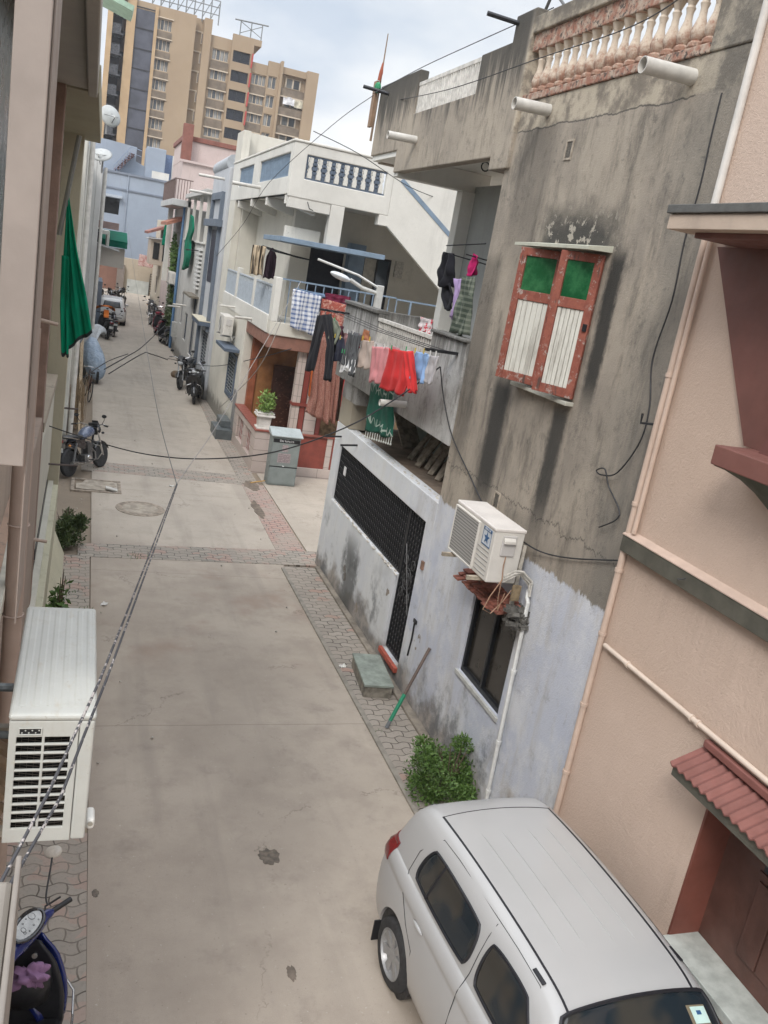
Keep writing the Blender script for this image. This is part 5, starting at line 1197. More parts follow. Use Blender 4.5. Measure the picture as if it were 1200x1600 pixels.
for k in range(9):
    cx_, cy_, cz_ = -.18+r.gauss(0,.05), 23.5+r.gauss(0,.1), 2.75+r.gauss(0,.12); q = r.uniform(.14,.36); tl = r.uniform(-1,1)
    g.tube([(cx_+q*.8*cos(a*pi/8), cy_+q*.5*sin(a*pi/8+tl), cz_+q*sin(a*pi/8)) for a in range(17)], .011, 5)
for k in range(4): g.tube([(-.2,23.5,2.6),(-.28,23.6,1.9+.1*k),(-.3,23.8,.8)], .01, 5)
mesh('coils', g, M('cable_grey', (.13,.14,.16), .7), t, smooth=True)
# ================================================================ RIGHT ROW BEYOND THE WHITE HOUSE
M_pb = plaster('row_pale_blue', (.44,.455,.475), (.24,.23,.22), .3, .35, foot=.5); M_ly = plaster('row_light', (.46,.45,.425), (.25,.24,.22), .35, .4, foot=.5)
c1 = row_block('terrace_house', 'pale house with slate blue vertical trim next to the white house', 4.3, 31.95, 36.3, 8.1, M_pb, [(32.8,34.6,1.0,2.3),(33.6,34.9,4.1,6.0)], side=1, depth=5)
g = G().box(4.18, 4.3, 32.5, 32.75, 2.4, 7.3).box(4.18, 4.3, 35.1, 35.35, .8, 7.3).box(4.181, 4.3, 32.75, 35.1, 7.05, 7.3).box(4.05, 4.3, 32.3, 35.9, 6.1, 6.35)
mesh('slate_trim', g, M('slate_trim', (.12,.145,.18), .7, 0, .12, 4, co='pos'), c1, bevel=.01)
mesh('window_hood', G().box(3.9, 4.3, 32.4, 34.9, 2.6, 2.75), M_blud, c1); mesh('hood_top', G().box(3.88, 4.3, 32.4, 34.9, 2.751, 2.78), M('hood_cream', (.5,.46,.36), .8), c1)
g = G()
for k in range(10): g.box(4.33, 4.35, 32.9, 34.5, 1.1+k*.12, 1.13+k*.12)
mesh('window_bars', g, M('bar_grey', (.25,.27,.28)), c1)
mesh('dark_pane', G().box(4.29,4.295,33.6,34.9,4.1,6.0), M('navy_dark', (.02,.02,.035), .5), c1)
mesh('roof_drum', G().tube([(4.5,32.5,8.3),(4.5,36.3,8.25)], .28, 12), M('drum_grey', (.36,.38,.4), .7), c1, smooth=True)
for y, z in ((33.2,7.75),(36.0,7.3)): simple_spout(4.3, y, z, .9, .05, c1)
c2 = row_block('terrace_house', 'light house with roof terrace, thin posts and louvre grille on the right row', 4.28, 36.35, 45, 5.4, M_ly, [(37,38.6,.8,3.2),(40,41.2,1.1,2.3),(42.5,43.4,1.6,3.0)], side=1, depth=4)
mesh('upper_terrace_wall', G().box(5.3, 5.5, 36.4, 45, 5.4, 7.3), M('glass_grey', (.33,.35,.34), .3), c2)
mesh('roof_slab', G().box(4.1, 7.5, 36.5, 45, 7.3, 7.5), M_ly, c2, bevel=.02)
g = G()
for y in (37, 39.6, 42.2, 44.8): g.box(4.25, 4.37, y, y+.12, 5.3, 7.3)
mesh('terrace_post', g, M_wht, c2); mesh('terrace_cap', G().box(4.2, 4.5, 36.4, 45, 5.4, 5.46), M_wht, c2)
g = G()
for k in range(10): g.box(4.14, 4.28, 37.0, 38.0, 3.6+k*.17, 3.68+k*.17)
lg = mesh('louvre_grille', g, M('louvre_white', (.6,.6,.58), .6), c2)
mesh('shade_ledge', G().box(3.9, 4.28, 36.6, 39.2, 3.25, 3.33), M('ledge_mossy', (.16,.14,.11), .9, 0, .4, 6), c2)
for y, z in ((41,2.6),(43.6,2.3)): simple_spout(4.28, y, z, .6, .04, c2)
g = G()
for k in range(5): g.tube([(4.25,38.3+k*.1,5.1),(3.75,38.2+k*.12,5.05+.02*(k % 2))], .015, 4)
mesh('clothes_bars', g, M_black, c2)
mesh('utility_box', G().box(4.05, 4.28, 44.0, 44.5, .8, 1.5), M('util_grey', (.4,.4,.38), .6), c2)
c3 = row_block('terrace_house', 'house with blue drainpipe, climbing plant and green cloths on the right row', 4.3, 45.2, 52.5, 6.9, M_ly, [(46.5,48,3.9,5.3)], side=1, depth=4)
g = G().tube([(4.15,45.3,7.0),(4.15,45.3,.1)], .06, 8).tube([(4.18,46.0,5),(4.18,45.95,.1)], .05, 8); mesh('blue_pipe', g, M('pipe_blue', (.08,.16,.28), .5), c3, smooth=True)
mesh('white_post', G().box(3.9, 4.15, 51.6, 52.0, 3.0, 7.0), M_wht, c3)
mesh('tiled_eave', G().prism([(4.3,6.3),(4.3,6.5),(3.5,6.1),(3.5,5.95)], 'y', 46.5, 51), M('orange_tile', (.34,.15,.10), .85, 0, .3, 6, .5), c3)
mesh('balcony_slab', G().box(3.5, 4.4, 44.8, 52.4, 6.9, 7.2), plaster('slab_grey', (.45,.45,.44), amt=.5), c3, bevel=.02)
g = G().box(3.55, 3.6, 45.0, 52.3, 8.1, 8.15); 
for k in range(36): y = 45.0+k*.205; g.box(3.56, 3.59, y, y+.03, 7.2, 8.1)
for k in range(6): g.box(3.6+k*.13, 3.63+k*.13, 45.0, 45.04, 7.2, 8.1)
g.box(3.6, 4.4, 45.0, 45.04, 8.1, 8.15)
mesh('balcony_railing', g, M('rail_rust', (.12,.08,.07), .7), c3)

cl = thing('climbing_plant', 'tall green climbing plant covering the right wall beside the blue drainpipe', 'climbing plant', (4.2, 48, 0))
leaves('foliage', (4.22,48.2,1.6), (.14,1.8,2.2), 4200, .12, M_lfd, cl, 32, floor=.05); leaves('foliage', (4.20,48.6,4.2), (.18,1.6,1.5), 2600, .13, M_lf, cl, 33); stems(cl, (4.2,48.2,0), .5, 10, 4.5, 3)
small_ac(3.9, 46.6, 48.0, 3.15, 'pale air conditioner on the wall among climbing leaves, far right row')
fnx = lambda X: (lambda x, y: atx(x, y, X))
hang('green_drape', [(299,335),(296,350),(291,375),(289,400),(286,421)], [(302,338),(302,360),(297,378),(296,400),(292,419)], fnx(4.05), fabric('green_cloth2', (.0,.13,.07)), 'long twisted green cloth hanging beside the blue drainpipe on the right row', 'cloth', amp=.06, seed=5, th=.01)
hang('green_drape', [(265,338),(258,352),(252,382)], [(267,337),(264,360),(261,384)], lambda x, y: aty(x, y, 52), fabric('green_cloth3', (.0,.17,.1)), 'short dark green cloth hanging at the far pink house corner', 'cloth', amp=.06, seed=6, th=.01)
c4 = thing('pink_terrace_house', 'faded pink rendered house with red roof edge behind the railing balcony', 'house', (6.5, 56, 0))
M_fp = plaster('faded_pink', (.50,.41,.385), (.3,.24,.2), .6, .4); M_rr = M('roof_red', (.2,.08,.06), .8, 0, .15, 3, co='pos')
ya = 53.0
P1 = aty(262,268,ya); P2 = aty(372,262,ya); 
mesh('wall', G().box(4.5, 12, ya, 60, -.1, 9.6).box(4.5, 12, ya+.5, 60, 9.6, 10.7), M_fp, c4, bevel=.03)
mesh('roof_band', G().box(4.4, 12, ya+.4, 60, 10.7, 10.95).box(4.35, 4.9, ya-.05, ya+.45, 9.6, 11.5), M_rr, c4, bevel=.02)
mesh('ledge', G().box(4.3, 12, ya-.15, ya, 9.5, 9.62), M_fp, c4)
c5 = row_block('terrace_house', 'cream house with boxed window bay at the far end of the right row', 4.75, 60.2, 73, 6.4, plaster('far_cream', (.52,.46,.37), amt=.5, foot=.8), [(63,65,3.6,5.2),(67,68.5,1.2,2.4)], side=1, depth=5)
mesh('window_bay', G().box(3.9, 4.75, 64.5, 67.5, 3.3, 5.1), plaster('bay_cream', (.46,.39,.32), amt=.6), c5, bevel=.02); mesh('bay_window', G().box(4.1, 4.5, 64.45, 64.5, 3.7, 4.8), M_dark, c5)
mesh('bay_roof', G().prism([(4.75,5.8),(4.75,6.0),(3.6,5.45),(3.6,5.3)], 'y', 63.9, 68), M('bay_roof_brown', (.22,.1,.08), .8, 0, .3, 5), c5)
c6 = row_block('terrace_house', 'last beige house beside the closed gate on the right', 5.5, 73.2, 82, 6.2, plaster('far_beige', (.46,.40,.32), amt=.5), [], side=1, depth=5)
# clothes bars from the left face of the row with a helmet-like bundle
g = G()
for k in range(3): g.tube([(4.3,54+k*.6,5.2),(3.0,53.6+k*.6,5.1)], .025, 5)
mesh('clothes_bars', g, M('rack_grey', (.35,.35,.34)), label='pale metal clothes bars crossing in front of the cream houses far right', cat='clothes rack')

# ================================================================ END OF THE LANE
gw = thing('end_wall', 'beige boundary wall with pale lower panel closing the far end of the lane', 'wall', (4.2, 81, 0))
M_bw = plaster('end_wall_beige', (.42,.36,.28), (.2,.16,.12), .5, .4)
pL = aty(198,455,81); pR = aty(236,462,81)
mesh('wall', G().box(2.6, 6.2, 81.5, 81.8, -.4, 2.9), M_bw, gw, bevel=.02)
mesh('pillar', G().box(2.35, 2.95, 81.1, 81.5, -.4, 2.3), plaster('stone_pillar', (.2,.17,.15), amt=.9, sc1=4), gw)
mesh('gate_panel', G().box(3.25, 5.1, 81.35, 81.45, -.3, 1.15), M('gate_pale', (.42,.44,.42), .6, 0, .12, 2), gw)
g = G().wall('y', 81.2, 81.25, 5.12, 5.75, -.3, 1.9, [(5.17,5.7,-.25,1.85)])
for k in range(3): g.box(5.28+k*.13, 5.31+k*.13, 81.2, 81.24, -.25, 1.85)
for k in range(9): g.box(5.17, 5.7, 81.205, 81.235, -.05+k*.21, -.01+k*.21)
mesh('iron_gate', g, M_black, gw)
bw = thing('brick_wall', 'low brown brick wall with mossy top left of the end gate', 'wall', (1.5, 82, 0))
mesh('wall', G().box(-2, 2.5, 82, 82.3, -.4, 2.9), plaster('brick_brown', (.22,.12,.09), (.1,.07,.05), .8, .3, sc1=2), bw); mesh('coping', G().box(-1.5, 2.7, 81.7, 82.4, 2.9, 3.15), M('coping_green', (.12,.15,.13), .9), bw)
hang('sheet', [(218,397),(216,415)], [(243,402),(240,419)], lambda x, y: aty(x, y, 80), fabric('pink_print', (.50,.36,.33), (.36,.17,.16), 1), 'pink printed bedsheet drying above the wall at the lane end', 'bedsheet', amp=.04, seed=9)
# blue building
be = thing('blue_building', 'light blue rendered building with roof stair closing the lane end', 'building', (4, 86, 0))
YB = 86.0
M_lb = plaster('light_blue_wall', (.29,.335,.40), (.22,.24,.28), .25, .3, sc1=.3); M_lbd = M('blue_band', (.17,.195,.24), .8, 0, .1, 2, co='pos')
wt = aty(170,310,YB); w2 = aty(187,322,YB)
zt = aty(172,268,YB).z
mesh('wall', G().wall('y', YB, YB+.3, -4, 9, -.3, zt+.1, [(aty(160,320,YB).x, aty(186,325,YB).x, aty(175,334,YB).z, aty(175,309,YB).z)]), M_lb, be)
mesh('dark_opening', G().box(-1, 4, YB+.4, YB+.5, 5, 9), M_dark, be)
mesh('side_mass', G().box(-4, 9, YB+.6, 96, -.3, zt), M_lb, be)
mesh('band', G().box(-4, 9.0, YB-.12, YB-.0, zt-.02, zt+.16).box(-4, 9, YB-.1, YB, zt-1.35, zt-1.22), M_lbd, be)
mesh('lintel', G().box(aty(158,306,YB).x, aty(191,306,YB).x, YB-.5, YB, aty(175,306,YB).z-.1, aty(175,306,YB).z+.12), M('lintel_grey', (.38,.42,.47), .8), be)
g = G().tube([(aty(199,300,YB).x,YB-.08,zt),(aty(199,300,YB).x,YB-.08,.2)], .05, 6); mesh('drain_pipe', g, M_lb, be)
# roof stair house
a = aty(170,218,88); b_ = aty(214,232,88); c_ = aty(232,240,88)
mesh('stair_wall', G().prism([(-1, zt), (-1, a.z), (a.x, a.z), (b_.x, b_.z+.1), (b_.x, b_.z-1.1), (c_.x+.2, c_.z-1.3), (c_.x+.2, zt)], 'y', 88, 90), M_lb, be)
g = G(); r_ = random.Random(2)
for k in range(9):
    u = k/8; x = aty(184,263,87.6).x*(1-u)+aty(206,240,87.6).x*u; z = aty(184,263,87.6).z*(1-u)+aty(206,240,87.6).z*u
    g.box(x-.25, x+.25, 87.0, 87.9, z-.08, z)
g.tube([(aty(184,263,87.6).x-.3,87.8,aty(184,263,87.6).z-.2),(aty(206,240,87.6).x+.2,87.8,aty(206,240,87.6).z-.1)], .1, 4)
mesh('stair', g, M('stair_brown', (.15,.09,.09), .8), be)
g = G()
s0 = aty(178,258,87); s1 = aty(205,229,87); s2 = aty(222,236,87)
g.tube([s0, s1, s2], .035, 5); g.tube([s0-Vector((0,0,.5)), s1-Vector((0,0,.5)), s2-Vector((0,0,.5))], .025, 5)
for k in range(6): u = k/5; q = s0.lerp(s1, u); g.tube([q, q-Vector((0,0,1.0))], .02, 4)
mesh('stair_railing', g, M('rail_blue', (.22,.27,.36), .6), be)
tw_ = aty(228,229,88); mesh('water_tank_tower', G().box(c_.x-.2, c_.x+1.5, 87.2, 90, zt, tw_.z), M_lb, be, bevel=.05)
sh = thing('roof_shed', 'small white roof wall and blue glazing on the blue building roof', 'shed', (7, 89, 9))
mesh('parapet', G().box(aty(236,270,88).x, aty(262,276,88).x, 86.4, 86.6, zt, zt+.8), M_wht, sh); mesh('glazing', G().box(aty(238,250,89).x, 9.2, 89, 89.1, zt, zt+2.6), M('glaze_blue', (.12,.17,.28), .3), sh)
g = G()
for k in range(3): x = aty(238,250,89).x+k*.9; g.box(x, x+.08, 88.9, 89, zt, zt+2.6)
mesh('glazing_bars', g, M_wht, sh)

# ================================================================ TOWER BLOCK
YT = 130.0
M_tan = NB('tower_tan'); P = M_tan.pos(); _c = M_tan.mix(M_tan.rng(M_tan.noise(P, .15, 5), .3, .7), (.305,.228,.152), (.35,.265,.178))
_c = M_tan.mix(M_tan.rng(M_tan.noise(M_tan.map(P, (1,1,.08)), .8, 5, .7), .5, .75, 0, .35), _c, (.28,.19,.11)); M_tan = M_tan.fin(_c, .9)
M_tbr = M('tower_brown', (.17,.105,.065), .9, 0, .12, .6, co='pos'); M_tor = M('tower_orange', (.43,.305,.18), .9, 0, .08, .6, co='pos'); M_spd = M('tower_spandrel', (.17,.135,.10), .85, 0, .2, 1.2, co='pos')
M_tgl = glass('tower_glass', (.09,.10,.11), .12); M_cur = M('tower_curtain', (.28,.285,.28), .6, 0, .3, .5, co='pos'); M_net = M('tower_netting', (.062,.066,.085), .6, 0, .3, .5, co='pos')
M_flr = M('tower_frame', (.52,.44,.34), .7)
tw = thing('tower_block', 'tall tan apartment tower with rows of windows behind the lane', 'tower block', (15, YT, 0))
def TX(px_, py_=290/2.4): return aty(px_, py_, YT).x
def TZ(px_, py_): return aty(px_, py_, YT).z
zA = TZ(333, 31); zr2 = TZ(350, 58); zr3 = TZ(406, 98)
rowz = [TZ(245,26), TZ(227,212)]; fh = (rowz[0]-rowz[1])/6
x_strip = (TX(207), TX(234)); x_w1 = (TX(236), TX(262)); x_n = (TX(298), TX(319)); xA1 = TX(323)
x_w2 = (TX(328), TX(355)); x_d = (TX(359), TX(388)); x_w3 = (TX(394), TX(417)); x_s = (TX(419), TX(433)); x_w4 = (TX(441), TX(481)); xR = TX(491)
# walls with real openings
def rows(zt_, n): return [zt_-k*fh for k in range(n)]
def wcol(x0, x1, tops, h): return [(x0, x1, z-h, z) for z in tops]
t1 = rows(rowz[0], 9); tn = rows(TZ(317,49), 9); t2 = rows(TZ(340,75), 9); td = rows(TZ(375,80), 9); t3 = rows(TZ(405,115), 8); ts = rows(TZ(428,119), 8)
h1 = fh*.58
holes = wcol(x_w1[0]+.1, x_w1[1]-.1, t1, h1)
hn = wcol(x_n[0]+.9, x_n[1]-.05, tn, h1*.95)
g = G().wall('y', YT, YT+.6, x_strip[0]-1.3, x_n[0]-.01, -.1, zA, holes)
g.box(x_n[0]-.01, xA1, YT+1.2, YT+1.8, -.1, zA).box(xA1-1.0, xA1, YT-.2, YT+1.2, -.1, zA)
g.wall('y', YT+.4, YT+1.0, xA1, x_d[0]-.15, -.1, zr2, wcol(x_w2[0], x_w2[1]-.1, t2, h1))
g.wall('y', YT+.1, YT+.7, x_d[0]-.15, x_d[1]+.3, -.1, TZ(385,57), wcol(x_d[0]+.1, x_d[1]-.05, td, h1))
g.wall('y', YT+.5, YT+1.1, x_d[1]+.3, x_s[0]-.1, -.1, zr3, wcol(x_w3[0], x_w3[1], t3, h1))
g.wall('y', YT+.3, YT+.9, x_s[0]-.1, x_s[1]+.35, -.1, zr3+.6, wcol(x_s[0]+.1, x_s[1], ts, h1*1.15))
g.box(x_s[1]+.35, x_s[1]+.7, YT-.1, YT+1, -.1, zr3+.9)
h4 = [TZ(462,121)-k*fh for k in range(8)]
g.box(x_s[1]+.7, xR-1.0, YT+.95, YT+1.4, -.1, zr3+.3).box(xR-1.0, xR+.6, YT-.1, YT+2.4, -.1, zr3+.5)
g.box(x_s[1]+.7, xR-1.0, YT+.3, YT+.95, h4[0]+.15, zr3+.3)
g.box(x_strip[0]-1.3, xR+.6, YT+2.4, YT+18, -.1, zr3-.2).box(x_strip[0]-1.3, xA1, YT+1.8, YT+14, -.1, zA-.1)
mesh('wall', g, M_tan, tw)
mesh('corner_pier', G().box(x_strip[0]-1.35, x_strip[0]-.25, YT-.4, YT+.4, -.1, zA+.4).box(x_strip[1]-.05, x_strip[1]+.35, YT-.3, YT-.001, -.1, zA-.3), M_tor, tw)
mesh('netting_strip', G().box(x_strip[0]-.25, x_strip[1]-.05, YT-.15, YT-.01, -.1, zA-1.0), M_net, tw)
g = G()
for k in range(10): g.box(x_strip[0]-.25, x_strip[1]-.05, YT-.22, YT-.16, t1[0]+.5-k*fh*1.0, t1[0]+.65-k*fh)
mesh('netting_floor_line', g, M('net_line', (.03,.03,.035), .8), tw)
# left brown wings with dark balconies
mesh('recess_wall', G().box(TX(184), x_strip[0]-1.3, YT+2, YT+4, -.1, zA+6), M_tbr, tw)
mesh('far_left_wall', G().box(TX(163)-.2, TX(169), YT-1, YT+3, -.1, zA+6), M_tor, tw)
g = G()
for k in range(11): g.box(TX(169), x_strip[0]-1.35, YT+1.9, YT+1.995, t1[0]+2-k*fh, t1[0]+2.5-k*fh)
mesh('dark_slots', g, M('slot_dark', (.04,.025,.02), .9), tw)
for k in range(11):
    z = t1[0]+3.0-k*fh
    mesh('balcony', G().box(TX(169), TX(183), YT-.8, YT+2, z-1.3, z-.2).box(TX(169)-.01, TX(183)+.3, YT-1.1, YT+2, z-1.5, z-1.3), M('balcony_glass', (.05,.05,.055), .3, 0, .3, 2, co='pos'), tw)
mesh('balcony_back', G().box(TX(169), TX(184), YT+1.2, YT+2, -.1, zA+6), M('slot_dark', (.04,.025,.02)), tw)
# windows: each one a part, panes inside
proto = {}
def twin(x0, x1, z, h, y, n, mat_, curt=True):
    wd = x1-x0; key = (round(wd, 1), round(h, 1), n, mat_.name)
    if key not in proto:
        g = G().box(0, wd, .12, .14, -h, 0); k_ = mesh('window', g, mat_, tw); k_.location = (x0-OFF[tw.name].x, y-OFF[tw.name].y, z)
        k_.data.transform(Matrix.Translation(OFF[tw.name])); 
        g2 = G()
        for q in range(n+1): g2.box(wd*q/n-.05, wd*q/n+.05, .0, .1, -h, 0)
        g2.box(0, wd, .0, .1, -.1, 0).box(0, wd, 0, .1, -h, -h+.1)
        f = mesh('frame', g2, M_flr if curt else M_black, k_); f.data.transform(Matrix.Translation(OFF[tw.name])); proto[key] = k_
        if curt:
            g3 = G()
            for q in range(n):
                if q % 3 != 1: g3.box(wd*q/n+.1, wd*(q+1)/n-.12, .11, .119, -h+.12, -.12)
            c = mesh('curtain', g3, M_cur, k_); c.data.transform(Matrix.Translation(OFF[tw.name]))
        return k_
    c = copy_tree(proto[key], loc=(x0-OFF[tw.name].x, y-OFF[tw.name].y, z)); return c
for k in range(7):
    twin(x_w1[0]+.1, x_w1[1]-.1, t1[k], h1, YT+.3, 4, M_tgl)
    twin(x_n[0]+.9, x_n[1]-.05, tn[k], h1*.95, YT+1.0, 2, M_tgl)
    twin(x_w2[0], x_w2[1]-.1, t2[k], h1, YT+.6, 4, M_tgl if k > 1 else M_tgl)
    twin(x_d[0]+.1, x_d[1]-.05, td[k], h1, YT+.4, 2, M('tower_dark_glass', (.012,.014,.022), .3), False)
for k in range(5):
    twin(x_w3[0], x_w3[1], t3[k], h1, YT+.7, 4, M_tgl); twin(x_s[0]+.1, x_s[1], ts[k], h1*1.15, YT+.5, 2, M_tgl)
    x0 = x_s[1]+1.4; twin(x0, x0+2.0, h4[k]-.15, h1*.95, YT+.8, 2, M_tgl); twin(xR-3.6, xR-1.6, h4[k]-.15, h1*.95, YT+.8, 2, M_tgl)
g = G(); gl = G()
for k in range(7):
    g.box(x_w1[0], x_w1[1], YT-.08, YT-.0, t1[k]-h1-1.15, t1[k]-h1-.12); gl.box(x_w1[0]-.1, x_w1[1]+.1, YT-.14, YT-.0, t1[k], t1[k]+.12)
    g.box(x_w2[0]-.1, x_w2[1], YT+.3, YT+.4, t2[k]-h1-1.15, t2[k]-h1-.1); gl.box(x_w2[0]-.2, x_w2[1]+.1, YT+.2, YT+.4, t2[k]-h1-1.3, t2[k]-h1-1.16)
    gl.box(x_n[0], x_n[1], YT+1.0, YT+1.2, tn[k], tn[k]+.15)
for k in range(5):
    g.box(x_w3[0]-.1, x_w3[1]+.1, YT+.4, YT+.5, t3[k]-h1-1.15, t3[k]-h1-.1); gl.box(x_w3[0]-.2, x_w3[1]+.1, YT+.35, YT+.5, t3[k]-h1-1.3, t3[k]-h1-1.16)
    g.box(x_s[1]+.72, xR-1.02, YT+.3, YT+.5, h4[k]-h1-1.2, h4[k]-h1-.2); gl.box(x_s[1]+.72, xR-1.02, YT+.2, YT+.5, h4[k]-h1-1.35, h4[k]-h1-1.2)
mesh('spandrel', g, M_spd, tw); mesh('floor_ledge', gl, M_flr, tw)
g = G()
for k in range(7): g.tube([(x_d[1]+.2,YT-.05,td[k]-h1-.3),(x_d[1]+.25,YT-.05,td[k]+.1)], .12, 6)
mesh('red_downpipe', g, M('tower_red', (.42,.06,.05), .7), tw)
# roof scaffolds
g = G()
x0, x1 = TX(228), TX(333); zz = zA
for k in range(9):
    x = x0+(x1-x0)*k/8; g.tube([(x,YT+1,zz-.3),(x,YT+1,zz+2.6)], .08, 5)
    if k < 8: g.tube([(x,YT+1,zz+.2),(x+(x1-x0)/8,YT+1,zz+2.4)], .05, 4)
for h_ in (.9,1.8,2.6): g.tube([(x0,YT+1,zz+h_),(x1,YT+1,zz+h_)], .06, 4)
x0, x1 = TX(368), TX(402); z0 = TZ(385,57)
g.box(x0, x1, YT+.8, YT+.9, z0, z0+.1)
for k in range(3): x = x0+(x1-x0)*k/2; g.tube([(x,YT+.8,z0),(x,YT+.8,z0+2.0)], .07, 4)
g.tube([(x0-.8,YT+.8,z0+1.9),(x1+.8,YT+.8,z0+2.1)], .1, 4); g.tube([(x0,YT+.8,z0+1.8),(x1,YT+.8,z0+.4)], .05, 4); g.tube([(x0,YT+.8,z0+.4),(x1,YT+.8,z0+1.8)], .05, 4)
mesh('roof_frame', g, M('scaffold_grey', (.22,.23,.23), .6, .4), tw)
# laundry on two balconies of the tower
for (px_, py_, c_, s_) in ((452,152,(.6,.6,.62),3.2),(470,158,(.45,.42,.33),3.4)):
    p = aty(px_, py_, YT+.2); g = G(); g.grid(lambda u, v: (p.x+(u-.5)*s_*.5, YT+.2+.06*sin(9*u), p.z-v*1.0), 8, 3); mesh('balcony_laundry', g, M('tower_wash_%d' % px_, c_, .9, 0, .4, 2, co='pos'), tw, solid=.03)
# taller tower part (lift head)
mesh('lift_head', G().box(TX(366), TX(403), YT+.2, YT+6, zr2, TZ(385,57)), M_tan, tw)
# ================================================================ LAUNDRY
LX = 4.13
GL = 'clothes on the rods of the cement balcony'
def lx(x, y): return atx(x, y, LX)
clothes = [
 ('trousers', [[(497,492),(488,530),(475,577)],[(514,492),(503,527),(489,582)]], [[(502,492),(512,540),(507,593)],[(518,490),(523,540),(519,595)]], fabric('cl_black', (.012,.012,.016)), 'black trousers, leftmost on the rods, legs apart'),
 ('shirt', [[(515,494),(512,510),(512,526)],[(528,502),(534,515),(526,538)]], None, fabric('cl_sage', (.20,.22,.17)), 'sage green shirt hanging between black trousers and navy shirt'),
 ('shirt', [[(523,526),(520,545),(516,559)],[(537,530),(538,548),(531,569)]], None, fabric('cl_navy', (.02,.022,.04)), 'dark navy shirt hanging low beside the sage green shirt'),
 ('trousers', [[(543,520),(538,545),(534,568)],[(557,522),(552,545),(545,575)]], [[(552,520),(549,550),(546,585)],[(566,523),(560,550),(554,588)]], fabric('cl_slate', (.10,.105,.11), (.05,.05,.055), stripe=.035), 'slate grey striped trousers beside a small white cloth'),
 ('white_cloth', [[(536,550),(534,570),(532,582)],[(542,552),(541,568),(538,580)]], [[(546,560),(543,572),(540,578)],[(555,562),(556,575),(556,584)]], fabric('cl_white', (.62,.62,.62)), 'small white cloth showing behind the slate grey trousers'),
 ('blouse', [[(566,530),(563,550),(560,572)],[(584,533),(583,552),(580,578)]], None, fabric('cl_cream', (.46,.37,.32)), 'cream blouse with tie hanging left of the pink skirt'),
 ('skirt', [[(583,540),(580,570),(576,595)],[(608,544),(605,575),(600,601)]], None, fabric('cl_pink', (.56,.23,.24)), 'dusty pink skirt next to the long red dress'),
 ('dress', [[(607,545),(604,565),(599,588),(593,607)],[(645,549),(640,572),(641,595),(634,618)]], [[(630,547),(634,580),(640,611)],[(646,549),(651,582),(653,614)]], fabric('cl_red', (.55,.035,.035)), 'bright red frilled dress in the middle of the rods'),
 ('shirt', [[(647,550),(643,572),(639,591)],[(670,552),(668,575),(664,598)]], None, fabric('cl_sky', (.24,.37,.60)), 'light sky blue shirt hanging right of the red dress'),
 ('shirt', [[(672,555),(668,575),(664,596)],[(687,556),(683,572),(676,600)]], None, fabric('cl_pale', (.42,.40,.41)), 'thin pale grey top, last at the right end of the rods'),
]
for i, (nm, A, B, m, lab) in enumerate(clothes):
    t = thing(nm, lab, {'trousers':'trousers','shirt':'shirt','blouse':'blouse','skirt':'skirt','dress':'dress','white_cloth':'cloth'}[nm], lx(*A[0][0]), group=GL)
    hang('left_leg' if nm == 'trousers' else 'body', A[0], A[1], lx, m, None, parent=t, amp=.024, fr=3.2 if nm in ('skirt','dress') else 1.4, seed=i, th=.006, nu=20)
    if B:
        hang('right_leg' if nm == 'trousers' else 'side_panel', B[0], B[1], lambda x, y: atx(x, y, LX-.04), m, None, parent=t, amp=.024, fr=2.0, seed=i+30, th=.006, nu=16)
    a, b_ = A[0][0], A[1][0]
    for q in ((a[0]*.8+b_[0]*.2, a[1]*.8+b_[1]*.2), (a[0]*.2+b_[0]*.8, a[1]*.2+b_[1]*.8)):
        p = lx(q[0], q[1]); mesh('peg', G().obox(p+Vector((-.03,0,.02)), .014,.012,.07), M(['peg_white','peg_green','peg_yellow'][i % 3], [(.6,.6,.58),(.05,.3,.12),(.55,.4,.05)][i % 3], .5), t)
t = thing('clothes_rods', 'black iron arms and wires sticking out of the cement balcony front holding laundry', 'clothes rods', (4.3, 13, 4.7))
mesh('arm', G().box(4.08, 4.56, 10.37, 10.42, 4.74, 4.78), M_black, t, bevel=.004); mesh('arm', G().box(3.98, 4.56, 15.58, 15.63, 4.74, 4.78), M_black, t, bevel=.004)
for x in (4.13, 4.28, 4.42): mesh('line', G().tube([(x,10.39,4.77),(x,13,4.73),(x,15.6,4.77)], .006, 5), M_black, t)
for i, (A, B, X, c_, nm, lab) in enumerate((
  ([(586,536),(584,552)],[(600,539),(599,556)],4.27,(.55,.52,.5),'white_towel','white towel tucked behind the dusty pink skirt'),
  ([(612,541),(610,560)],[(624,543),(623,562)],4.30,(.50,.22,.24),'rose_cloth','rose cloth on the inner line behind the red dress'),
  ([(631,547),(630,566),(628,578)],[(644,549),(644,570),(643,582)],4.22,(.60,.60,.62),'white_vest','white vest between the red dress and the sky blue shirt'),
  ([(660,551),(658,570),(657,583)],[(673,553),(672,572),(670,588)],4.25,(.33,.42,.56),'pale_blue_cloth','pale blue cloth behind the sky blue shirt'),
  ([(526,508),(525,522)],[(537,511),(536,527)],4.26,(.10,.03,.05),'maroon_garment','dark maroon garment above the navy shirt'),
  ([(549,517),(548,530)],[(561,520),(560,532)],4.25,(.16,.16,.17),'charcoal_shirt','charcoal top on the inner line above the slate trousers'))):
    hang(nm, A, B, (lambda X_: (lambda x, y: atx(x, y, X_)))(X), fabric('extra_%d' % i, c_), lab, 'clothes', GL, amp=.03, seed=70+i, fr=1.8)
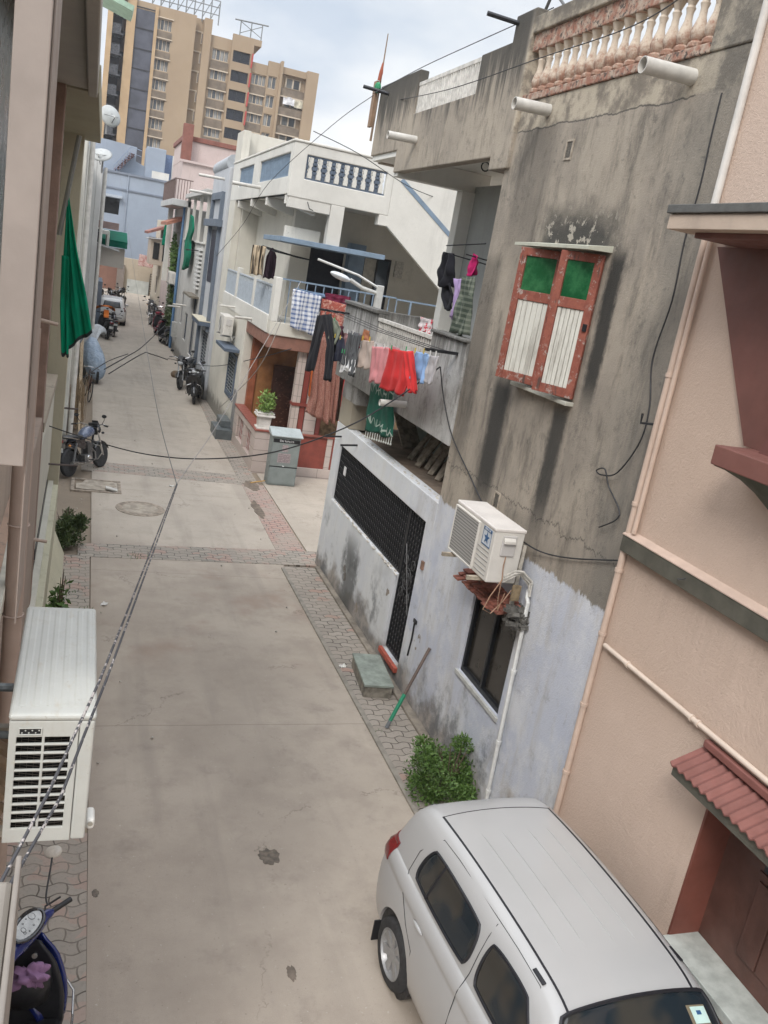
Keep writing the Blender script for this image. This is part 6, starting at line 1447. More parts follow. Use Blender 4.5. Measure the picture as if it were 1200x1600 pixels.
# cloths behind the main row on inner lines
for i, (A, B, X, c_, lab, cat_) in enumerate((
  ([(551,520),(550,545)],[(563,522),(561,545)],4.32,(.25,.04,.06),'wine red garment peeking out behind the slate trousers','garment'),
  ([(568,515),(566,535)],[(578,517),(577,536)],4.36,(.36,.15,.08),'orange brown top behind the cream blouse','top'),
  ([(536,520),(534,540)],[(545,522),(543,545)],4.34,(.35,.2,.2),'dull rose cloth behind the navy shirt','cloth'))):
    hang('inner_garment', A, B, (lambda X_: (lambda x, y: atx(x, y, X_)))(X), fabric('inner_%d' % i, c_), lab, cat_, GL, amp=.03, seed=50+i)
# green saree with white embroidery below the balcony
def saree_mat():
    b = NB('green_saree'); P = b.pos(); f = b.noise(P, 6, 4)
    c = b.mix(b.rng(f, .3, .7), (.0,.055,.035), (.003,.09,.055))
    w_ = b.n('ShaderNodeTexVoronoi', feature='DISTANCE_TO_EDGE'); b.put(w_.inputs['Vector'], b.map(P, (.2,1,.8))); w_.inputs['Scale'].default_value = 6.5; z_ = b.xyz()[2]
    ln = b.rng(w_.outputs[0], .035, .07, 1, 0); mk = b.math('ADD', b.rng(b.math('ABSOLUTE', b.math('SUBTRACT', z_, 3.95)), .2, .24, 1, 0), b.rng(b.math('ABSOLUTE', b.math('SUBTRACT', z_, 3.3)), .05, .07, 1, 0), clamp=True)
    c = b.mix(b.math('MULTIPLY', b.math('MULTIPLY', ln, mk), .8), c, (.42,.48,.42)); return b.fin(c, .85)
t = thing('green_saree', 'dark green saree with white embroidery hanging below the cement balcony', 'saree', (4.42, 13.5, 3))
fnS = lambda x, y: atx(x, y, 4.46)
hang('drape', [(580,598),(576,635),(572,672)], [(616,604),(614,645),(612,684)], fnS, saree_mat(), None, None, parent=t, amp=.03, fr=1.5, seed=9, nu=20)
g = G(); 
for k in range(12): p = fnS(572+40*k/11, 673+11*k/11); g.tube([p, p-Vector((0,0,.09))], .008, 4); g.ell(p-Vector((0,0,.1)), .018,.018,.02, 6, 4)
mesh('tassels', g, M('tassel_white', (.5,.52,.48), .8), t)
# long terracotta saree and bright red one hanging from the white house balcony
def saree2():
    b = NB('terracotta_saree'); P = b.pos(); x = b.xyz(); f = b.noise(P, 34, 4, .8)
    c = b.mix(b.rng(f, .42, .6), (.22,.085,.06), (.33,.18,.14)); st = b.noise(b.map(P, (8,8,.5)), 3, 3)
    c = b.mix(b.rng(st, .4, .6, 0, .35), c, (.16,.05,.04)); return b.fin(c, .9)
M_s2 = saree2(); fnT = lambda x, y: aty(x, y, 21.75)
t = thing('terracotta_saree', 'long terracotta patterned saree hanging from the white balcony down to the porch', 'saree', (5.6, 21.8, 2))
hang('drape', [(499,525),(488,570),(484,620),(477,645)], [(521,532),(517,580),(515,630),(512,662)], fnT, M_s2, None, None, parent=t, amp=.05, fr=2.4, seed=14, nu=22, dx=Vector((0,1,0)))
hang('border_fold', [(520,545),(518,600),(513,655)], [(533,575),(529,620),(524,667)], lambda x, y: aty(x, y, 21.7), M_s2, None, None, parent=t, amp=.04, fr=2.2, seed=15, nu=16, dx=Vector((0,1,0)))
hang('orange_edge', [(497,526),(487,572),(481,618)], [(500,526),(490,572),(484,620)], lambda x, y: aty(x, y, 21.68), fabric('orange_trim', (.4,.10,.03)), None, None, parent=t, amp=.03, seed=16, nu=4, dx=Vector((0,1,0)))
hang('red_cloth', [(538,591),(531,640),(525,672)], [(545,594),(540,640),(533,673)], lambda x, y: aty(x, y, 20.6), fabric('scarlet', (.60,.02,.02)), 'narrow scarlet cloth hanging beside the terracotta saree', 'cloth', None, amp=.04, fr=1.5, seed=17, dx=Vector((0,1,0)))
M_chk = fabric('checked_cloth', (.62,.63,.66), (.10,.14,.26), check=.11)
B_ = 'washing on the white house balcony'
hang('checked_cloth', [(458,452),(455,482),(453,512)], [(503,462),(498,492),(490,524)], lambda x, y: aty(x, y, 21.85), M_chk, 'blue and white checked cloth over the white house balcony rail', 'cloth', B_, amp=.03, fr=2, seed=18, dx=Vector((0,1,0)), nu=20)
hang('jeans', [(460,449),(462,458)], [(507,460),(508,466)], lambda x, y: aty(x, y, 21.95), fabric('denim', (.16,.23,.34)), 'blue denim garment folded above the checked cloth', 'jeans', B_, amp=.03, fr=3, seed=19, dx=Vector((0,1,0)), th=.02)
hang('maroon_cloth', [(509,457),(506,470)], [(548,465),(545,477)], lambda x, y: aty(x, y, 21.95), fabric('maroon_cl', (.14,.02,.045)), 'maroon cloth folded on the balcony rail right of the denim', 'cloth', B_, amp=.03, fr=3, seed=20, dx=Vector((0,1,0)), th=.015)
hang('rust_cloth', [(503,467),(500,500),(497,530)], [(542,476),(538,500),(534,520)], lambda x, y: aty(x, y, 21.87), fabric('rust_cl', (.30,.08,.06), (.45,.25,.2), 2), 'rust red patterned cloth hanging below the maroon cloth', 'cloth', B_, amp=.04, fr=4, seed=21, dx=Vector((0,1,0)))
t = thing('clothes_rack', 'drying rack under the blue canopy of the white house with beige striped curtain', 'clothes rack', (4.6, 24, 5.7))
g = G()
for k in range(5): g.tube([(4.3,22.6+k*.35,5.62+.02*k),(5.3,22.6+k*.35,5.56)], .018, 4)
g.tube([(4.5,22.5,5.62),(4.5,24.2,5.64)], .02, 4); mesh('bars', g, M_black, t)
hang('curtain', [(395,382),(392,405),(390,428)], [(416,386),(412,408),(411,432)], lambda x, y: aty(x, y, 23.2), fabric('beige_curtain', (.47,.38,.27), (.06,.05,.04), stripe=.22), 'beige curtain with dark stripe lines hanging on the white house balcony', 'curtain', B_, amp=.05, fr=3, seed=22, dx=Vector((0,1,0)))
hang('dark_coat', [(424,388),(417,400),(411,434)], [(427,388),(432,402),(428,437)], lambda x, y: aty(x, y, 22.9), fabric('coat_black', (.022,.012,.018)), 'dark maroon and black coat on a hanger on the white house balcony', 'coat', B_, amp=.04, fr=1.5, seed=23, dx=Vector((0,1,0)), th=.03)
C_ = 'washing inside the cement balcony'
fI = lambda X: (lambda x, y: atx(x, y, X))
hang('black_hoodie', [(696,393),(688,420),(687,444)], [(708,397),(706,430),(700,450)], fI(4.66), fabric('hood_black', (.014,.014,.018)), 'black hooded top hanging inside the upper cement balcony', 'hooded top', C_, amp=.05, fr=1.4, seed=24, th=.02)
hang('black_trousers', [(690,436),(692,455),(697,482)], [(704,440),(711,460),(706,484)], fI(4.7), fabric('hood_black2', (.016,.016,.02)), 'black and white garment below the hooded top', 'garment', C_, amp=.04, fr=1.4, seed=25, th=.02)
hang('lavender_top', [(711,434),(712,460),(706,496)], [(724,437),(722,455),(713,494)], fI(4.68), fabric('lav', (.36,.27,.46)), 'lavender cloth between black garments and the green plaid cloth', 'cloth', C_, amp=.04, fr=1.4, seed=26)
hang('plaid_cloth', [(724,430),(716,470),(706,517)], [(743,434),(736,480),(727,526)], fI(4.62), fabric('plaid', (.055,.07,.055), (.18,.20,.16), check=.07), 'dark green plaid cloth at the edge of the grey wall', 'cloth', C_, amp=.04, fr=2.4, seed=27)
hang('magenta_cloth', [(738,396),(733,412),(731,432)], [(746,400),(746,412),(742,430)], fI(4.75), fabric('magenta', (.42,.02,.12)), 'small magenta cloth above the green plaid cloth', 'cloth', C_, amp=.04, fr=1.4, seed=28)
hang('red_white_cloth', [(657,494),(657,518)], [(677,500),(676,521)], fI(5.2), fabric('red_white', (.55,.5,.5), (.5,.03,.05), 2), 'red and white cloth on the far inner edge of the cement balcony', 'cloth', C_, amp=.04, fr=3, seed=29)
for y in (10.9, 11.7): mesh('clothes_line', G().tube([(4.6,y,6.0),(5.9,y+.1,5.9)], .008, 4).tube([(4.62,10.4,6.15),(4.7,11.9,6.1)], .008, 4), M_black, label='thin line %s the upper cement balcony opening' % ('nearest edge of' if y < 11 else 'deeper inside'), cat='clothes line')
# street lamp by the balcony
t = thing('street_lamp', 'white street lamp head on a forked arm above the terrace wall', 'street lamp', (6.6, 20, 0))
p = aty(590,478,20); base = Vector((p.x, 20, 3.0)); top = aty(594,446,20)
mesh('pole', G().obox(((p.x+top.x)/2,20,(3.0+top.z)/2), .16,.16, top.z-3.0), M('lamp_pole', (.45,.45,.43), .6, 0, .1, 5), t, bevel=.02)
q = aty(555,457,20); e1 = aty(497,405,20); mesh('thin_arm', G().tube([aty(590,449,20), aty(560,430,20), e1], .03, 6), M('lamp_white', (.55,.55,.53), .5), t)
mesh('arm', G().tube([aty(588,458,20), aty(566,450,20), aty(547,437,20)], .045, 8), M('lamp_pole', (.45,.45,.43)), t, smooth=True)
a = aty(548,439,20); b_ = aty(516,425,20); d = (a-b_); R = d.to_track_quat('X','Z').to_matrix()
mesh('lamp_head', G().ell((a+b_)/2, d.length/2, .13, .08, 12, 8, R), M('lamp_head', (.55,.58,.6), .3), t, smooth=True)
mesh('concrete_block', G().box(p.x-.2, p.x+.9, 19.9, 20.2, 4.3, 4.7), M_wht, t)

# ================================================================ OVERHEAD CABLES
def sag(a, b, s, n=16):
    a, b = Vector(a), Vector(b); return [a.lerp(b, k/n)-Vector((0,0,s*4*(k/n)*(1-k/n))) for k in range(n+1)]
M_cab1 = M('cable_black', (.02,.02,.022), .6)
def cab_old():
    b = NB('taped_cable'); f = b.noise(b.pos(), 16, 3, .8); return b.fin(b.mix(b.rng(f, .55, .6), (.055,.055,.06), (.38,.35,.33)), .7)
M_cabo = cab_old()
K = Vector(aty(276,756,9.5)); N1 = aty(-6,1402,1.6); N2 = aty(2,1375,1.55)
mm = aty(155,1062,3.1)
def arcpts(a, b_, s, n=14): return sag(a, b_, s, n)
mesh('twin_cable', G().tube([aty(-10,1400,1.9), aty(75,1240,2.35), aty(118,1145,2.6), aty(155,1065,2.9), aty(195,965,3.9), aty(232,870,5.6), K], .0052, 6), M_cabo, smooth=True, label='taped overhead cable crossing in front of the left air conditioner, upper of two strands', cat='cable', group='overhead cables')
mesh('twin_cable', G().tube([aty(-8,1378+45,1.85), aty(95,1245,2.4), aty(131,1150,2.65), aty(165,1065,2.95), aty(202,965,3.9), aty(236,872,5.6), K+Vector((.01,0,0))], .005, 6), M_cabo, smooth=True, label='taped overhead cable crossing in front of the left air conditioner, lower of two strands', cat='cable', group='overhead cables')
def smooth_pts(P, n=6):
    P = [Vector(p) for p in P]; out_ = []
    for i in range(len(P)-1):
        a, b_, c, d = P[max(i-1,0)], P[i], P[i+1], P[min(i+2,len(P)-1)]
        for k in range(n):
            t = k/n; out_.append(.5*((2*b_)+(c-a)*t+(2*a-5*b_+4*c-d)*t*t+(3*b_-a-3*c+d)*t**3))
    return out_+[P[-1]]
def cable(pts, r, lab, m=M_cab1): return mesh('overhead_cable', G().tube(smooth_pts(pts), r, 6), m, smooth=True, label=lab, cat='cable', group='overhead cables')
cable([K, aty(250,660,12.5), aty(235,580,17), aty(222,500,26), aty(203,380,48), aty(186,262,85)], .0055, 'thin cable running up the lane middle towards the blue building', M('cable_grey2', (.12,.12,.12), .6))
cable([K, aty(300,722,10.6), aty(337,668,12.3), aty(400,560,14), aty(470,440,15.5)], .0055, 'thin cable rising from the knot towards the white house canopy', M('cable_pale', (.30,.28,.26), .6))
cable([aty(338,400,24), aty(380,350,22.5), aty(421,285,21.0), aty(520,195,18), aty(585,148,15.9)], .006, 'thin dark cable from the slate trimmed house up to the grey roof corner')
cable([atx(72,664,-.4), aty(150,690,13.6), aty(230,710,12.9), aty(320,717,12.3), aty(430,706,11.5), aty(540,668,11), aty(620,622,10.7), atx(688,573,4.35)], .0095, 'black sagging cable crossing the lane from the olive house to the cement balcony')
cable([atx(688,573,4.35), atx(693,620,4.45), atx(706,680,4.5), atx(735,745,4.52), atx(752,783,4.5)], .008, 'black cable running down the grey wall from the balcony bracket to the air conditioner')
cable([atx(815,845,4.42), atx(845,862,4.5), atx(890,872,4.52), atx(972,876,4.52)], .008, 'black cable running sideways from the air conditioner to the pink house pipe')
cable([atx(1128,145,4.5), atx(1112,210,4.5), atx(1094,290,4.51), atx(1070,375,4.51), atx(1050,470,4.51), atx(1020,560,4.51), atx(1015,635,4.51), atx(1000,690,4.50), atx(965,738,4.50), atx(940,742,4.50), atx(932,735,4.50), atx(945,733,4.49), atx(951,760,4.51), atx(968,805,4.51), atx(936,824,4.50)], .007, 'loose black wire snaking down the grey wall beside the pink house pipe')
mesh('wall_bracket', G().tube([atx(1022,663,4.5), atx(1001,661,4.42), atx(1004,646,4.42)], .012, 5), M_black, label='small bent iron bracket on the grey wall by the loose black wire', cat='bracket')
cable([aty(163,577,30), aty(200,556,34), aty(222,542,38), aty(258,508,44)], .02, 'cable over the far lane rising to the right from the tarpaulin')
cable([aty(170,584,30), aty(222,553,32), aty(235,553,34), aty(262,562,36)], .018, 'cable over the far lane dipping towards the parked motorcycles')
cable([aty(130,590,28), aty(168,565,30), aty(200,553,31)], .015, 'short slack cable near the blue tarpaulin')
cable([aty(262,560,33), aty(330,572,30), aty(400,560,24), aty(455,545,21)], .012, 'cable running along the cream wall towards the porch')
cable([atx(340,640,4.3), aty(400,580,20), aty(440,500,19)], .010, 'pale slanting wire in front of the porch door', M('cable_pale', (.30,.28,.26)))
cable([atx(583,146,4.1), aty(660,105,15.0), aty(740,68,12.5), aty(865,12,10)], .0065, 'cable strung between the flag stick and the roof antenna')
cable([aty(600,160,15.9), aty(700,140,12), aty(840,92,9.5), aty(990,40,7.4), aty(1100,-30,5.5)], .0055, 'long cable passing in front of the balustrade to the upper right')
cable([aty(490,205,19), aty(560,240,20), aty(640,292,21.5), aty(708,318,22.4)], .009, 'thin cable across the stair wall of the white house')
# ================================================================ CARS
def cr(tab, y):
    """smooth (Catmull-Rom) lookup in a table of (y, value)"""
    n = len(tab)
    if y <= tab[0][0]: return tab[0][1]
    if y >= tab[-1][0]: return tab[-1][1]
    for i in range(n-1):
        if y <= tab[i+1][0]: break
    p0, p1, p2, p3 = tab[max(i-1,0)], tab[i], tab[i+1], tab[min(i+2,n-1)]
    h = p2[0]-p1[0]; t = (y-p1[0])/h
    m1 = (p2[1]-p0[1])/max(p2[0]-p0[0], 1e-6)*h; m2 = (p3[1]-p1[1])/max(p3[0]-p1[0], 1e-6)*h
    return (2*t**3-3*t**2+1)*p1[1]+(t**3-2*t**2+t)*m1+(-2*t**3+3*t**2)*p2[1]+(t**3-t**2)*m2
ZT = [(0,.78),(.03,.90),(.07,1.04),(.12,1.2),(.18,1.34),(.26,1.425),(.38,1.47),(.52,1.49),(1.0,1.515),(1.6,1.515),(2.1,1.49),(2.36,1.45),(2.5,1.375),(2.95,1.05),(3.05,1.0),(3.3,.95),(3.5,.88),(3.64,.79),(3.72,.68),(3.75,.58)]
PL = [(0,.84),(.04,.885),(.12,.925),(.3,.955),(.7,.985),(1.3,1),(2.4,1),(3.0,.985),(3.4,.95),(3.6,.90),(3.7,.85),(3.75,.80)]
ZBOT = [(0,.34),(.15,.24),(.4,.21),(3.3,.21),(3.6,.24),(3.75,.32)]
LOWP = [(0,0.0),(.80,.0),(.93,.03),(.975,.14),(.995,.30),(1.0,.46),(.995,.62),(.978,.76),(.966,.82),(.972,.86),(.955,.93),(.925,.985),(.90,1.0)]
UPP = [(.90,0),(.868,.22),(.832,.45),(.79,.66),(.75,.80),(.705,.88),(.655,.93),(.612,.955),(.5,.972),(.35,.987),(.18,.996),(0,1)]
CW = .835
def prof(y):
    w_ = CW*cr(PL, y); zt_ = cr(ZT, y); zb_ = min(.98, zt_-.05); zo = cr(ZBOT, y); h = zt_-zb_
    return [(a*w_, zo+(zb_-zo)*b_) for a, b_ in LOWP]+[(a*w_, zb_+h*b_) for a, b_ in UPP[1:]]
def side_x(y, z):
    P = prof(y)
    for i in range(3, len(P)-1):
        if P[i][1] <= z <= P[i+1][1]: t = (z-P[i][1])/max(P[i+1][1]-P[i][1], 1e-6); return P[i][0]+(P[i+1][0]-P[i][0])*t
    return P[-1][0]
def roof_z(x, y):
    P = prof(y); x = abs(x)
    for i in range(len(P)-1, 3, -1):
        if P[i][0] <= x <= P[i-1][0]: t = (x-P[i][0])/max(P[i-1][0]-P[i][0], 1e-6); return P[i][1]+(P[i-1][1]-P[i][1])*t
    return P[-1][1]
def paint(name, col):
    b = NB(name); P = b.obj(); f = b.noise(P, 2.2, 5, .6); d_ = b.noise(P, 60, 4, .7)
    c = b.mix(b.rng(f, .35, .7), col, sc(col, .96))
    z = b.xyz(P)[2]; c = b.mix(b.rng(b.math('ADD', z, b.math('MULTIPLY', f, .3)), .25, .75, .45, 0), c, (.36,.32,.27))
    return b.fin(c, .3, 0, .5, .45)
M_tyre = M('tyre_rubber', (.03,.03,.031), .85, 0, .3, 12, .3, 60); M_rim = M('rim_silver', (.33,.33,.33), .4, .4, .12, 12); M_blk = M('black_plastic', (.018,.018,.02), .5, 0, .2, 8); M_rubber = M('black_trim', (.012,.012,.016), .55)
M_cgl = NB('car_glass'); _c = M_cgl.mix(M_cgl.rng(M_cgl.noise(M_cgl.obj(), 2.5, 2), .4, .6), (.015,.022,.028), (.045,.042,.036)); M_cgl = M_cgl.fin(_c, .05, 0, .6)
M_chrome = M('chrome', (.55,.55,.55), .18, .95, .05); M_red = M('lamp_red', (.16,.01,.012), .18, 0, .2, 20, coat=.6)
def wheel(parent, c, r, w_, ax='x', n=28, name='wheel', spokes=9, hub=None):
    """tyre + rim + spokes; ax = axle direction"""
    R = {'x': Matrix.Identity(4), 'y': Matrix.Rotation(pi/2, 4, 'Z')}[ax]
    T = Matrix.Translation(c) @ R
    g = G().lathe([(r*.70,-w_/2),(r*.9,-w_/2),(r*.975,-w_*.42),(r,-w_*.25),(r,w_*.25),(r*.975,w_*.42),(r*.9,w_/2),(r*.70,w_/2),(r*.66,0)], (0,0,0), 'x', n)
    g = G().merge(g, T); ty = mesh(name, G().add(g.v, g.f[:-2] if False else g.f), M_tyre, parent, smooth=True, ang=50)
    g = G()
    for s in (-1, 1):
        g.lathe([(0, s*w_*.30),(r*.14, s*w_*.36),(r*.2, s*w_*.30)], (0,0,0), 'x', 12)
        rg = G().lathe([(r*.62, s*w_*.2),(r*.70, s*w_*.48),(r*.66, s*w_*.5),(r*.58, s*w_*.25)], (0,0,0), 'x', n); g.merge(rg)
        for k in range(spokes):
            a = 2*pi*k/spokes; d = Vector((0, cos(a), sin(a))); q = Vector((0, -sin(a), cos(a)))
            c0 = d*r*.12+Vector((s*w_*.33,0,0)); c1 = d*r*.66+Vector((s*w_*.40,0,0)); wd = r*.12*9/spokes
            b0_ = len(g.v); g.v += [c0-q*wd*.5, c0+q*wd*.5, c1+q*wd, c1-q*wd]; g.v += [p-Vector((s*w_*.12,0,0)) for p in g.v[b0_:b0_+4]]
            g.f += [tuple(b0_+i for i in f) for f in ((0,1,2,3),(7,6,5,4),(0,4,5,1),(1,5,6,2),(2,6,7,3),(3,7,4,0))]
    sub('rim', G().merge(g, T), M_rim if hub is None else hub, ty, smooth=True, ang=30)
    g = G().lathe([(0,-w_*.2),(r*.6,-w_*.2),(r*.6,w_*.2),(0,w_*.2)], (0,0,0), 'x', 20); sub('brake', G().merge(g, T), M_blk, ty)
    return ty
def hatchback(loc, rz, label, col, near=True, group=None):
    t = thing('hatchback_car', label, 'car', loc, rz, group, local=True)
    ys = [0,.015,.03,.05,.07,.1,.13,.16,.2,.24,.29,.34,.4,.46]+[.52+i*.085 for i in range(22)]+[2.4,2.46,2.52,2.6,2.7,2.8,2.88,2.95,3.0,3.07,3.15,3.25,3.35,3.45,3.53,3.6,3.65,3.69,3.72,3.74,3.75]
    rings = []
    for y in ys:
        P = prof(y); D = []
        for i in range(len(P)-1):
            D.append(P[i]); D.append(((P[i][0]+P[i+1][0])/2, (P[i][1]+P[i+1][1])/2)) if i > 1 else None
        D.append(P[-1]); rings.append([Vector((x, y, z)) for x, z in D]+[Vector((-x, y, z)) for x, z in D[-2:0:-1]])
    g = G().loft(rings, True, True); body = mesh('body', g, col, t, smooth=True, ang=42)
    cuts = []
    for (wy, s) in ((.66,1),(.66,-1),(3.02,1),(3.02,-1)):
        c = mesh('cutter', G().cyl((s*.5,wy,.30),(s*.99,wy,.30), .35, n=40), M_blk); c.location = (0,0,0); c.data.transform(Matrix.Translation(OFF[c.name])); cuts.append(c)
    for c in cuts:
        md = body.modifiers.new('cut', 'BOOLEAN'); md.object = c; md.operation = 'DIFFERENCE'; md.solver = 'EXACT'
    par = body.parent; body.parent = None; bpy.context.view_layer.update()
    ev = body.evaluated_get(bpy.context.evaluated_depsgraph_get()); me = bpy.data.meshes.new_from_object(ev); body.modifiers.clear(); body.data = me; body.parent = par
    me.materials.clear(); me.materials.append(col); me.polygons.foreach_set('use_smooth', [True]*len(me.polygons)); me.polygons.foreach_set('material_index', [0]*len(me.polygons)); me.set_sharp_from_angle(angle=radians(32))
    for c in cuts: bpy.data.objects.remove(c)
    g = G()
    for (wy, s) in ((.66,1),(.66,-1),(3.02,1),(3.02,-1)): g.lathe([(.345,.0),(.347,s*.27)], (s*.5,wy,.30), 'x', 30)
    mesh('arch_liner', g, M_blk, t)
    for wy in (.66, 3.02):
        for s in (-1, 1): wheel(t, (s*.735, wy, .29), .29, .17, spokes=7)
    # glass: side windows
    def patch(name, y0b, y0t, y1b, y1t, z0, z1, s, rnd_=.0):
        def F(u, v):
            z = z0+(z1-z0)*v; a = y0b+(y0t-y0b)*v; b_ = y1b+(y1t-y1b)*v; y = a+(b_-a)*u
            return (s*(side_x(y, z)+.004), y, z)
        def rc(u, v):
            # soften the corners of the outline
            U, V = u*2-1, v*2-1; k = 1-.10*abs(U*V)**2.5; return F((U*k+1)/2, (V*k+1)/2)
        o = mesh(name, G().grid(rc, 18, 10), M_cgl, t, smooth=True, solid=.004)
        ring = [rc(i/18, 0) for i in range(19)]+[rc(1, i/10) for i in range(1, 11)]+[rc(1-i/18, 1) for i in range(1, 19)]+[rc(0, 1-i/10) for i in range(1, 11)]
        sub('window_seal', G().tube(ring+[ring[1]], .0115, 6, False), M_rubber, o, smooth=True)
        if name == 'rear_side_window':
            e = [Vector(F(.27, v_/6))+Vector((s*.003,0,0)) for v_ in range(7)]; sub('quarter_divider', G().tube(e, .012, 5), M_rubber, o)
        return o
    for s in (-1, 1):
        patch('rear_side_window', .62,.72,1.60,1.58, 1.02, 1.355, s); patch('front_side_window', 1.72,1.72,2.50,2.20, 1.02, 1.365, s)
        # roof trim strips
        g = G(); n = 30
        for i in range(n+1):
            y = .50+(2.40-.50)*i/n; x = .492+.012*cos(i/n*1.5)
            z = roof_z(x, y)
            if i == 0: A = []; B = []
            A.append(Vector((s*(x-.008), y, roof_z(x-.008, y)+.002))); B.append(Vector((s*(x+.008), y, roof_z(x+.008, y)+.002)))
        mesh('roof_trim', g.loft([A, B], False, False), M_rubber, t, solid=.004)
        # seams
        def seam(pts, nm='door_seam', r=.0032): mesh(nm, G().tube([(s*(side_x(y, z)+.0018), y, z) for y, z in pts], r, 5), M('seam_dark', (.03,.03,.03), .8), t)
        seam([(1.66,.30+.15*i) for i in range(8)]+[(1.655,1.44)]); seam([(2.42,.32),(2.45,.6),(2.48,.9),(2.46,1.0)])
        seam([(1.0,.33),(.98,.62),(.8,.72),(.62,.86),(.53,1.0),(.56,1.2),(.74,1.43)]); seam([(.74,1.43),(1.0,1.45),(1.655,1.455),(1.9,1.45),(2.2,1.43),(2.5,1.2)], r=.0026)
        for y in (.98, 2.0):
            z = .84; X = side_x(y, z)
            h = mesh('door_handle', G().ell((s*(X+.012), y, z), .014, .085, .019, 14, 8), col, t, smooth=True)
            sub('handle_recess', G().ell((s*(X+.001), y+.0, z-.004), .005, .095, .028, 14, 6), M('recess_grey', (.3,.29,.28), .6), h, smooth=True)
        p = Vector((s*(side_x(2.3,1.0)+.09), 2.36, 1.03)); mr = mesh('side_mirror', G().ell(p, .10, .05, .07, 14, 10), col, t, smooth=True); sub('mirror_arm', G().tube([p, (s*(side_x(2.3,1.0)-.02),2.34,1.0)], .02, 6), M_blk, mr)
        mesh('roof_vent', G().obox((s*.555, 2.14, roof_z(.555,2.14)+.004), .03,.13,.012, Matrix.Rotation(s*.3, 3, 'Y')), M_rubber, t, bevel=.004)
        g = G(); 
        def TL(u, v):
            z = .84+.20*v; y = .035+.16*u+.05*v; return (s*(side_x(y, z)+.006), y, z)
        mesh('tail_lamp', G().grid(TL, 8, 8), M_red, t, smooth=True, solid=.014, bevel=.004)
        mesh('mud_flap', G().obox((s*.76, .31, .22), .14, .012, .2), M_blk, t)
        g = G(); g.grid(lambda u, v: (s*(.45+.3*u), 3.42+.22*(1-u)-.06*v, roof_z(.45+.3*u, 3.42+.22*(1-u)-.06*v)+.005-.05*v), 8, 4); mesh('headlight', g, M('headlight_clear', (.45,.47,.48), .15, 0, .1, 9, coat=.5), t, smooth=True, solid=.01)
    # windshield and rear glass
    def WS(u, v):
        y = 2.425+.50*v; x = (u*2-1)*(.585+.075*v); k = 1-.06*abs((u*2-1))**6*abs(v*2-1)**6
        return (x*k, y+.03*(1-(u*2-1)**2)*(1-v)*-1, roof_z(x*k, y)+.022)
    ws = mesh('windshield', G().grid(WS, 22, 12), M_cgl, t, smooth=True, solid=.005)
    ring = [WS(i/22,0) for i in range(23)]+[WS(1,i/12) for i in range(1,13)]+[WS(1-i/22,1) for i in range(1,23)]+[WS(0,1-i/12) for i in range(1,13)]
    sub('windshield_seal', G().tube(ring+[ring[1]], .013, 6, False), M_rubber, ws, smooth=True)
    def ST(name, u0, u1, v0, v1, m, dz): 
        def F(u, v): p = Vector(WS(u0+(u1-u0)*u, v0+(v1-v0)*v)); p.z += dz; return p
        return sub(name, G().grid(F, 4, 4), m, ws, solid=.001)
    if near:
        ST('paper_folder', .07, .19, .16, .75, M('folder_brown', (.17,.14,.09), .7), .006); ST('white_sticker', .075, .17, .18, .34, M('sticker_mint', (.45,.6,.56), .7), .009)
        ST('white_sticker', .45, .56, .40, .62, M('sticker_white', (.5,.58,.58), .7), .006); ST('red_stripe', .66, .69, .30, .7, M('sticker_red', (.3,.03,.03), .7), .006)
        ST('sticker_mark', .11, .14, .22, .26, M('badge_blue', (.03,.09,.2)), .011)
    def RG(u, v):
        y = .06+.11*v; z = cr(ZT, y)-.03; x = (u*2-1)*(side_x(y, min(z, 1.3))*.80); return (x, y-.03, z+.03)
    mesh('rear_window', G().grid(RG, 14, 6), M_cgl, t, smooth=True, solid=.006)
    mesh('rear_bumper_strip', G().tube([(x*.1, -.002+.0006*x*x*.25, .46) for x in range(-6, 7)], .02, 6), M_blk, t)
    mesh('number_plate', G().box(-.2,.2,-.012,-.004,.60,.70), M('plate_white', (.6,.6,.58), .5), t)
    # nose: grille, lower intake, plate, wipers
    def nose(x, z, o=.006):
        for i in range(60):
            y = 3.76-.01*i
            if cr(ZT, y) > z and side_x(y, z) > abs(x): return Vector((x, y+o, z))
        return Vector((x, 3.6, z))
    def strip(name, x0, z0, z1, m_, n=14):
        A = [nose(-x0+2*x0*i/n, z0) for i in range(n+1)]; B = [nose(-x0+2*x0*i/n, z1) for i in range(n+1)]; return mesh(name, G().loft([A, B], False, False), m_, t, solid=.02)
    strip('grille', .34, .60, .68, M_blk); strip('lower_intake', .46, .36, .46, M_blk)
    mesh('front_plate', G().obox(nose(0, .52, .02), .42, .01, .1), M('plate_white', (.6,.6,.58), .5), t, bevel=.004)
    for x in (-.35, .1): mesh('wiper', G().tube([(x, 2.93, roof_z(x, 2.93)+.03), (x+.2, 2.86, roof_z(x+.2, 2.86)+.04), (x+.45, 2.90, roof_z(min(.6, x+.45), 2.90)+.035)], .007, 5), M_blk, t)
    # hatch / roof joint and pressed roof ribs
    mesh('hatch_seam', G().tube([(x, .505+.03*(1-(x/.5)**2)*-1, roof_z(x, .505-.03*(1-(x/.5)**2))+.001) for x in [(-.5+i*.05) for i in range(21)]], .0035, 5), M('seam_dark', (.03,.03,.03)), t)
    g = G()
    for x in (-.30,-.12,.12,.30):
        pts = [(x, .75+1.3*i/16, roof_z(x, .75+1.3*i/16)-.006+.0085*min(1, min(i, 16-i)/2)) for i in range(17)]; g.tube(pts, .006, 6)
    mesh('roof_ribs', g, col, t, smooth=True)
    return t
M_cw = paint('car_white', (.41,.407,.402)); M_cw2 = paint('car_white_far', (.68,.67,.65))
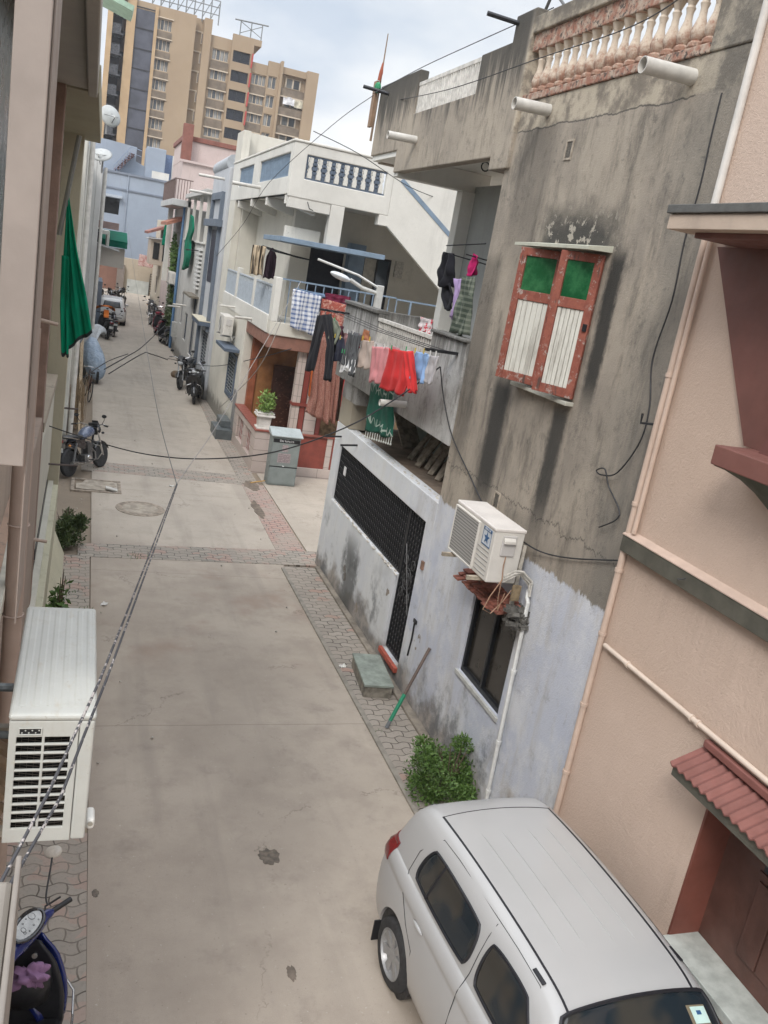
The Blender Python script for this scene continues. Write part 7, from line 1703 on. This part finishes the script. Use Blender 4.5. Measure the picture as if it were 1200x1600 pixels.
hatchback((3.53, 6.0, 0), pi-radians(-2.7), 'white hatchback parked nose towards the viewer beside the pink house', M_cw, group=None)
hatchback((1.42, 53.0, 0), radians(-2), 'small white hatchback far up the lane seen from behind beyond the orange covered scooter', M_cw2, near=False)

# ================================================================ TWO-WHEELERS (x forward, y left, z up)
M_bk = M('gloss_black', (.012,.012,.014), .22, 0, .1, 5, coat=.5); M_seat = M('seat_vinyl', (.022,.022,.024), .5, 0, .2, 30, .2, 80); M_eng = M('engine_alloy', (.17,.165,.16), .5, .6, .3, 16, .3); M_ex = M('exhaust_steel', (.26,.24,.22), .35, .7, .25, 6)
M_glassy = M('lens_clear', (.5,.52,.54), .12, 0, .15, 9, coat=.6); M_am = M('indicator_amber', (.5,.18,.02), .3)
def mwheel(t, x, r, w_, spokes=5, front=False):
    o = wheel(t, (x, 0, r), r, w_, 'y', 32, 'front_wheel' if front else 'rear_wheel', spokes); return o
def motorcycle(loc, rz, label, tank_m, lean=.12, scale=1.0, group='parked two-wheelers', cat='motorcycle', steer=0.0, name='motorcycle'):
    t = thing(name, label, cat, loc, group=group, local=True, rot=(lean, 0, rz)); t.scale = (scale,)*3
    mwheel(t, -.62, .30, .09, 6); fw = mwheel(t, .66, .30, .08, 6, True)
    for s in (-1, 1):
        mesh('fork', G().tube([(.66,s*.085,.30),(.56,s*.085,.62),(.45,s*.085,.98)], .022, 8), M_chrome, t, smooth=True)
        mesh('rear_shock', G().tube([(-.60,s*.11,.34),(-.46,s*.12,.74)], .028, 8), M('spring_grey', (.16,.16,.16), .5, .4), t, smooth=True)
    def fender(x, r, a0, a1, w_, nm):
        g = G(); R_ = []
        for i in range(15):
            a = a0+(a1-a0)*i/14; c = Vector((x+(r)*cos(a), 0, .30+r*sin(a))); o = Vector((cos(a),0,sin(a)))
            R_.append([c+Vector((0,w_*q,0))+o*(.02-.035*abs(q)**2*4) for q in (-.5,-.3,0,.3,.5)])
        mesh(nm, g.loft(R_, False, False), M_bk if nm != 'rear_fender' else M_blk, t, smooth=True, solid=.006, ang=60)
    fender(.66, .325, radians(20), radians(150), .13, 'front_fender'); fender(-.62, .34, radians(25), radians(170), .15, 'rear_fender')
    g = G().tube([(.46,0,.92),(.30,0,.5),(.15,0,.26),(-.25,0,.26),(-.3,0,.55)], .026, 8).tube([(.44,0,.88),(.0,0,.76),(-.45,0,.74),(-.8,0,.80)], .026, 8)
    for s in (-1, 1): g.tube([(-.25,s*.09,.28),(-.62,s*.10,.30)], .022, 8).tube([(-.3,s*.1,.42),(-.55,s*.12,.76)], .014, 6)
    mesh('frame', g, M_bk, t, smooth=True)
    rings = []
    for x, w_, h, z in ((.40,.05,.06,.90),(.34,.10,.12,.90),(.2,.145,.16,.90),(.02,.14,.15,.88),(-.1,.10,.10,.84),(-.15,.05,.05,.82)):
        rings.append([Vector((x, w_*sin(a*pi/8), z+h*cos(a*pi/8)*(1 if cos(a*pi/8) > 0 else .7))) for a in range(16)])
    tk = mesh('fuel_tank', G().loft(rings, True, True), tank_m, t, smooth=True, ang=60, sub=1)
    sub('filler_cap', G().cyl((.16,0,1.045),(.16,0,1.07), .035, n=14), M_chrome, tk, smooth=True)
    rings = []
    for x, w_, z, h in ((-.08,.07,.86,.03),(-.2,.12,.85,.05),(-.4,.135,.86,.055),(-.62,.13,.90,.05),(-.78,.10,.92,.035),(-.83,.05,.92,.02)):
        rings.append([Vector((x, w_*sin(a*pi/6), z+h*cos(a*pi/6))) for a in range(12)])
    mesh('seat', G().loft(rings, True, True), M_seat, t, smooth=True, ang=60, sub=1)
    for s in (-1, 1):
        mesh('side_panel', G().prism([(-.08,.60),(-.12,.80),(-.5,.82),(-.42,.66),(-.2,.56)], 'y', s*.10, s*.125), M_bk if s < 0 else tank_m, t, bevel=.01)
        mesh('grab_rail', G().tube([(-.45,s*.13,.84),(-.7,s*.14,.90),(-.88,s*.08,.94)], .011, 6), M_chrome, t, smooth=True)
        mesh('indicator', G().ell((-.80,s*.17,.74), .03,.035,.025, 8, 6), M_am, t, smooth=True)
        mesh('indicator', G().ell((.50,s*.2,.86), .035,.04,.028, 8, 6), M_blk, t, smooth=True)
    e = mesh('engine', G().box(-.14,.2,-.12,.12,.24,.42), M_eng, t, bevel=.03); g = G()
    for k in range(9): g.box(.02,.2,-.095,.095,.42+k*.028,.435+k*.028)
    g.box(.05,.17,-.06,.06,.42,.70); sub('cylinder_fins', g.xf(Matrix.Rotation(0, 4, 'Y')), M_eng, e)
    sub('crankcase_cover', G().lathe([(0,-.15),(.07,-.15),(.085,-.125),(.085,-.1)], (.0,0,.33), 'y', 16), M_chrome, e, smooth=True)
    mesh('exhaust', G().tube([(.2,-.06,.55),(.32,-.09,.42),(.28,-.12,.27),(.0,-.14,.24),(-.2,-.15,.25),(-.3,-.155,.26),(-.75,-.17,.33)], [.018,.018,.018,.02,.025,.042,.045], 12), M_ex, t, smooth=True)
    mesh('heat_shield', G().tube([(-.32,-.2,.28),(-.6,-.21,.33)], .02, 8), M_chrome, t, smooth=True)
    hb = mesh('handlebar', G().tube([(.30,.38,1.06),(.36,.28,1.08),(.43,.1,1.02),(.43,-.1,1.02),(.36,-.28,1.08),(.30,-.38,1.06)], .012, 8), M_chrome, t, smooth=True)
    for s in (-1, 1):
        sub('grip', G().tube([(.31,s*.36,1.06),(.27,s*.47,1.05)], .019, 10), M_blk, hb, smooth=True); sub('lever', G().tube([(.36,s*.27,1.08),(.42,s*.32,1.06),(.36,s*.46,1.05)], .007, 5), M_chrome, hb)
        sub('mirror', G().ell((.32,s*.36,1.27), .018,.065,.042, 12, 8), M_blk, hb, smooth=True); sub('mirror_stem', G().tube([(.36,s*.27,1.08),(.35,s*.34,1.18),(.32,s*.36,1.25)], .007, 5), M_blk, hb)
    hl = mesh('headlight_cowl', G().ell((.52,0,.92), .10,.13,.13, 14, 10), M_bk, t, smooth=True); sub('headlight', G().ell((.575,0,.90), .06,.095,.085, 14, 8), M_glassy, hl, smooth=True); sub('visor', G().prism([(.50,1.0),(.60,1.0),(.50,1.14)], 'y', -.08, .08), M_blk, hl, bevel=.01)
    sub('instrument_cluster', G().box(.40,.48,-.12,.12,1.02,1.09), M_blk, hl, bevel=.02)
    mesh('tail_light', G().box(-.93,-.86,-.07,.07,.80,.87), M_red, t, bevel=.02); mesh('number_plate', G().box(-.955,-.945,-.09,.09,.60,.70), M('plate_white', (.6,.6,.58)), t)
    mesh('plate_holder', G().box(-.944,-.93,-.06,.06,.55,.80), M_blk, t)
    mesh('side_stand', G().tube([(-.05,.12,.26),(-.1,.28,.02)], .012, 6), M_blk, t)
    mesh('leg_guard', G().tube([(.28,.0,.62),(.32,.22,.58),(.30,.28,.42),(.24,.2,.28),(.2,0,.26)], .012, 6).tube([(.28,.0,.62),(.32,-.22,.58),(.30,-.28,.42),(.24,-.2,.28),(.2,0,.26)], .012, 6), M_chrome, t, smooth=True)
    mesh('foot_peg', G().tube([(.0,-.25,.30),(.0,.25,.30)], .014, 6), M_blk, t)
    return t
def scooter(loc, rz, label, col, lean=.08, scale=1.0, group='parked two-wheelers', steer=0.0, accent=None, detail=False):
    t = thing('scooter', label, 'scooter', loc, group=group, local=True, rot=(lean, 0, rz)); t.scale = (scale,)*3; accent = accent or col
    mwheel(t, -.58, .235, .10, 5)
    S = Matrix.Translation((.48,0,.7)) @ Matrix.Rotation(steer, 4, 'Z') @ Matrix.Translation((-.48,0,-.7))
    def sg(g): return G().merge(g, S)
    # front wheel turns with the bar
    tw2 = G(); ob = wheel(t, (.66, 0, .235), .235, .09, 'y', 32, 'front_wheel', 5)
    if steer:
        for q in [ob]+[c for c in COL.objects if c.parent == ob]: q.data.transform(S)
    for s in (-1, 1): mesh('fork', sg(G().tube([(.66,s*.07,.235),(.58,s*.07,.52),(.50,s*.05,.72)], .02, 8)), M_blk, t, smooth=True)
    R_ = []
    for i in range(14):
        a = radians(5)+radians(165)*i/13; c = Vector((.655+.265*cos(a), 0, .24+.265*sin(a)*1.1)); o = Vector((cos(a),0,sin(a)))
        R_.append([c+Vector((0,.155*q,0))+o*(.03-.14*abs(q)**2) for q in (-.5,-.35,-.15,0,.15,.35,.5)])
    mesh('front_fender', sg(G().loft(R_, False, False)), accent, t, smooth=True, solid=.006, ang=60)
    # leg shield: outer apron and inner panel
    def shield(off, wk, nm, m, z0=.28, z1=.90):
        R_ = []
        for i in range(13):
            v = i/12; z = z0+(z1-z0)*v; xc = .40+.10*v-.03*sin(pi*v)+off+(.0); w_ = wk*(.20+.045*sin(pi*min(1, v*1.15)))*(1 if v < .8 else 1-.35*(v-.8)/.2)
            R_.append([Vector((xc+.075*(1-(q/1.0)**2)*(1 if off > 0 else .6), w_*q, z)) for q in (-1,-.85,-.6,-.3,0,.3,.6,.85,1)])
        return mesh(nm, G().loft(R_, False, False), m, t, smooth=True, solid=.018, ang=70)
    shield(.03, 1.0, 'front_apron', accent); ip = shield(-.035, .93, 'inner_panel', M_blk)
    mesh('floorboard', G().prism([(-.22,-.15),(.40,-.17),(.44,-.12),(.44,.12),(.40,.17),(-.22,.15)], 'z', .26, .31), M_blk, t, bevel=.015)
    mesh('side_skirt', G().box(-.25,.38,-.185,-.155,.20,.30).box(-.25,.38,.155,.185,.20,.30), col, t, bevel=.012)
    rings = []
    for x, w_, z0, z1 in ((-.16,.10,.30,.62),(-.24,.16,.28,.72),(-.42,.19,.36,.76),(-.62,.18,.48,.79),(-.80,.13,.60,.82),(-.92,.07,.68,.80),(-.96,.03,.72,.77)):
        zc, hz = (z0+z1)/2, (z1-z0)/2
        rings.append([Vector((x, w_*(abs(sin(a*pi/8))**.7)*(1 if sin(a*pi/8) >= 0 else -1), zc+hz*(abs(cos(a*pi/8))**.7)*(1 if cos(a*pi/8) >= 0 else -1))) for a in range(16)])
    mesh('rear_body', G().loft(rings, True, True), col, t, smooth=True, ang=60, sub=1)
    rings = []
    for x, w_, z, h in ((-.12,.10,.73,.05),(-.2,.15,.755,.06),(-.4,.165,.77,.06),(-.6,.15,.81,.055),(-.76,.12,.835,.04),(-.82,.05,.83,.02)):
        rings.append([Vector((x, w_*sin(a*pi/8), z+h*cos(a*pi/8))) for a in range(16)])
    mesh('seat', G().loft(rings, True, True), M_seat, t, smooth=True, ang=60, sub=1)
    mesh('grab_rail', G().tube([(-.62,.17,.80),(-.85,.15,.87),(-.97,.0,.88),(-.85,-.15,.87),(-.62,-.17,.80)], .012, 8), M_chrome if not detail else M_blk, t, smooth=True)
    mesh('tail_light', G().ell((-.93,0,.74), .035,.10,.045, 14, 8), M_red, t, smooth=True)
    mesh('number_plate', G().box(-.99,-.98,-.09,.09,.50,.60), M('plate_white', (.6,.6,.58)), t); mesh('rear_fender', G().prism([(-.88,.70),(-.92,.70),(-1.0,.45),(-.95,.42),(-.80,.62)], 'y', -.08, .08), M_blk, t, bevel=.01)
    mesh('exhaust', G().tube([(-.2,-.1,.2),(-.4,-.15,.2),(-.85,-.17,.28)], [.02,.05,.05], 12), M_ex, t, smooth=True)
    mesh('engine', G().box(-.6,-.3,.06,.14,.18,.34), M_eng, t, bevel=.03)
    # handlebar cover, grips, lamp
    rings = []
    for y, hx, hz, xo in ((-.24,.022,.022,-.06),(-.17,.045,.045,-.03),(-.09,.085,.075,.0),(0,.10,.085,.01),(.09,.085,.075,.0),(.17,.045,.045,-.03),(.24,.022,.022,-.06)):
        rings.append([Vector((.44+xo+hx*cos(a*pi/7), y, .99+hz*sin(a*pi/7))) for a in range(14)])
    hc = mesh('handlebar_cover', sg(G().loft(rings, True, True)), accent, t, smooth=True, ang=60, sub=1)
    for s in (-1, 1):
        sub('grip', sg(G().tube([(.385,s*.22,.99),(.33,s*.36,.985)], .019, 12)), M_blk, hc, smooth=True)
        sub('lever', sg(G().tube([(.42,s*.2,.995),(.46,s*.25,.99),(.415,s*.36,.985)], .007, 6)), M_blk, hc)
        if detail: continue
        sub('mirror_stem', sg(G().tube([(.42,s*.19,1.02),(.43,s*.25,1.12),(.40,s*.27,1.22)], .006, 6)), M_blk, hc); sub('mirror', sg(G().ell((.395,s*.29,1.25), .015,.065,.045, 14, 8)), M_blk, hc, smooth=True)
    for s in (-1, 1): sub('indicator', sg(G().ell((.50,s*.12,.95), .03,.04,.025, 8, 6)), M_glassy, hc, smooth=True)
    sub('headlight', sg(G().ell((.50,0,.97), .055,.085,.055, 16, 8)), M_glassy, hc, smooth=True)
    mesh('crash_guard', G().tube([(.50,0,.62),(.54,.2,.56),(.50,.27,.40),(.42,.25,.26),(-.3,.24,.24)], .010, 8).tube([(.50,0,.62),(.54,-.2,.56),(.50,-.27,.40),(.42,-.25,.26),(-.3,-.24,.24)], .010, 8), M_chrome, t, smooth=True)
    mesh('stand', G().tube([(-.25,-.14,.03),(-.2,-.1,.22),(-.2,.1,.22),(-.25,.14,.03)], .012, 6), M_blk, t)
    if detail:
        # instrument face, tilted to the rider
        def face(sx, sy, dz):
            return [Vector((.355-.0+sx*.055*(1 if sx < 0 else .75)*cos(0)+.0, sy, 1.045+.5*.055*(sx)+dz)) for _ in (0,)][0]
        pts = [(cos(a*pi/14)*.062, sin(a*pi/14)*.125) for a in range(28)]
        def tilt(p, dz=0): return Vector((.395+p[0]*.85, p[1], 1.068+p[0]*.55+dz))
        g = G(); g.add([tilt(p) for p in pts]+[tilt(p, .012) for p in pts], [tuple(range(28)), tuple(range(55,27,-1))]+[(k,(k+1)%28,(k+1)%28+28,k+28) for k in range(28)])
        fc = sub('instrument_face', sg(g), M('dial_white', (.42,.43,.42), .25, 0, .15, 20, coat=.4), hc)
        g = G(); g.tube([tilt((p[0]*1.12, p[1]*1.08), .006) for p in pts]+[tilt((pts[0][0]*1.12,0), .006)], .014, 8, False); sub('dial_bezel', sg(g), M_bk, hc, smooth=True)
        g = G()
        for (u, v, r_) in ((.02,-.06,.022),(.0,.05,.015),(-.02,.06,.008),(.03,.02,.005),(-.03,-.02,.005),(-.035,.03,.004),(.035,-.02,.004),(-.03,-.07,.004)):
            c = tilt((u, v), .0135); g.tube([c+Vector((r_*cos(a*pi/6), r_*sin(a*pi/6), r_*.6*cos(a*pi/6))) for a in range(13)], .0015, 4)
        sub('dial_marks', sg(g), M('dial_ink', (.05,.05,.05), .5), hc)
        mesh('ignition_key_hole', G().cyl((.40,-.09,.86),(.375,-.09,.87), .018, n=14), M_chrome, t, smooth=True)
        # front storage pocket and crumpled pink cloth
        g = G(); R_ = []
        for z, k in ((.50,.75),(.62,.95),(.74,1.0)):
            R_.append([Vector((.40-.11*k*sin(a*pi/12), .17*k*cos(a*pi/12), z)) for a in range(13)])
        mesh('storage_pocket', g.loft(R_, False, False), M_blk, t, smooth=True, solid=.012)
        return t, sg
    return t, sg
mblue = M('tank_blue_grey', (.10,.125,.19), .25, 0, .25, 7, coat=.5)
motorcycle((.28, 20.55, 0), radians(58), 'black motorcycle with blue grey tank parked by the left boundary near the broken drain cover', mblue, lean=-.14)
SCL = Vector((.075, 4.64, 0)); SCR = radians(87)
sc_near, SG = scooter(SCL, SCR, 'dark blue and black scooter under the balcony at bottom left with crash guard', M_blk, lean=-.2, steer=radians(60), accent=M('scooter_blue', (.012,.022,.13), .2, 0, .1, 5, coat=.7), detail=True)
MSC = Matrix.Translation(SCL) @ Matrix.Rotation(SCR, 4, 'Z') @ Matrix.Rotation(-.2, 4, 'X'); MSI = MSC.inverted()
g = G(); g.ell((.335,-.04,.745), .075, .11, .075, 36, 20); g.v = [p+(p-Vector((.335,-.04,.745)))*(.22*sin(p.x*75+p.z*40)+.2*sin(p.y*62-p.z*55+1)+.12*sin(p.x*130-p.y*110)) for p in g.v]; g.xf(MSC)
mesh('pink_cloth', g, fabric('lilac_cloth', (.26,.15,.26)), smooth=True, ang=70, label='crumpled pink lilac cloth stuffed in the front pocket of the near scooter', cat='cloth')
mp_ = MSI @ aty(83,1331,5.5); ms_ = MSI @ aty(72,1400,5.25); mb_ = MSI @ aty(75,1415,5.2)
mr = mesh('mirror', G().ell(mp_, .02,.062,.045, 18, 10, Matrix.Rotation(.9, 3, 'Y')), M('mirror_sky_cream', (.50,.46,.40), .25), sc_near, smooth=True)  # cream colour stands in for the sky reflected in the mirror glass
sub('mirror_stem', G().tube(smooth_pts([mb_, ms_, mp_.lerp(ms_, .4), mp_]), .006, 6), M_blk, mr, smooth=True)
M_sbk = M('scooter_black', (.015,.015,.017), .2, 0, .1, 5, coat=.6)
scooter((4.0, 31.6, 0), radians(-104), 'black scooter facing the viewer at the foot of the cream wall, nearest on the right', M_sbk, lean=.10, steer=radians(10), scale=1.15)
motorcycle((3.9, 34.3, 0), radians(-112), 'black motorcycle parked behind the nearest black scooter on the right', M_sbk, lean=.12, scale=1.12)
scooter((4.0, 47.4, 0), radians(100), 'black scooter with chrome rail seen from behind by the blue drainpipe', M_sbk, lean=.1, scale=1.18)
scooter((3.95, 51.2, 0), radians(98), 'dark red scooter parked just ahead of the black one by the climbing plant', M('scooter_red', (.22,.02,.04), .2, 0, .1, 5, coat=.6), lean=.1, scale=1.18)
motorcycle((3.95, 55.5, 0), radians(100), 'black motorcycle in the far right row, third from the blue drainpipe', M_sbk, lean=.1, scale=1.18)
motorcycle((4.1, 59.5, 0), radians(-90), 'farthest black motorcycle on the right, its mirror catching light', M_sbk, lean=.1, scale=1.18)
so_, _ = scooter((.98, 46.7, 0), radians(102), 'black scooter with an orange cloth thrown over it behind the far white car', M_sbk, lean=.1, scale=1.18)
g = G(); g.grid(lambda u, v: (.50+.95*u, 47.1+.75*v, 1.55-.35*(2*u-1)**2*.5+.05*sin(9*u+4*v)-.1*v), 14, 6); g.grid(lambda u, v: (.9+.25*u, 46.3+1.0*v, 1.03+.28*v+.03*sin(9*v)), 5, 10)
mesh('orange_cloth', g, fabric('orange_cloth_m', (.62,.17,.03)), smooth=True, solid=.015, label='bright orange cloth draped over the handlebar and seat of a black scooter', cat='cloth')
motorcycle((1.42, 48.2, 0), radians(95), 'dark motorcycle squeezed between the orange covered scooter and the white car', M_sbk, lean=.05)
for (x, y, a, lab) in ((.75,61,80,'dark motorcycle in the cluster beyond the far white car, leftmost'), (1.5,63,100,'dark motorcycle in the cluster beyond the far white car, near the brick wall'), (2.1,66,60,'dark motorcycle beside the end gate pillar on the left')):
    motorcycle((x, y, 0), radians(a), lab, M_sbk, lean=.08, scale=1.18)
# tarpaulin-covered bike: draped shell with sagging folds, wheel showing below
t = thing('covered_motorcycle', 'motorcycle wrapped in a pale blue tarpaulin tied at the left wall', 'motorcycle', (.45, 33.3, 0))
rings = []
for (v, x, y, rx, rz_, z) in ((0,.62,32.45,.10,.16,.36),(.1,.60,32.55,.26,.36,.48),(.3,.52,32.9,.36,.50,.62),(.5,.45,33.3,.36,.54,.72),(.7,.38,33.7,.34,.52,.88),(.85,.34,34.0,.28,.42,1.08),(1,.30,34.2,.16,.2,1.25)):
    rings.append([Vector((x+rx*cos(a*pi/12)*(1+.07*sin(a*1.7+v*9)), y, z+rz_*sin(a*pi/12)*(1+.06*cos(a*2.3+v*11)))) for a in range(24)])
b = NB('tarp_blue'); f = b.noise(b.map(b.pos(), (1,1,2.5)), 3.2, 5, .7, 1.2); b.bump(f, 1, .09); M_tarp = b.fin(b.mix(b.rng(f, .3, .7), (.24,.32,.43), (.46,.54,.64)), .4)
mesh('tarpaulin', G().loft(rings, True, True), M_tarp, t, smooth=True, ang=180, sub=2)
rings = []
for (x, y, z, r_) in ((.30,34.2,1.25,.2),(.32,34.4,1.55,.26),(.42,34.7,1.72,.3),(.62,35.0,1.68,.22),(.8,35.1,1.5,.06)):
    rings.append([Vector((x+r_*cos(a*pi/8)*.9, y+.1*sin(a*1.1), z+r_*sin(a*pi/8)*.7+.03*sin(a*2))) for a in range(16)])
mesh('white_cover', G().loft(rings, True, True), M('cover_white', (.52,.54,.56), .6, 0, .15, 9, .5, 12, co='pos'), t, smooth=True, ang=180, sub=1)
wheel(t, (.60, 32.7, .3), .3, .09, 'x', 24, 'wheel')
t = thing('bicycle', 'old bicycle leaning by the bamboo sticks in front of the blue tarpaulin', 'bicycle', (.25, 29.5, 0), local=True, rot=(0.12, 0, radians(98)))
for x in (-.5, .5):
    g = G().tube([(x+.32*cos(a*pi/14), 0, .34+.32*sin(a*pi/14)) for a in range(29)], .016, 6); o = mesh('wheel', g, M_tyre, t, smooth=True); g = G()
    for k in range(12): g.tube([(x,0,.34),(x+.31*cos(k*pi/6),0,.34+.31*sin(k*pi/6))], .003, 3)
    sub('spokes', g, M_chrome, o)
mesh('frame', G().tube([(-.5,0,.34),(-.05,0,.30),(.38,0,.78),(-.15,0,.82),(-.05,0,.30)], .015, 6).tube([(-.5,0,.34),(-.15,0,.82)], .012, 6).tube([(.5,0,.34),(.36,0,.95)], .014, 6), M('bike_brown', (.12,.06,.04), .6, .3), t, smooth=True)
mesh('saddle', G().ell((-.18,0,.92), .13,.08,.04, 10, 6), M_seat, t, smooth=True); mesh('handlebar', G().tube([(.2,.25,1.0),(.34,.1,1.02),(.34,-.1,1.02),(.2,-.25,1.0)], .011, 6), M_chrome, t, smooth=True)
# basket hanging under the near-left shadow and far stones
t = thing('stone_block', 'rough brown stone standing near the drain on the right pavement before the parked bikes', 'stone', (3.75, 36.5, 0))
mesh('rock', G().ell((3.75,36.5,.12), .28,.22,.17, 9, 6), M('rock_brown', (.16,.11,.07), .95, 0, .4, 8, .8, 12, co='pos'), t, bevel=.02)

# ---- pieces that hang apart become parts of their own
def split_loose(o):
    bm = bmesh.new(); bm.from_mesh(o.data); bm.verts.ensure_lookup_table(); seen = set(); comps = []
    for v in bm.verts:
        if v.index in seen: continue
        st = [v]; seen.add(v.index); c = []
        while st:
            q = st.pop(); c.append(q.index)
            for e in q.link_edges:
                u = e.other_vert(q)
                if u.index not in seen: seen.add(u.index); st.append(u)
        comps.append(set(c))
    bm.free()
    if len(comps) < 2 or len(comps) > 60: return
    src = o.data
    for k, c in enumerate(comps):
        b2 = bmesh.new(); b2.from_mesh(src); b2.verts.ensure_lookup_table()
        bmesh.ops.delete(b2, geom=[v for v in b2.verts if v.index not in c], context='VERTS')
        me = bpy.data.meshes.new(src.name); b2.to_mesh(me); b2.free()
        for m_ in src.materials: me.materials.append(m_)
        if k == 0: first = me
        else:
            n = o.copy(); n.data = me; COL.objects.link(n); n.parent = o.parent
    o.data = first
NAMES = ('door_carving','curtain','arm','canopy_slot','spandrel','floor_ledge','bracket','front_pillar','terrace_post','balcony_slab','railing_post','corner_pier','roof_band','porch_coping','red_panel','ledge_top','wall_bracket','drain_pipe','blue_tiles','foot_bracket','cover_frame','dark_slots','screws','terrace_wall','parapet_band','canopy_underside','window_bars_outer','red_downpipe','arch_liner','balcony_beam','netting_floor_line','band','slate_trim','blue_pipe','awning_bar')
for o in list(COL.objects):
    if o.type == 'MESH' and o.parent is not None and o.name.split('.')[0] in NAMES: split_loose(o)
# ================================================================ HAZE
b = bpy.data.materials.new('haze_air'); b.use_nodes = True; nt2 = b.node_tree; nt2.nodes.clear()
ho = nt2.nodes.new('ShaderNodeOutputMaterial'); hv = nt2.nodes.new('ShaderNodeVolumePrincipled'); hv.inputs['Color'].default_value = (.92,.95,1,1); hv.inputs['Density'].default_value = .0005; hv.inputs['Anisotropy'].default_value = .2
nt2.links.new(hv.outputs[0], ho.inputs['Volume'])
hz = mesh('haze', G().box(-450, 550, -80, 950, -3, 60), b, kind='stuff', label='thin pale haze in the air over the whole lane', cat='haze')
